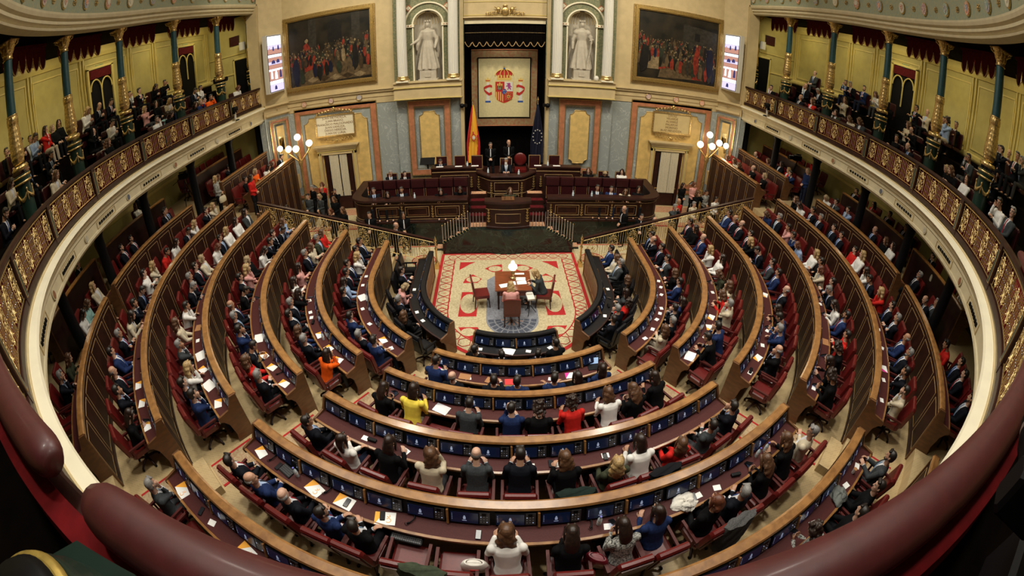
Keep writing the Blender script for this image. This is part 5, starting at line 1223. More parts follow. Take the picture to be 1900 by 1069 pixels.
DATA="0,-90.4,Sd,0.8 0,-81.4,Py,0.5 0,-70.0,Sg,1.1 0,-57.0,BN,1.0 0,-16.4,Bd,1.0 0,-6.2,Sd,1.0 0,8.0,Sd,1.0 0,14.7,Bd,1.0 0,48.8,Sd,1.0 0,56.7,Sg,1.0 0,64.1,Rc,0.9 0,73.8,GD,0.9 0,87.2,BN,1.0 0,90.7,Gg,0.9 0,91.2,CN,1.1 0,91.8,Ud,1.0 1,-92.0,Sd,1.1 1,-91.3,Sd,1.1 1,-90.7,WY,0.9 1,-90.1,Sd,1.1 1,-86.1,Sd,0.9 1,-81.4,LD,0.6 1,-74.4,Sd,0.8 1,-58.0,Ud,1.0 1,-49.2,Sg,1.0 1,-42.7,Ud,0.9 1,-24.1,Ud,0.4 1,-16.7,Sb,0.9 1,-6.6,Sd,0.7 1,-1.3,Ud,0.7 1,8.0,Ud,0.9 1,13.2,BD,0.9 1,20.6,UD,0.7 1,47.1,CN,1.0 1,52.6,Sg,1.0 1,59.5,Sd,0.9 1,65.7,UD,0.9 1,75.9,Ud,0.7 1,83.1,BN,0.9 1,90.2,Gd,0.8 1,90.9,Sd,1.0 1,91.5,Sb,0.9 1,92.2,Sd,1.0 2,-92.0,RN,1.0 2,-91.3,Ng,1.1 2,-90.5,CN,0.9 2,-90.1,Sg,1.0 2,-82.8,PD,0.7 2,-75.8,WD,0.8 2,-69.9,BD,0.8 2,-66.5,Sg,1.0 2,-60.7,Sd,1.2 2,-54.0,UN,1.0 2,-49.6,Sg,1.1 2,-42.3,OD,0.6 2,-27.3,BD,0.4 2,-20.1,YD,0.4 2,-9.8,Gd,0.4 2,-2.3,Ud,0.3 2,0.7,Bc,0.4 2,8.3,Rc,0.4 2,15.2,WN,0.3 2,20.0,BN,0.5 2,26.1,BD,0.3 2,44.9,Bd,0.5 2,49.4,Ud,0.8 2,60.5,Cg,0.9 2,63.9,RN,0.5 2,67.4,CN,0.8 2,76.6,NN,0.6 2,84.7,WD,1.0 2,90.0,WY,0.6 2,90.8,Ub,0.9 2,91.5,BD,0.9 2,91.9,Sd,0.9 3,-91.9,LN,0.9 3,-91.2,Sd,0.8 3,-90.9,Sd,0.9 3,-90.2,Sd,0.8 3,-86.7,WD,0.8 3,-82.4,By,1.1 3,-77.6,PY,0.9 3,-74.2,Sd,0.9 3,-69.5,Bd,0.5 3,-64.5,Sb,0.9 3,-60.4,Sg,0.8 3,-54.7,Ud,0.7 3,-49.8,Sd,0.5 3,-45.7,RN,1.1 3,-41.5,Sg,0.8 3,-28.4,Sd,0.9 3,-22.5,WD,0.8 3,-17.1,BD,0.5 3,-11.5,CN,0.5 3,-6.3,Gb,0.3 3,-1.4,Sd,0.3 3,3.9,BN,0.6 3,9.2,NY,0.9 3,13.1,WD,0.5 3,17.9,RN,0.7 3,23.3,Gd,0.8 3,29.6,Sd,0.7 3,45.0,Bb,0.6 3,51.4,Ug,0.6 3,55.1,Ud,0.8 3,59.1,BD,0.5 3,66.2,Sb,0.6 3,73.7,Ud,1.0 3,78.2,Gd,0.9 3,83.1,Sd,0.8 3,88.1,BY,0.7 3,90.3,Sd,1.0 3,91.0,Sb,1.2 3,91.5,Sb,0.9 3,92.1,Ud,1.1 4,-91.9,GD,0.9 4,-90.9,WD,0.6 4,-90.2,WY,0.9 4,-88.9,Sd,0.9 4,-84.3,Wr,0.7 4,-79.7,Cy,0.8 4,-76.2,Sd,1.0 4,-72.7,Sg,0.9 4,-69.1,Sg,0.8 4,-63.2,Wd,0.8 4,-59.0,CN,0.9 4,-52.8,Gg,0.8 4,-46.6,WY,0.5 4,-44.1,Sd,0.9 4,-41.1,Ud,0.6 4,-29.0,Sd,1.1 4,-25.2,Ub,1.2 4,-21.6,Sb,1.3 4,-17.6,Ud,1.0 4,-15.5,Bd,0.8 4,-2.6,WN,0.5 4,2.2,BD,0.5 4,6.6,XD,0.5 4,9.7,UD,0.4 4,14.6,Br,0.9 4,17.8,Sg,0.8 4,22.4,BN,0.5 4,26.2,BN,0.5 4,30.6,Cg,1.0 4,40.3,Bc,0.7 4,43.8,BD,0.3 4,47.9,Bc,0.5 4,51.8,Rd,0.9 4,57.1,Ud,0.6 4,59.8,WD,0.5 4,65.1,Sg,0.8 4,68.1,Sd,0.8 4,72.1,Cr,0.5 4,74.7,Bd,0.9 4,79.0,WY,1.0 4,81.8,Lr,0.4 4,86.0,Ud,0.5 4,89.5,Pd,1.0 4,90.7,Sg,0.9 4,91.2,UN,0.5 5,-97.7,Sd,0.5 5,-96.7,SN,0.3 5,-96.0,WD,0.4 5,-95.4,Oy,1.0 5,-94.5,Bd,0.9 5,-92.0,CY,0.8 5,-91.1,Sd,0.9 5,-90.1,WY,0.5 5,-88.3,Sd,0.7 5,-83.0,WD,0.5 5,-79.1,Rd,0.5 5,-75.4,CY,0.6 5,-72.4,Wd,0.8 5,-67.9,Sd,0.5 5,-63.8,Sd,0.6 5,-60.4,CD,0.5 5,-56.9,Sg,0.8 5,-53.3,Ud,0.9 5,-49.2,Sb,0.6 5,-45.1,Sd,0.9 5,-40.8,BD,0.8 5,-31.4,Gg,0.9 5,18.9,Xc,0.4 5,23.1,Bd,0.8 5,26.5,Bd,0.8 5,31.4,Gd,0.7 5,41.5,Cd,0.7 5,45.2,Sd,1.0 5,49.8,Sg,1.2 5,53.1,Ub,1.1 5,57.4,Sg,0.9 5,61.0,Sd,1.1 5,64.0,RY,0.8 5,67.4,Sd,0.4 5,69.6,WD,0.4 5,75.5,WY,0.9 5,78.1,Rd,1.0 5,83.2,Sd,1.2 5,86.0,Sd,0.9 5,90.1,Sg,0.9 5,90.6,Sd,0.7 5,91.2,WD,0.3 5,92.0,BN,0.9 5,94.3,By,0.6 5,95.3,Bb,0.8 5,96.0,BN,0.3 5,96.5,CN,0.3 5,97.2,RN,0.3 6,-95.6,Sd,0.9 6,-94.3,CN,0.5 6,-90.6,Sd,0.6 6,-87.5,Sd,1.3 6,-83.9,Sd,0.9 6,-80.1,Sd,1.1 6,-68.3,CY,0.7 6,-65.6,TN,0.8 6,-61.6,WD,0.4 6,-53.6,NN,0.5 6,-50.0,Sg,0.6 6,43.0,Sd,0.8 6,47.5,Sd,1.1 6,49.2,Sd,0.7 6,51.9,Rd,0.4 6,59.4,Gg,1.1 6,61.4,Sb,0.4 6,69.3,Sg,1.2 6,77.7,WD,0.9 6,79.8,BN,1.0 6,83.4,Sb,0.9 6,90.2,Ld,0.7 6,91.0,Gd,0.8 6,91.4,Wy,0.5 6,93.3,Ud,0.3 6,94.7,RY,0.7 6,95.5,SD,0.9 6,96.0,PN,0.3 6,97.2,Sb,0.3 7,-92.3,Sd,1.3 7,-90.8,WN,1.2 7,-76.4,Sd,0.6 7,64.1,Wd,0.3 7,73.8,Sd,0.7 7,78.3,Sd,1.0 7,82.6,Sd,0.6 7,87.4,Sd,1.1 7,90.2,RD,1.0 7,91.1,Sd,1.3 7,92.3,Sd,1.3"
TOPW={'S':'dark suit','U':'navy suit','G':'grey jacket','B':'black top','W':'white top','C':'cream top','R':'red jacket','O':'orange blazer','P':'pale pink top','Y':'yellow blouse','L':'light blue top','N':'dark olive jacket','T':'pale teal jacket','X':'patterned top'}
HAIRW={'d':'short dark hair','g':'short grey hair','b':'balding head','D':'long dark hair','N':'long brown hair','Y':'long blonde hair','y':'short blonde hair','c':'curly dark hair','r':'short reddish hair'}
dep={}
for q in DATA.split():
    k,t,c_,d=q.split(','); k=int(k); t=float(t); d=float(d)
    # find the desk segment that holds this seat
    best=None
    for sg in segs:
        if sg[0]!=k: continue
        m_=0 if sg[2]<=t<=sg[3] else min(abs(s_of(k,t)-s_of(k,sg[2])),abs(s_of(k,t)-s_of(k,sg[3])))
        if best is None or m_<best[0]: best=(m_,sg)
    if best[0]>.9 and k<5: continue
    dep.setdefault(best[1],[]).append((s_of(k,t),c_,d))
def pose_for(d,top,k,side):
    man=top in 'SUG'
    if side==0 and d<=.62: return rp.choice([2,2,6,2,3])
    if side==0 and d<=.95: return rp.choice([0,10,5,1])
    if d<=.55: return rp.choice([2,2,6,3])
    if d<=.8: return rp.choice([0,1,3,6,5])
    if d<=1.0: return rp.choice([0,1,0,5,4])
    return rp.choice([4,4,0])
SEATS=[]
def nearcol(x,y,r=.42): return any((x-a)**2+(y-c)**2<r*r for a,c in allp)
for sg in segs:
    k,side,t0,t1=sg; L=sorted(dep.get(sg,[])); sa,sb=s_of(k,t0)+.33,s_of(k,t1)-.33
    seq=[]
    prev=sa-.62
    def fill(a,b_):
        n=int(round((b_-a)/.66))-1
        return [a+(b_-a)*(i+1)/(n+1) for i in range(n)] if n>0 else []
    for (s_,c_,d) in L:
        s_=min(max(s_,sa),sb); s_=max(s_,prev+.5)
        for f in fill(prev,s_): seq.append((f,None,0))
        seq.append((s_,c_,d)); prev=s_
    for f in fill(prev,sb+.62): seq.append((f,None,0))
    if side>=0 and side!=0: order=seq
    elif side<0: order=seq[::-1]
    else: order=seq
    for i,(s_,c_,d) in enumerate(order):
        t=t_of(k,s_); R=RK[k]+.74; p=P(R,t,FK[k]); rz=facein(t)+(rp.uniform(-.08,.08)); dfa=(math.atan2(5.5-p.y,-p.x)-PI/2-facein(t)+PI)%(2*PI)-PI; rz+=(.28*dfa if side!=0 and abs(t)<90 else 0)
        if k>=6 and c_ is None and i%2: pass
        where='%s row %s block'%(ROWN[k],sidel[side]) if not (k>=5 and abs(t)>93) else '%s side tribune'%sidel[side]
        if k>=6 and abs(t)<93: where='%s row %s %s gallery'%(ROWN[k],('near' if min(abs(t0),abs(t1))<(50 if k==6 else 70) else 'far'),sidel[side])
        where2={0:'from left'}.get(side,'from %s'%('aisle' if k<5 or abs(t)<60 else 'rear'))
        if k>=5 and abs(t)>93: where='%s side tribune %s'%(sidel[side],['','','','','','front','middle','back'][k]); where2='from camera'
        if k>=6 and abs(t)<93 and nearcol(p.x,p.y,.8):
            if c_ is None: continue
            t2=t
            for st_ in (.8,-.8,1.6,-1.6,2.4,-2.4,3.2,-3.2,4,-4,5,-5,6,-6):
                t2=t+st_; p=P(R,t2,FK[k])
                if not nearcol(p.x,p.y,.8): break
            t=t2
        if k>=6 and c_ is None and abs(t)<93 and rp.random()<.35: continue
        chair(p.x,p.y,p.z,rz,('%s armchair, %s, %s, %s %s'%('black leather' if k==0 else 'red leather','empty' if c_ is None else 'occupied',where,NUMW[i],where2)),black=(k==0),group=None)
        SEATS.append((k,side,i,t,c_ is not None))
        if c_:
            fwd={True:0}.get(True)
            pose=pose_for(d,c_[0],k,side)
            lab='person in %s, %s, %s, %s %s'%(TOPW[c_[0]],HAIRW[c_[1]],where,NUMW[i],where2)
            fl=(1 if side<0 else -1 if side>0 else rp.choice([1,-1]))
            extra=-(.1 if pose in (2,6) and d<.5 else 0)
            pp=P(RK[k]+.74+extra,t,FK[k]); PEOPLE.append((pp.x,pp.y,pp.z,rz,c_[0],c_[1],pose,lab,fl))
b=MB(); rbox(b,(0,.0,.40),(.5,.48,.12),LEB,.03); _g1=b.mesh('seat_g'); b=MB(); rbox(b,(0,-.27,.72),(.5,.09,.56),LEB,.03); _g2=b.mesh('backrest_g'); b=MB(); b.box((0,-.05,.17),(.1,.4,.34),BLACK); _g3=b.mesh('base_g')
GCH=[('seat',_g1),('backrest',_g2),('base',_g3)]
# ================================================================ PEOPLE
SK=[M('skin_light',(0.52,0.29,0.19),.5,noise_amt=.1,scale=20),M('skin_tan',(0.42,0.22,0.13),.5,noise_amt=.1,scale=20),M('skin_pale',(0.58,0.35,0.25),.5,noise_amt=.1,scale=20)]
EYEW=M('eye_white',(.7,.68,.64),.3); EYED=M('eye_dark',(.03,.02,.015),.2); LIP=M('lips',(.42,.12,.1),.5); BROW=M('eyebrow',(.06,.035,.02),.8)
HM={'d':M('hair_dark',(0.018,0.012,0.009),.45,noise_amt=.5,scale=60),'g':M('hair_grey',(0.25,0.24,0.23),.5,noise_amt=.4,scale=60),'b':M('hair_greying',(0.1,0.08,0.07),.5,noise_amt=.4,scale=60),'D':M('hair_black_brown',(0.025,0.012,0.008),.4,noise_amt=.5,scale=40),
'N':M('hair_brown',(0.12,0.055,0.025),.45,noise_amt=.5,scale=40),'Y':M('hair_blonde',(0.5,0.33,0.14),.45,noise_amt=.5,scale=40),'y':M('hair_ash_blonde',(0.42,0.3,0.16),.5,noise_amt=.5,scale=50),'c':M('hair_curly',(0.03,0.015,0.01),.5,noise_amt=.5,scale=60),'r':M('hair_auburn',(0.14,0.04,0.018),.45,noise_amt=.5,scale=50)}
CM={'S':M('cloth_dark_suit',(0.006,0.007,0.012),.8,noise_amt=.3,scale=40),'U':M('cloth_navy',(0.015,0.03,0.1),.8,noise_amt=.3,scale=40),'G':M('cloth_grey',(0.05,0.057,0.062),.85,noise_amt=.3,scale=40),'B':M('cloth_black',(0.004,0.004,0.005),.85,noise_amt=.3,scale=40),
'W':M('cloth_white',(0.78,0.76,0.72),.8,noise_amt=.1,scale=10),'C':M('cloth_cream',(0.6,0.52,0.38),.8,noise_amt=.15,scale=12),'R':M('cloth_red',(0.55,0.02,0.015),.75,noise_amt=.2,scale=12),'O':M('cloth_orange',(0.85,0.12,0.01),.75,noise_amt=.15,scale=12),'P':M('cloth_pink',(0.66,0.33,0.3),.8,noise_amt=.15,scale=12),
'Y':M('cloth_yellow',(0.85,0.66,0.08),.75,noise_amt=.15,scale=12),'L':M('cloth_light_blue',(0.3,0.4,0.6),.8,noise_amt=.15,scale=12),'N':M('cloth_olive',(0.045,0.05,0.03),.85,noise_amt=.3,scale=20),'T':M('cloth_teal',(0.3,0.5,0.47),.8,noise_amt=.15,scale=12),'X':M('cloth_patterned',(0.5,0.5,0.46),.8,scale=40,col2=(0.02,0.02,0.02),kind='noise')}
TROU=[M('trouser_black',(0.008,0.008,0.01),.85),M('trouser_navy',(0.012,0.016,0.035),.85),M('trouser_grey',(0.05,0.05,0.055),.85),M('trouser_beige',(0.4,0.34,0.26),.85)]
TIES=[M('tie_blue',(0.03,0.07,0.25),.6),M('tie_red',(0.3,0.01,0.02),.6),M('tie_dark',(0.02,0.02,0.03),.6),M('tie_pale_blue',(0.2,0.3,0.45),.6)]
SHOE=M('shoe_leather',(0.012,0.009,0.008),.3); SHW=M('shirt_white',(0.6,0.61,0.64),.75); SHB=M('shirt_blue',(0.35,0.45,0.65),.75)
GLM=M('spectacle_frame',(.02,.02,.02),.3)
def head_into(b,H,m):
    secs=[(-.118,.022,.022,.05),(-.112,.036,.036,.044),(-.095,.048,.054,.032),(-.065,.058,.072,.018),(-.03,.066,.086,.006),(.01,.071,.092,0),(.05,.074,.095,-.004),(.09,.066,.085,-.008),(.115,.046,.06,-.01),(.13,.016,.02,-.012)]
    b.loft([[tuple(H@Vector((rx*cos(2*PI*j/18),yo+ry*sin(2*PI*j/18),z))) for j in range(18)] for z,rx,ry,yo in secs],m)
    def lb(pts,rs): limb(b,[tuple(H@Vector(p)) for p in pts],rs,m,n=8)
    lb([(0,.088,.02),(0,.104,-.012),(0,.106,-.024)],[.009,.012,.014])
    for sx in (-1,1):
        lb([(sx*.074,-.012,.02),(sx*.078,-.016,.0),(sx*.073,-.006,-.025)],[.012,.013,.009])
        lb([(sx*.045,.076,.03),(sx*.02,.086,.032)],[.009,.009]); lb([(sx*.045,.06,-.02),(sx*.03,.074,-.03)],[.016,.014])
    lb([(-.02,.083,-.055),(0,.09,-.054),(.02,.083,-.055)],[.007,.009,.007]); lb([(0,.078,-.088),(0,.078,-.092)],[.018,.018])
def hand_into(b,W,dr,nr,side,m,curl=.9):
    dr=dr.normalized(); nr=(nr-dr*nr.dot(dr)).normalized(); u=dr.cross(nr).normalized()*side
    Rm=Matrix((u,dr,nr)).transposed()
    ell(b,W+dr*.045,(.042,.052,.019),m,rot=Rm); 
    for i,(x,L) in enumerate(((-.032,.062),(-.011,.075),(.011,.08),(.031,.072))):
        p0=W+dr*.085+u*x; a=curl*(.35+.1*i%2); p1=p0+(dr*cos(a)+nr*sin(a))*L*.45; a2=a+curl*.6; p2=p1+(dr*cos(a2)+nr*sin(a2))*L*.33; a3=a2+curl*.5; p3=p2+(dr*cos(a3)+nr*sin(a3))*L*.25
        limb(b,[W+dr*.05+u*x*.8,p0,p1,p2,p3],[.011,.0105,.0095,.009,.008],m,n=7)
    t0=W+dr*.02+u*.035; t1=t0+(u*.6+dr*.7+nr*.3).normalized()*.045; t2=t1+(u*.1+dr*.9+nr*.4).normalized()*.03
    limb(b,[t0,t1,t2],[.013,.011,.0095],m,n=7)
def ik(S,W,l1,l2,pole):
    d=(W-S); L=min(d.length,l1+l2-.005); d.normalize(); W=S+d*L
    a=(l1*l1-l2*l2+L*L)/(2*L); h=math.sqrt(max(l1*l1-a*a,0)); q=pole-d*pole.dot(d); q.normalize()
    return S+d*a+q*h,W
def make_pose(idx,lean,hands,yaw,pitch,legs='sit',noro=(None,None),curl=.9,nodf=.03):
    st=legs!='sit' and legs!='cross'; hz=.93 if st else .53
    cl,sl=cos(rad(lean)),sin(rad(lean))
    def T(u,x=0,y=0): return Vector((x,y*cl+u*sl,hz+u*cl-y*sl))
    hc=T(.685,0,.02)+Vector((0,nodf*max(0,pitch)/15,-.012*max(0,pitch)/15))
    H=Matrix.Translation(hc)@Matrix.Rotation(rad(yaw),4,'Z')@Matrix.Rotation(rad(-pitch),4,'X')
    S={s:T(.435,s*.185,-.01) for s in (-1,1)}; arms={}
    for s,h in ((-1,hands[0]),(1,hands[1])):
        arms[s]=ik(S[s],Vector(h),.285,.255,Vector((s*.42,-.45,-1.0)))
    K={}
    for s in (-1,1):
        hip=Vector((s*.09,0,hz-.03))
        if legs=='sit': K[s]=(hip,Vector((s*.12,.40,.50)),Vector((s*.12,.42,.09)),Vector((s*.13,.56,.045)))
        elif legs=='cross': K[s]=(hip,Vector((.06,.40,.50)),Vector((.02,.40,.09)),Vector((.03,.54,.045))) if s<0 else (hip,Vector((.10,.42,.62)),Vector((-.12,.58,.34)),Vector((-.2,.7,.34)))
        elif legs=='walk': K[s]=(hip,Vector((s*.09,.12*s+.04,.5)),Vector((s*.09,.22*s-.05,.09)),Vector((s*.1,.22*s+.1,.045)))
        else: K[s]=(hip,Vector((s*.10,.02,.5)),Vector((s*.11,-.01,.09)),Vector((s*.13,.14,.045)))
    def torso(b,m,o,u0=-.06,u1=.53):
        secs=[(-.08,.15,.115,0),(.02,.152,.11,0),(.14,.14,.1,.005),(.27,.155,.11,.01),(.38,.175,.108,.005),(.435,.165,.09,0),(.475,.11,.07,0),(.51,.058,.056,0),(.58,.052,.054,.008)]
        rg=[]
        for u,rx,ry,yo in secs:
            if u<u0-.03 or u>u1: continue
            rx+=o; ry+=o; rg.append([tuple(T(u,rx*cos(2*PI*j/24),yo+ry*sin(2*PI*j/24))) for j in range(24)])
        b.loft(rg,m)
        for s in (-1,1): b.ball(tuple(S[s]),.050+o,m,n=10,k=8)
    res={}
    # body
    b=MB(); m=SK[0]; torso(b,m,0,u1=.6); limb(b,[T(.48),T(.6,0,.01),hc-Vector((0,0,.04))],[.058,.054,.052],m)
    head_into(b,H,m)
    for s in (-1,1):
        E_,W_=arms[s]; limb(b,[S[s],E_,W_],[.046,.038,.026],m)
        fd=(W_-E_).normalized(); nr=noro[0 if s<0 else 1] or Vector((-s*.6,.1,-.8)); hand_into(b,W_-fd*.01,fd,Vector(nr),-s if nr[2]<0 else s,m,curl)
        h,k_,a_,f_=K[s]; limb(b,[h,k_,a_],[.072,.05,.036],m); limb(b,[a_,f_],[.035,.03],m)
    me=remesh(b,'body_%d'%idx,.0095,1,mats=[SK[0],EYEW,EYED,LIP,BROW])
    Hi=H.inverted(); mi=[0]*len(me.polygons)
    for p in me.polygons:
        q=Hi@p.center
        if q.y>.06 and abs(q.z)<.13:
            ax=abs(q.x)
            e1=((ax-.031)/.014)**2+((q.z-.010)/.008)**2
            if e1<1: mi[p.index]=2 if abs(ax-.031)<.007 else 1
            elif abs(q.z-.030)<.006 and .013<ax<.048: mi[p.index]=4
            elif abs(q.z+.056)<.009 and ax<.024: mi[p.index]=3
    me.polygons.foreach_set('material_index',mi); res['body']=me
    # jacket / top
    b=MB(); m=CM['S']; torso(b,m,.022,u1=.52)
    ell(b,T(.0),(.19,.145,.10) if not st else (.185,.14,.14),m)
    for s in (-1,1):
        E_,W_=arms[s]; limb(b,[S[s],E_,W_-(W_-E_).normalized()*.02],[.062,.053,.041],m,n=12)
    jk=remesh(b,'jacket_%d'%idx,.014,2,mats=[CM['S']])
    def uxy(c):
        d=c-Vector((0,0,hz)); return d.y*sl+d.z*cl, c.x, d.y*cl-d.z*sl
    bm=bmesh.new(); bm.from_mesh(jk); V=[]
    for f in bm.faces:
        u,x,y=uxy(f.calc_center_median())
        if y>.03 and .14<u<.56 and abs(x)<.008+(u-.14)*.17: V.append(f)
    bm2=bm.copy(); keep={f.index for f in V}
    bm2.faces.ensure_lookup_table(); bmesh.ops.delete(bm2,geom=[f for f in bm2.faces if f.index not in keep],context='FACES'); shm=bpy.data.meshes.new('shirt_front_%d'%idx); bm2.to_mesh(shm); bm2.free(); shm.materials.clear(); shm.materials.append(SHW)
    full=jk; jo=bpy.data.meshes.new('open_jacket_%d'%idx); bmesh.ops.delete(bm,geom=V,context='FACES'); bm.to_mesh(jo); bm.free(); jo.materials.clear(); jo.materials.append(CM['S'])
    res['top']=full; res['jacket']=jo; res['shirt']=shm
    b=MB(); pts=[(.50,.078,.016),(.47,.098,.018),(.40,.128,.02),(.30,.140,.026),(.2,.132,.03),(.14,.125,.02)]
    b.loft([[tuple(T(u,-w_,y)),tuple(T(u,w_,y)),tuple(T(u,w_*.6,y+.012)),tuple(T(u,-w_*.6,y+.012))] for u,y,w_ in pts],TIES[0],smooth=True); res['tie']=b.mesh('tie_%d'%idx)
    res['cuffs']=[]
    for s in (-1,1):
        b=MB(); E_,W_=arms[s]; fd=(W_-E_).normalized(); b.tube([W_-fd*.03,W_+fd*.004],.036,SHW,n=12); res['cuffs'].append(b.mesh('cuff_%d'%idx))
    b=MB(); m=TROU[0]; ell(b,(0,.0,hz-.03),(.165,.14,.12),m)
    for s in (-1,1): h,k_,a_,f_=K[s]; limb(b,[h,k_,a_],[.095,.068,.056],m,n=12)
    res['trousers']=remesh(b,'trousers_%d'%idx,.016,2,mats=[TROU[0]])
    res['shoes']=[]
    for s in (-1,1):
        b=MB(); a_,f_=K[s][2],K[s][3]; d=(f_-a_); d.z=0; d.normalize(); b1=a_+Vector((0,0,-.045))-d*.03
        limb(b,[b1,b1+d*.1,b1+d*.2],[.038,.04,.03],SHOE,n=10)
        res['shoes'].append(remesh(b,'shoe_%d'%idx,.014,1,mats=[SHOE]))
    res['H']=H; res['hands']=arms
    return res
POSES=[
 make_pose(0,-5,((-.09,.30,.63),(.09,.30,.63)),20,-2),
 make_pose(1,3,((-.10,.27,.64),(.055,.17,1.075)),22,3,noro=(None,(-.3,.2,.9))),
 make_pose(2,20,((-.13,.38,.79),(.13,.40,.79)),5,14),
 make_pose(3,14,((-.06,.36,.76),(.06,.36,.76)),0,30,noro=((.7,0,.4),(-.7,0,.4)),curl=1.2),
 make_pose(4,-13,((-.05,.24,.68),(.06,.24,.68)),26,-4,legs='cross'),
 make_pose(5,-2,((.13,.19,.86),(-.12,.23,.82)),24,0),
 make_pose(6,14,((-.10,.36,.80),(.075,.30,1.06)),25,6,noro=(None,(-.3,.2,.9))),
 make_pose(7,0,((-.03,.17,1.00),(.03,.19,1.00)),10,2,legs='stand'),
 make_pose(8,2,((-.07,.22,1.52),(.07,.22,1.52)),0,0,legs='stand',noro=((.6,0,.6),(-.6,0,.6)),curl=1.2),
 make_pose(9,6,((-.22,.12,.86),(.22,-.05,.86)),15,10,legs='walk'),
 make_pose(10,-1,((-.10,.36,.80),(.10,.36,.80)),-10,2),
]
def build_hair():
    out={}
    def cap(b,m,e=0): ell(b,(0,-.018,.042),(.082+e,.1+e,.094+e),m); ell(b,(0,-.04,.0),(.08+e,.07+e,.09+e),m)
    b=MB(); cap(b,HM['d']); 
    for k in range(6): limb(b,[(-.05+.02*k,.05,.11),(-.045+.02*k,.08,.085)],[.02,.012],HM['d'],n=7)
    out['short']=b
    b=MB(); ell(b,(0,-.045,.01),(.082,.07,.06),HM['b']); 
    for s in (-1,1): limb(b,[(s*.072,.0,.03),(s*.074,-.04,.02)],[.014,.02],HM['b'],n=7)
    out['bald']=b
    def longh(L,w_,wav,part=True):
        b=MB(); cap(b,HM['D'],.006)
        rg=[]
        for i in range(13):
            f=i/12; z=.03-L*f; rx=.085+w_*sin(PI*min(1,f*1.1))*(1-.3*f); ry=.05+.02*(1-f); yo=-.055-.03*sin(PI*f)
            rg.append([(rx*(1+wav*sin(7*a+i*1.3))*cos(a)+wav*.1*sin(i*1.7),yo+ry*(1+wav*sin(5*a+i))*sin(a),z) for a in [2*PI*j/24 for j in range(24)]])
        b.loft(rg,HM['D'])
        for s in (-1,1):
            limb(b,[(s*.04,.075,.1),(s*.075,.04,.05),(s*.088,.03,-.04),(s*.09,.02,-.04-L*.35)],[.022,.026,.026,.016],HM['D'],n=8)
        return b
    out['long']=longh(.34,.02,.03); out['wavy']=longh(.38,.045,.14); out['bob']=longh(.16,.035,.05)
    b=MB(); r=random.Random(3); cap(b,HM['c'],.012)
    for k in range(60):
        a=r.uniform(0,2*PI); z=r.uniform(-.15,.14); rr=.1 if z<.07 else .1*math.sqrt(max(0,1-((z-.05)/.12)**2))+.0
        x,y=rr*cos(a),rr*sin(a)-.025
        if y>.04 and z<.07: continue
        b.ball((x,y,z),r.uniform(.022,.034),HM['c'],n=8,k=6)
    out['curly']=b
    res={}
    for k,b in out.items(): res[k]=remesh(b,'hair_'+k,.011,1)
    b=MB(); 
    for s in (-1,1): b.tube([(s*.032+.02*cos(2*PI*k/10),.1,.008+.016*sin(2*PI*k/10)) for k in range(11)],.0022,GLM,n=4); b.tube([(s*.052,.1,.012),(s*.078,0,.014)],.0022,GLM,n=4)
    b.tube([(-.012,.102,.01),(.012,.102,.01)],.0022,GLM,n=4); res['glasses']=b.mesh('spectacles')
    b=MB(); limb(b,[(-.062,.02,-.03),(-.045,.055,-.085),(0,.085,-.1),(.045,.055,-.085),(.062,.02,-.03)],[.012,.018,.024,.018,.012],HM['d'],n=8); res['beard']=remesh(b,'beard',.009,1)
    b=MB(); rg=[(z,w_) for z,w_ in ((-.045,.035),(-.08,.055),(-.12,.055),(-.2,.045),(-.27,.03),(-.3,.01))]
    b.loft([[(w_*cos(2*PI*j/12),.075-.012*(k>2)+.03*sin(2*PI*j/12),z) for j in range(12)] for k,(z,w_) in enumerate(rg)],HM['g']); res['longbeard']=remesh(b,'long_beard',.01,1)
    return res
HAIR=build_hair()
HV={'d':'short','g':'short','b':'bald','D':'long','N':'wavy','Y':'wavy','y':'bob','c':'curly','r':'bob'}
def setm(o,m,slot=0):
    if slot<len(o.material_slots): o.material_slots[slot].link='OBJECT'; o.material_slots[slot].material=m
rq=random.Random(23)
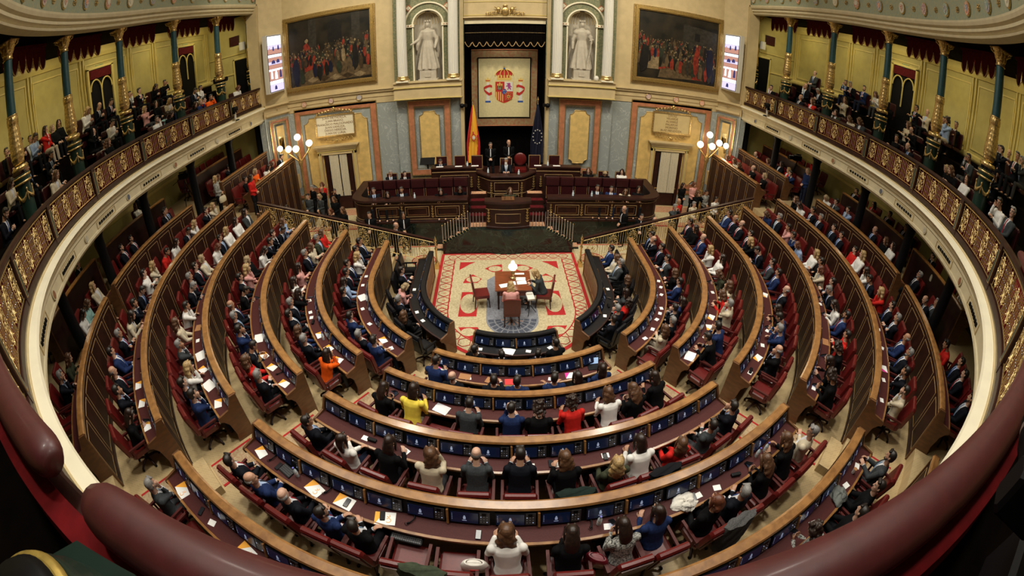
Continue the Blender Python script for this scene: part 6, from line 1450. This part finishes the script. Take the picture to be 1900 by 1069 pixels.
def person(x,y,z,rz,top,hair,pose,label,fl=1,scale=None,extra=None,group=None):
    P_=POSES[pose]; sc=scale or rq.uniform(.95,1.03)
    man=hair in 'dgb'
    o=link('person',P_['body'],None,(x,y,z),(0,0,rz)); o.scale=(sc*fl,sc,sc); tag(o,label,'person',group); setm(o,rq.choice(SK))
    suit=man and top in 'SUGBCLNP' and extra!='tee'
    if top=='B' and man and rq.random()<.6: suit=False
    if top in 'WRPYX': suit=False
    if not man and top in 'STRCGUN' and rq.random()<.5 and extra!='plain': suit='blazer'
    if extra in ('uniform','plain'): suit=False
    if suit:
        j=link('jacket',P_['jacket'],o); setm(j,CM[top]); h=link('shirt',P_['shirt'],o); setm(h,SHW if rq.random()<.7 or suit=='blazer' else SHB)
        if suit is True and top in 'SUGB': q=link('tie',P_['tie'],h); setm(q,rq.choice(TIES))
        if suit is True: [link('shirt_cuff',m_,j) for m_ in P_['cuffs']]
    else:
        j=link('top',P_['top'],o); setm(j,CM[top])
        if extra=='uniform':
            for m_ in P_['cuffs']: q=link('gold_cuff',m_,j); setm(q,GOLD)
            q=link('collar',P_['tie'],j); setm(q,SHW); q.scale=(1,1,1)
    t=link('trousers',P_['trousers'],o); setm(t,TROU[{'S':0,'U':1,'B':0,'G':2}.get(top,rq.choice([0,0,1,2,3]) if not man else 0)]); [link('shoe',m_,o) for m_ in P_['shoes']]
    hh=link('hair',HAIR[HV[hair]],o); hh.matrix_local=P_['H']; setm(hh,HM[hair] if not (hair=='b' and rq.random()<.5) else HM['g'])
    if extra=='beard' or (man and rq.random()<.16): q=link('beard',HAIR['beard'],o); q.matrix_local=P_['H']; setm(q,HM[hair])
    if extra=='longbeard': q=link('long_beard',HAIR['longbeard'],o); q.matrix_local=P_['H']; setm(q,M('hair_white',(.75,.73,.7),.6))
    if man and rq.random()<.22 or extra=='glasses': q=link('spectacles',HAIR['glasses'],o); q.matrix_local=P_['H']
    return o
b=MB(); rbox(b,(0,0,0),(.075,.012,.15),BLACK,.004); b.box((0,.007,0),(.066,.002,.135),M('phone_glow',(.3,.4,.6),.2,emit=(.35,.5,.8),es=.8)); PHN=b.mesh('smartphone')
np_=0
for (x,y,z,rz,top,hair,pose,label,fl) in PEOPLE:
    if top=='X' : pose=3
    o=person(x,y,z,rz,top,hair,pose,label,fl)
    if pose==3:
        q=link('smartphone',PHN,None); q.matrix_world=Matrix.Translation((x,y,z))@Matrix.Rotation(rz,4,'Z')@Matrix.Translation((0,.47,.80))@Matrix.Rotation(rad(-125),4,'X')
        tag(q,'lit smartphone held by person in '+', '.join(label.split(', ')[2:]),'phone')
# --- tribune, lectern and committee benches
def look(x,y,tx=0.,ty=-3.): return math.atan2(ty-y,tx-x)-PI/2
sb=.5   # floor of the committee level
FR_=[
(-5.33,4.95,1.08,'S','d',10,'person in dark suit and red tie at left end of the left committee desk'),
(-4.75,4.95,1.08,'B','D',2,'person in black waistcoat over white sleeves, second place of left committee desk'),
(-4.17,4.95,1.08,'S','d',10,'person in dark suit, third place from the left of left committee desk'),
(-2.6,4.95,1.08,'B','D',2,'person with black hair and white sleeves, second place from lectern, left committee desk'),
(-1.84,4.95,1.08,'B','D',3,'person in black T-shirt with round orange print nearest the lectern, left desk'),
(3.59,4.95,1.08,'S','d',10,'person in dark suit, place nearest the lectern at the right committee desk'),
(4.17,4.95,1.08,'U','d',10,'person in navy suit, second occupied place of the right committee desk'),
(4.75,4.95,1.08,'C','N',2,'person in cream top with long brown hair at the right committee desk'),
(5.33,4.95,1.08,'B','D',10,'person in black with long dark hair at the outer end, right committee desk'),
(-5.15,7.4,1.01,'S','g',1,'person in dark suit hand to chin on chair behind left bench, outer one'),
(-4.5,7.4,1.01,'B','d',0,'person in dark jacket on chair behind left bench, inner one'),
(3.72,7.4,1.01,'B','N',0,'person with reddish brown hair on inner chair behind the right bench'),
(4.47,7.4,1.01,'B','y',3,'person with short hair looking down on middle chair behind right bench'),
(5.3,7.4,1.01,'W','D',0,'person in white with blue scarf on outer chair behind the right bench'),
(-2.78,6.85,1.8,'S','d',2,'person in dark suit writing at the far left of the upper presidency desk'),
]
for x,y,z,tp,hr,ps,lb in FR_: person(x,y,z,look(x,y,x*.6,-4),tp,hr,ps,lb,fl=(1 if x<0 else -1),extra='glasses' if 'chin' in lb else None)
person(0,6.5,1.72,PI,'S','g',10,'person with long white beard in dark suit and red tie, presiding at centre',extra='longbeard')
person(-.65,7.5,1.8,PI,'B','d',7,'person in dark uniform with gold cuffs standing behind the president, nearer the striped flag',extra='uniform')
person(.14,7.55,1.8,PI,'B','b',7,'bald person in dark uniform standing directly behind the president',extra='uniform')
person(.1,4.55,.72,PI,'N','N',2+5,'person in dark green jacket over white speaking at the lectern',extra='plain',scale=.96)
for x,y,rz,tp,hr,ps,lb,ex in (
(-5.36,4.07,PI*.95,'B','d',7,'bearded usher in dark uniform standing before the left committee desk','uniform'),
(-3.98,3.95,PI*1.05,'B','D',7,'usher with gold cuffs standing before the left committee desk nearer the parapet','uniform'),
(-4.2,3.1,-PI*.6,'S','b',9,'person in dark suit walking past the usher, left of the marble parapet',None),
(4.62,4.3,PI*.6,'B','b',7,'balding usher in dark uniform turned sideways before the right committee desk','uniform'),
(5.2,3.8,PI*.9,'B','d',7,'second usher in dark uniform hand raised before the right committee desk','uniform'),
(5.5,3.35,-PI*.4,'B','b',9,'balding person walking beside the right balustrade below the committee desk',None),
(-9.1,6.7,PI*.9,'G','d',7,'photographer in grey top leaning at the left balustrade below the tribune parapet','plain'),
(-9.35,7.9,PI*.8,'B','g',7,'grey haired person in black among photographers, left of the left door','plain'),
(-8.7,7.6,PI*.85,'B','b',7,'balding photographer in black jacket beside the left candelabrum','plain'),
(-9.0,8.4,PI*.9,'R','r',7,'person in red at the back of the left photographers group','plain'),
(-8.5,6.7,PI*.8,'G','y',7,'blonde photographer in grey waistcoat in the left group','plain'),
(-7.9,7.2,PI*1.1,'B','d',8,'photographer in dark clothes raising a camera, left of the door','plain'),
(-7.6,6.2,PI*.9,'B','N',7,'person in black jacket and scarf nearest the left door curtains','plain'),
(-9.75,5.6,PI*.9,'B','d',7,'bearded person in black behind the left balustrade top end','plain'),
(-7.2,4.6,PI*.9,'B','r',7,'person in dark clothes low behind the left balustrade handrail','plain'),
(-6.7,4.75,PI*.8,'B','N',7,'dark haired person near the corner of the left committee desk','plain'),
(6.95,4.7,PI*1.1,'G','g',8,'grey haired photographer with a long lens behind the right committee desk corner','plain'),
(7.4,5.35,PI*1.1,'R','b',7,'photographer with red strap and bald head beside the long lens','plain'),
(8.2,5.4,PI*1.1,'C','g',7,'grey haired photographer in beige waistcoat behind right balustrade','plain'),
(8.6,7.7,PI*1.1,'B','D',7,'person in black with camera beside the right door','plain'),
(9.3,7.9,PI*1.1,'P','r',7,'person in pink stripes by the foot of the right candelabrum','plain'),
(9.6,7.0,PI*1.1,'X','d',7,'person in black and white checked shirt among right photographers','plain'),
(8.9,6.6,PI*1.1,'B','N',8,'person crouched over a camera among the right photographers','plain'),
(9.7,6.1,PI*1.1,'W','d',7,'person in white shirt and dark waistcoat at the right parapet foot','plain')):
    person(x,y,0 if abs(x)>3 else 0,rz,tp,hr,ps,lb,extra=ex)
    if ps==8:
        q=empty('photo_camera',(x-.29*sin(rz),y+.29*cos(rz),1.5),rz,'black photo camera held up by the '+' '.join(lb.split()[:9]),'camera')
        c_=MB(); rbox(c_,(0,0,0),(.14,.06,.09),BLACK,.01); c_.obj('camera_body',q); c_=MB(); c_.tube([(0,.03,0),(0,.16,0)],[.035,.042],BLACK,n=12); c_.obj('lens',q)
# --- stenographers at the centre table
person(-.05,-.7,0,0,'P','Y',2,'person in pale pink knit with blonde hair writing at the centre table',extra='plain')
person(.98,.14,0,rad(75),'G','Y',2,'person with blonde hair in grey patterned jacket at the right of centre table',extra='plain')
# --- standing people on the steps near the side tribunes
for x,y,z,rz,tp,hr,lb in ((-11.3,2.7,2.65,-PI*.4,'X','Y','person in patterned coat with cream handbag standing in the upper left gangway'),(-9.9,3.25,2.3,-PI*.5,'R','D','person in long red coat standing at the left tribune end panel'),
    (13.2,3.6,3.05,PI*.6,'R','Y','person in orange red jacket leaning by the right outer pillar'),(12.6,3.3,2.65,PI*.5,'U','y','person in blue standing in the upper right gangway'),(-14.2,.9,3.05,-PI*.5,'S','d','person in dark suit standing against the left outer wall')):
    person(x,y,z,rz,tp,hr,7,lb,extra='plain')
# --- gallery visitors
GAL={'left':"-14.1,-3.9,8.81,TN -14.3,-3.2,8.91,RD -14.3,-2.7,8.82,By -14.4,-2.3,8.81,BD -14.6,-0.8,8.78,Nd -14.6,-0.2,8.87,Sb -14.6,0.5,8.57,Sd -13.9,-1.4,8.14,WY -13.8,-0.3,8.02,Wd -12.7,-1.6,7.54,Wd -13.7,-1.4,8.04,Bb -12.4,-0.8,7.35,BN -14.6,2.5,8.77,Sd -14.6,3.4,8.68,BD -14.6,4.1,8.69,Bd -13.8,1.9,8.02,PY -13.8,2.7,8.05,BD -13.7,3.2,7.98,CY -13.9,4.0,8.11,Bd -12.7,1.8,7.51,TD -12.2,0.8,7.35,Wd -12.0,1.8,7.30,BD -12.6,3.6,7.46,BD -13.7,5.2,8.01,Sd -13.8,5.8,8.02,Wd -12.6,4.1,7.44,Uy -12.4,4.4,7.37,Rd -12.0,4.5,7.34,Od -12.7,7.5,7.50,Wr -14.6,1.8,8.75,Sd -13.9,-4.0,8.36,Wd -11.9,-4.7,7.54,CN -12.0,-4.5,7.55,Sd -10.9,-6.8,7.55,Sd -13.7,-4.1,8.31,Ld -13.4,-3.8,8.11,Sd -12.3,-6.1,8.01,CD -13.1,-5.1,8.17,Sd -13.6,-5.3,8.61,Bd -12.7,-5.1,8.00,Sg",'right':"12.5,7.0,7.39,Bd 14.6,6.3,8.69,Gb 13.5,5.5,7.88,Sb 13.8,4.7,8.04,Sg 12.0,4.4,7.35,Sb 12.0,3.5,7.34,RN 12.0,2.9,7.33,ND 14.6,3.7,8.71,Ud 14.6,3.3,8.73,Sg 14.6,2.6,8.75,Ud 13.4,2.6,7.84,CN 12.4,0.9,7.37,CN 12.4,0.3,7.35,GN 14.2,0.7,8.23,Bd 14.6,-0.6,8.75,Sd 14.6,-1.2,8.69,Cb 13.8,-0.9,8.08,CN 13.7,-1.4,8.02,Bb 12.4,-1.5,7.41,Bd 12.2,-2.5,7.39,Sb 14.4,-2.2,8.75,Sd 14.3,-2.9,8.83,Bd 13.8,-2.8,8.16,Lc 13.7,-5.1,8.90,Sd 13.4,-5.8,8.94,Sb 11.9,-4.3,7.48,By 11.7,-4.8,7.46,BN 11.5,-5.3,7.48,WD 12.8,-4.7,7.96,Gd 10.6,-6.8,7.46,Wd 10.0,-7.7,7.48,Gg 12.6,-6.0,8.12,Sd 12.3,-6.6,8.14,Sd 13.5,-5.5,8.55,Sg 12.4,-6.9,8.23,Gg 12.3,-6.0,8.00,Bb 13.5,6.9,7.92,BN 14.6,1.6,8.67,WN"}
for sd,txt in GAL.items():
    gi=0; items=[q.split(',') for q in txt.split()]
    items.sort(key=lambda q:-float(q[1]))
    for q in items:
        x,y,z=float(q[0]),float(q[1]),float(q[2]); r=math.hypot(x,y) if y<0 else abs(x)
        if r>14.65: f=14.55/r; x*=f; y*=(f if y<0 else 1)
        tier=0 if r<12.95 else 1 if r<13.95 else 2
        if r<12.2: f=12.3/r; x*=f; y=y*f if y<0 else y; r=12.3
        fz=(6.08,6.6,7.4)[tier]
        for _ in range(8):
            if nearcol(x,y,.75): y-=.2
        stand=z-fz>1.55
        rz=look(x,y,x*.25,y*.5+1.0)
        gi+=1
        lb='visitor, %s, %s, %s, %s from front wall, %s gallery'%(TOPW[q[3][0]].replace(' and tie',''),HAIRW[q[3][1]],['railing tier','middle tier','back tier'][tier],NUMW[min(gi-1,32)] if gi<=33 else 'last but %s'%(['five','four','three','two','one','no'][min(5,gi-34)]),sd)
        lb=lb.replace('visitor in','visitor in'); ps=7 if stand else rq.choice([0,1,5,3,2,6])
        person(x,y,fz,rz,q[3][0],q[3][1],ps,lb,fl=rq.choice([-1,1]))
        if not stand:
            e=empty('gallery_armchair',(x,y,fz),rz,'dark red leather gallery seat under the '+' '.join(lb.split()[:10]).replace('visitor','visitor'),'chair','gallery seats')
            e['label']='dark leather gallery armchair, %s, %s from front wall, %s gallery'%(['railing tier','middle tier','back tier'][tier],NUMW[min(gi-1,32)] if gi<=33 else 'last but %s'%(['five','four','three','two','one','no'][min(5,gi-34)]),sd)
            for n,me in GCH: link(n,me,e)
# ================================================================ THINGS ON THE DESKS
ITEMS="p,2,-72.4 w,2,-71.0 w,2,-65.2 w,2,-62.7 x,2,-60.2 o,2,-54.3 b,2,-52.1 o,2,-48.2 o,2,-43.1 w,1,-90.1 w,1,-84.7 W,1,-75.9 w,1,-68.4 w,1,-58.4 o,1,-47.6 w,1,-42.5 W,3,-55.5 o,3,-49.8 o,3,-45.8 o,3,-40.6 h,3,-43.4 w,0,-90.0 w,0,-57.5 w,0,-66.4 w,0,-17.9 W,0,-4.1 m,1,-23.5 n,1,-15.6 w,1,-14.5 n,1,-7.9 f,1,-2.7 p,2,-25.4 p,2,-20.1 l,2,-15.3 w,1,84.6 w,1,80.1 w,1,74.7 w,1,65.5 w,1,62.1 w,1,57.9 w,1,51.8 w,1,45.7 w,0,87.3 x,0,69.0 w,0,59.2 p,0,77.5 w,2,72.0 o,2,59.3 o,2,54.6 w,2,50.1 W,2,41.1 p,2,46.5 w,0,5.8 w,0,16.9 m,1,14.6 w,1,8.8 L,1,22.5 o,3,68.5 w,3,54.8 w,3,49.5 o,3,45.3 x,3,40.9 w,3,39.2 o,4,-29.6 h,4,-27.7 k,4,-25.1 b,4,-23.7 O,4,-21.2 h,4,-19.9 O,4,-17.7 p,4,-17.4 O,4,-13.4 p,4,-13.7 h,4,-11.1 p,4,-5.1 w,3,-22.0 x,3,-20.9 w,3,-15.9 p,4,-26.3 w,3,0.0 p,3,2.5 w,3,3.3 w,3,9.6 p,3,9.5 p,3,12.7 b,4,5.2 w,4,6.0 h,4,4.4 w,4,15.3 p,4,14.8 w,4,17.6 x,4,20.3 p,4,22.4 b,4,24.1 b,4,25.5 c,4,13.6 O,5,-30.2 w,5,-25.4 p,5,-27.0 O,5,-21.2 w,5,29.8 t,5,28.7 w,5,26.9 g,5,25.3 w,5,21.1 n,4,-59.7 w,4,-56.2 W,4,-52.0 o,4,-48.5 W,4,-44.6 o,4,-40.4 o,5,-48.0 o,5,-44.5 o,5,-40.5 h,5,-53.4 w,5,56.9 w,5,52.3 m,5,47.7 w,5,45.3 w,5,41.3 w,4,63.9 n,4,52.3 w,4,40.2"
def bx(d,m,c=None): b=MB(); b.box(c or (0,0,d[2]/2),d,m); return b
def sheetme(w_,h_,band=None,logo=False,m=PAPER,nm='sheet'):
    b=MB(); b.box((0,0,.002),(w_,h_,.003),m)
    if band: b.poly([(w_*.5,-h_*.5,.0042),(w_*.5,h_*.5,.0042),(w_*.02,-h_*.5,.0042)],band)
    if logo:
        for (cx_,cy_,r,a0,a1) in ((-.05,.03,.035,.6,5.6),(-.05,-.04,.018,0,4.2)):
            b.tube([(cx_+r*cos(a0+(a1-a0)*i/10),cy_+r*sin(a0+(a1-a0)*i/10),.004) for i in range(11)],.005,ORANGE,n=4)
    return b.mesh(nm)
MAG=M('magenta_print',(.7,.03,.3),.6); BRN=M('brown_folder',(.35,.16,.06),.7); RDF=M('red_folder',(.6,.03,.03),.6); LBL=M('blue_cap',(.1,.1,.5),.4)
b=MB()
hp=[(.0,-.08),(-.03,-.05),(-.035,0),(-.02,.05),(.01,.085)]; b.tube([(x,y,.02+.012*sin(i)) for i,(x,y) in enumerate(hp)],[.016,.011,.01,.011,.016],BLACK,n=6); b.tube([(.01+.03*cos(a),.085+.03*sin(a),.012) for a in [i*.6 for i in range(9)]],.004,BLACK,n=4); HSET=b.mesh('telephone_handset')
b=MB(); b.lathe([(.032,0),(.034,.02),(.031,.07),(.034,.12),(.03,.15),(.013,.19),(.013,.205)],GLASS,n=14); b.lathe([(.016,.2),(.016,.225)],LBL,n=10); b.lathe([(.0345,.07),(.0345,.11)],PAPER,n=14,cap=False); BOT=b.mesh('water_bottle')
b=MB(); b.box((0,0,.01),(.31,.22,.016),SILV); b.box((0,0,.019),(.02,.025,.002),PAPER); LAP=b.mesh('laptop_closed')
b=MB(); b.box((0,0,.008),(.28,.2,.014),BLACK); b.box((0,-.13,.09),(.28,.012,.18),BLACK,rot=Matrix.Rotation(rad(20),3,'X')); b.box((0,-.122,.09),(.26,.004,.15),M('bright_screen',(.3,.4,.5),.3,emit=(.3,.45,.7),es=.9),rot=Matrix.Rotation(rad(20),3,'X')); LAO=b.mesh('laptop_open')
b=MB(); b.box((0,0,.01),(.27,.17,.016),BLACK)
for i in range(10):
    for j in range(4): b.box((-.115+.0255*i,-.055+.035*j,.02),(.02,.026,.005),KEYP)
b.box((0,-.12,.08),(.26,.012,.16),BLACK,rot=Matrix.Rotation(rad(20),3,'X')); KBD=b.mesh('tablet_keyboard')
b=MB(); rr=random.Random(2); rings=[]
for i in range(7):
    r=.16*cos(PI/2*i/7); rings.append([(r*(1+.25*sin(3*a+i)+.1*sin(7*a))*cos(a)*1.2,r*(1+.2*sin(4*a+i*2))*sin(a),.005+.08*sin(PI/2*i/7)*(1+.2*sin(5*a))) for a in [2*PI*k/26 for k in range(26)]])
b.loft(rings,M('knit_white',(.72,.69,.62),.9,bump=.3,noise_amt=.1,scale=40)); SCF=b.mesh('folded_scarf')
b=MB(); b.loft(rings,M('knit_grey',(.16,.17,.16),.9,bump=.3,noise_amt=.1,scale=40)); SCG=b.mesh('folded_knit')
b=MB(); b.lathe([(.03,0),(.04,.09),(.042,.095)],PAPER,n=14); b.lathe([(.04,.095),(.043,.1),(.036,.105)],BRN,n=14); CUP=b.mesh('coffee_cup')
b=MB(); rbox(b,(0,0,.012),(.075,.15,.012),BLACK,.004); b.box((0,0,.0185),(.066,.135,.002),M('phone_glass',(.02,.02,.025),.1)); PH2=b.mesh('phone_flat')
b=MB(); rbox(b,(0,0,.025),(.17,.07,.05),BLACK,.01); CAS=b.mesh('spectacle_case')
KINDS={'w':('paper_sheet','small white paper sheet','paper',sheetme(.13,.10,nm='note')),'W':('paper_sheet','large white paper sheet','paper',sheetme(.34,.24,nm='bigsheet')),'o':('leaflet','white leaflet with orange corner','leaflet',sheetme(.24,.17,ORANGE,nm='leaf')),'O':('leaflet','large leaflet with orange corner and lettering','leaflet',sheetme(.30,.21,ORANGE,True,nm='leafbig')),
'm':('leaflet','white leaflet with magenta corner','leaflet',sheetme(.24,.18,MAG,nm='leafm')),'n':('folder','brown paper folder','folder',bx((.26,.18,.012),BRN).mesh('folder_b')),'f':('folder','bright red folder','folder',bx((.24,.18,.01),RDF).mesh('folder_r')),'p':('smartphone','black smartphone lying face up','phone',PH2),'h':('telephone_handset','black coiled handset','telephone',HSET),
'b':('water_bottle','clear plastic water bottle','bottle',BOT),'l':('laptop','closed silver laptop','laptop',LAP),'L':('laptop','open black laptop with bright screen','laptop',LAO),'k':('tablet_keyboard','black tablet standing on its keyboard','tablet',KBD),'x':('case','small black case','case',CAS),'c':('scarf','crumpled white knitted scarf','scarf',SCF),'g':('scarf','grey knitted garment','garment',SCG),'t':('coffee_cup','paper coffee cup','cup',CUP)}
cnt={}; ri=random.Random(4); lastp={}
for q in sorted(ITEMS.split(),key=lambda q:(q.split(',')[0],int(q.split(',')[1]),float(q.split(',')[2]))):
    c_,k,t=q.split(','); k=int(k); t=float(t); nm,ds,ct,me=KINDS[c_]
    side=0 if abs(t)<=CA.get(k,33)+.5 else (-1 if t<0 else 1)
    if side==0: t=max(-CA[k]+2,min(CA[k]-2,t))
    elif abs(t)<40: t=side*40.5
    key=(c_,k,side); i=cnt.get(key,0); cnt[key]=i+1
    dr={'k':.27,'L':.27,'O':.30,'W':.28,'h':.22,'b':.24}.get(c_,.3)+ri.uniform(-.02,.02)
    p=P(RK[k]+dr,t,FK[k]+.7505-(dr-.1)*.03); o=link(nm,me,None,p,(0,0,facein(t)+PI+ri.uniform(-.4,.4)))
    tag(o,'%s, %s row %s block, %s from left'%(ds,ROWN[k],sidel[side],NUMW[i]),ct)
# keyboard tray, coats and bags near the camera
b=MB(); rbox(b,(0,0,0),(.46,.19,.03),BLACK,.008)
for i in range(15):
    for j in range(5): b.box((-.2+.0285*i,-.07+.033*j,.018),(.023,.027,.008),KEYP)
t=-11.2; p=P(RK[4]+.46,t,FK[4]+.62); o=b.obj('keyboard',loc=p); o.rotation_euler=(0,0,facein(t)+PI); tag(o,'black computer keyboard on a pull out shelf under the fifth row middle desk','keyboard')
def coat(k,t,m,label,full=1.0):
    b=MB(); rings=[]
    for i in range(9):
        f=i/8; z=1.07-.62*f*full; r0=.30+.04*sin(f*3); th=.09+.03*f
        rings.append([(r0*(1+.05*sin(9*a+i))*cos(a),-.33-.05*f+(th+.015*sin(7*a+i*1.3))*sin(a),z+.02*cos(a*2)) for a in [2*PI*j/30 for j in range(30)]])
    b.loft(rings,m); o=b.obj('coat',loc=P(RK[k]+.74,t,FK[k])); o.rotation_euler=(0,0,facein(t)); tag(o,label,'coat')
coat(3,4.2,M('coat_green',(.012,.022,.018),.85,noise_amt=.3,scale=15,bump=.3),'dark green hooded coat draped over a chair in the fourth row middle block')
coat(3,14.5,M('coat_black',(.008,.008,.01),.85,bump=.3),'black coat draped over a chair beside the olive jacket in the fourth row')
coat(4,16.2,M('coat_grey',(.1,.1,.1),.9,noise_amt=.4,scale=50,bump=.3),'grey tweed coat draped over a chair in the fifth row middle block')
coat(4,-8.6,M('coat_olive',(.05,.065,.04),.85,noise_amt=.3,scale=15,bump=.3),'olive green coat heaped on an empty fifth row chair near the camera',.8)
def bag(x,y,z,rz,m,label,sc=1,mark=None):
    b=MB(); b.loft([[(.14*sc*k_*cos(a)*(1.15 if abs(cos(a))>.7 else 1),.07*sc*k_*sin(a),zz*sc) for a in [2*PI*j/16 for j in range(16)]] for zz,k_ in ((0,.9),(.02,1),(.12,1.02),(.2,.85),(.22,.7))],m)
    e=empty('handbag',(x,y,z),rz,label,'bag'); 
    if mark: b.box((0,.072*sc,.12*sc),(.1*sc,.01,.05*sc),mark)
    b.obj('bag_body',e); b=MB(); b.tube([(.09*sc*cos(a),0,.2*sc+.12*sc*sin(a)) for a in [PI*i/10 for i in range(11)]],.008,m,n=5); b.obj('handle',e)
q=P(RK[4]+.74,4.4,FK[4]+.5); bag(q.x,q.y,q.z,2.6,M('bag_burgundy',(.16,.01,.02),.35,coat=.3),'burgundy leather handbag on the seat beside the patterned top',1.1)
q=P(RK[4]+.74,-5.2,FK[4]+.5); bag(q.x,q.y,q.z,3.1,M('bag_white',(.75,.72,.66),.7),'white cloth bag with red block letters on a fifth row seat',1.15,RDF)
q=P(RK[6]-.1,-91.2,FK[6]+.3)
bag(-11.0,2.55,3.25,1.2,M('bag_cream',(.6,.52,.35),.6),'cream handbag hanging from the arm of the standing person in patterned coat',1.1)
bag(12.6,-4.6,3.72,.5,M('bag_pale',(.65,.62,.5),.6),'pale round handbag on the seventh row desk beside the right pillar',1.0)
# name cards and bottles on the presidency desk
for i,(x,y,z) in enumerate(((-2.78,6.47,2.695),(-1.98,6.45,2.695),(-1.3,6.47,2.695),(1.32,6.45,2.695),(2.12,6.45,2.695))):
    b=MB(); b.box((0,0,.003),(.3,.12,.006),PAPER); o=b.obj('name_card',loc=(x,y,z)); tag(o,'long white card on the presidency desk, %s from the left'%NUMW[i],'card')
for i,(x,y,z) in enumerate(((-1.62,6.5,2.695),(-.75,6.2,2.475),(.5,5.95,2.475),(1.75,6.5,2.695),(-3.6,4.62,2.035),(2.55,4.62,2.035),(3.3,4.62,2.035))):
    b=MB(); b.lathe([(.035,0),(.04,.1),(.03,.13),(.012,.17),(.02,.2)],GLASS,n=12); b.lathe([(.05,0),(.055,.005)],SILV,n=12); o=b.obj('water_glass',loc=(x,y,z)); tag(o,'small glass water carafe on the tribune desks, %s listed from the left'%NUMW[[0,2,3,4][i] if i<4 else i] if i<4 else ['glass of water between the left committee seats','white cup at the inner end of the right committee desk','glass of water before the dark suit, right committee desk'][i-4],'carafe')
b=MB(); b.box((0,0,0),(.62,.02,.42),BLACK,rot=Matrix.Rotation(rad(-60),3,'X')); b.tube([(0,0,0),(0,.05,-.35)],.03,BLACK); tag(b.obj('display_monitor',loc=(-3.3,6.55,2.95)),'black flat monitor tilted at the left end of the presidency desk','monitor')
# robotic cameras standing on the gallery ledge
for s in (-1,1):
    e=empty('remote_camera',(s*11.42,5.2 if s<0 else 5.6,6.03),0,'black remote television camera on the ledge of the %s gallery'%sidew[s],'camera')
    b=MB(); b.tube([(0,0,0),(-s*.02,0,.3)],.05,WHITE,n=10); b.lathe([(.09,0),(.09,.04),(.03,.06)],BLACK,c=(-s*.1,.02,-.08),n=12); b.obj('bracket',e)
    b=MB(); rbox(b,(-s*.05,0,.45),(.22,.24,.2),BLACK,.03); b.tube([(-s*.1,-.1,.45),(-s*.22,-.24,.42)],.06,BLACK,n=12); b.box((-s*.0,0,.3),(.12,.2,.12),BLACK); b.obj('camera_head',e)
# broadcast cameras under and in the galleries
def tvcam(x,y,z,rz,label,plat=0):
    e=empty('broadcast_camera',(x,y,z),rz,label,'camera')
    b=MB()
    for k in range(3): b.tube([(0,0,1.1),(.35*cos(k*2.1),.35*sin(k*2.1),0)],.02,BLACK)
    b.obj('tripod',e)
    b=MB(); rbox(b,(0,0,1.3),(.2,.5,.26),BLACK,.04); b.tube([(0,.2,1.3),(0,.55,1.28)],[.09,.11],BLACK,n=12); b.box((0,-.05,1.48),(.05,.3,.05),BLACK); b.box((-.2,.05,1.42),(.16,.12,.12),BLACK); b.tube([(.1,-.2,1.2),(.2,-.55,1.05)],.015,BLACK); b.obj('camera_body',e)
tvcam(-13.6,3.4,3.05,-PI*.45,'black broadcast camera on tripod under the left gallery'); tvcam(13.3,5.1,3.05,PI*.5,'black broadcast camera on tripod under the right gallery'); tvcam(-13.1,6.6,6.6,-PI*.5,'black broadcast camera on tripod in the left upper gallery near the front'); tvcam(13.6,.1,6.6,PI*.5,'black camera rig on tripod before the arched door, right upper gallery')
# dark green moulded column foot and photographer's camera right beside the viewer
GRL=M('green_lacquer',(.014,.03,.022),.3,noise_amt=.15,scale=8,coat=.3)
e=empty('green_pedestal',(-1.52,-11.78,6.25),0,'dark green moulded pedestal with gilded ring at the bottom left corner, nearest camera','pedestal')
b=MB(); b.lathe([(.29,0),(.29,1.0),(.275,1.03),(.275,1.05),(.25,1.07),(.25,1.1),(.235,1.12)],GRL,n=48); b.obj('moulded_drum',e)
b=MB(); b.lathe([(.205,1.12),(.225,1.125),(.232,1.14),(.222,1.155),(.205,1.16)],M('old_gold_band',(.6,.42,.1),.4,metal=.6,noise_amt=.3,scale=30),n=48); b.obj('gilded_ring',e)
b=MB(); b.lathe([(.19,1.1),(.2,1.17),(.17,1.2),(.0,1.2)],BLACK,n=40); b.obj('black_cap',e)
b=MB(); b.poly([(.37*cos(a),.37*sin(a),.93) for a in [PI/8+PI/4*k for k in range(8)]],GRL,h=(0,0,.05)); b.obj('plate',e)
e=empty('photographer_camera',(.52,-11.62,7.62),rad(-60),'black photo camera body with large lens at the right edge, nearest camera','camera')
b=MB(); rbox(b,(0,0,0),(.17,.09,.13),BLACK,.015); rbox(b,(0,0,.08),(.07,.07,.05),BLACK,.01); b.obj('camera_body',e)
b=MB(); b.lathe([(.045,0),(.045,.06),(.055,.07),(.055,.15),(.065,.16),(.065,.24)],BLACK,n=24); o=b.obj('lens',e); o.rotation_euler=(rad(-80),0,0)
b=MB(); b.lathe([(.0655,.19),(.0655,.21)],SILV,n=24,cap=False); o=b.obj('lens_ring',e); o.rotation_euler=(rad(-80),0,0)
e=empty('equipment_case',(.72,-11.88,7.35),rad(20),'black equipment case with silver metal corner, bottom right near the camera','case')
b=MB(); rbox(b,(0,0,0),(.36,.3,.22),BLACK,.02); b.obj('case_body',e)
b=MB(); b.box((-.16,.13,.085),(.05,.045,.055),SILV); b.obj('metal_corner',e)
for o in list(bpy.data.objects):
    l=o.get('label')
    if l and not (4<=len(l.split())<=16): print('LEN',len(l.split()),l)
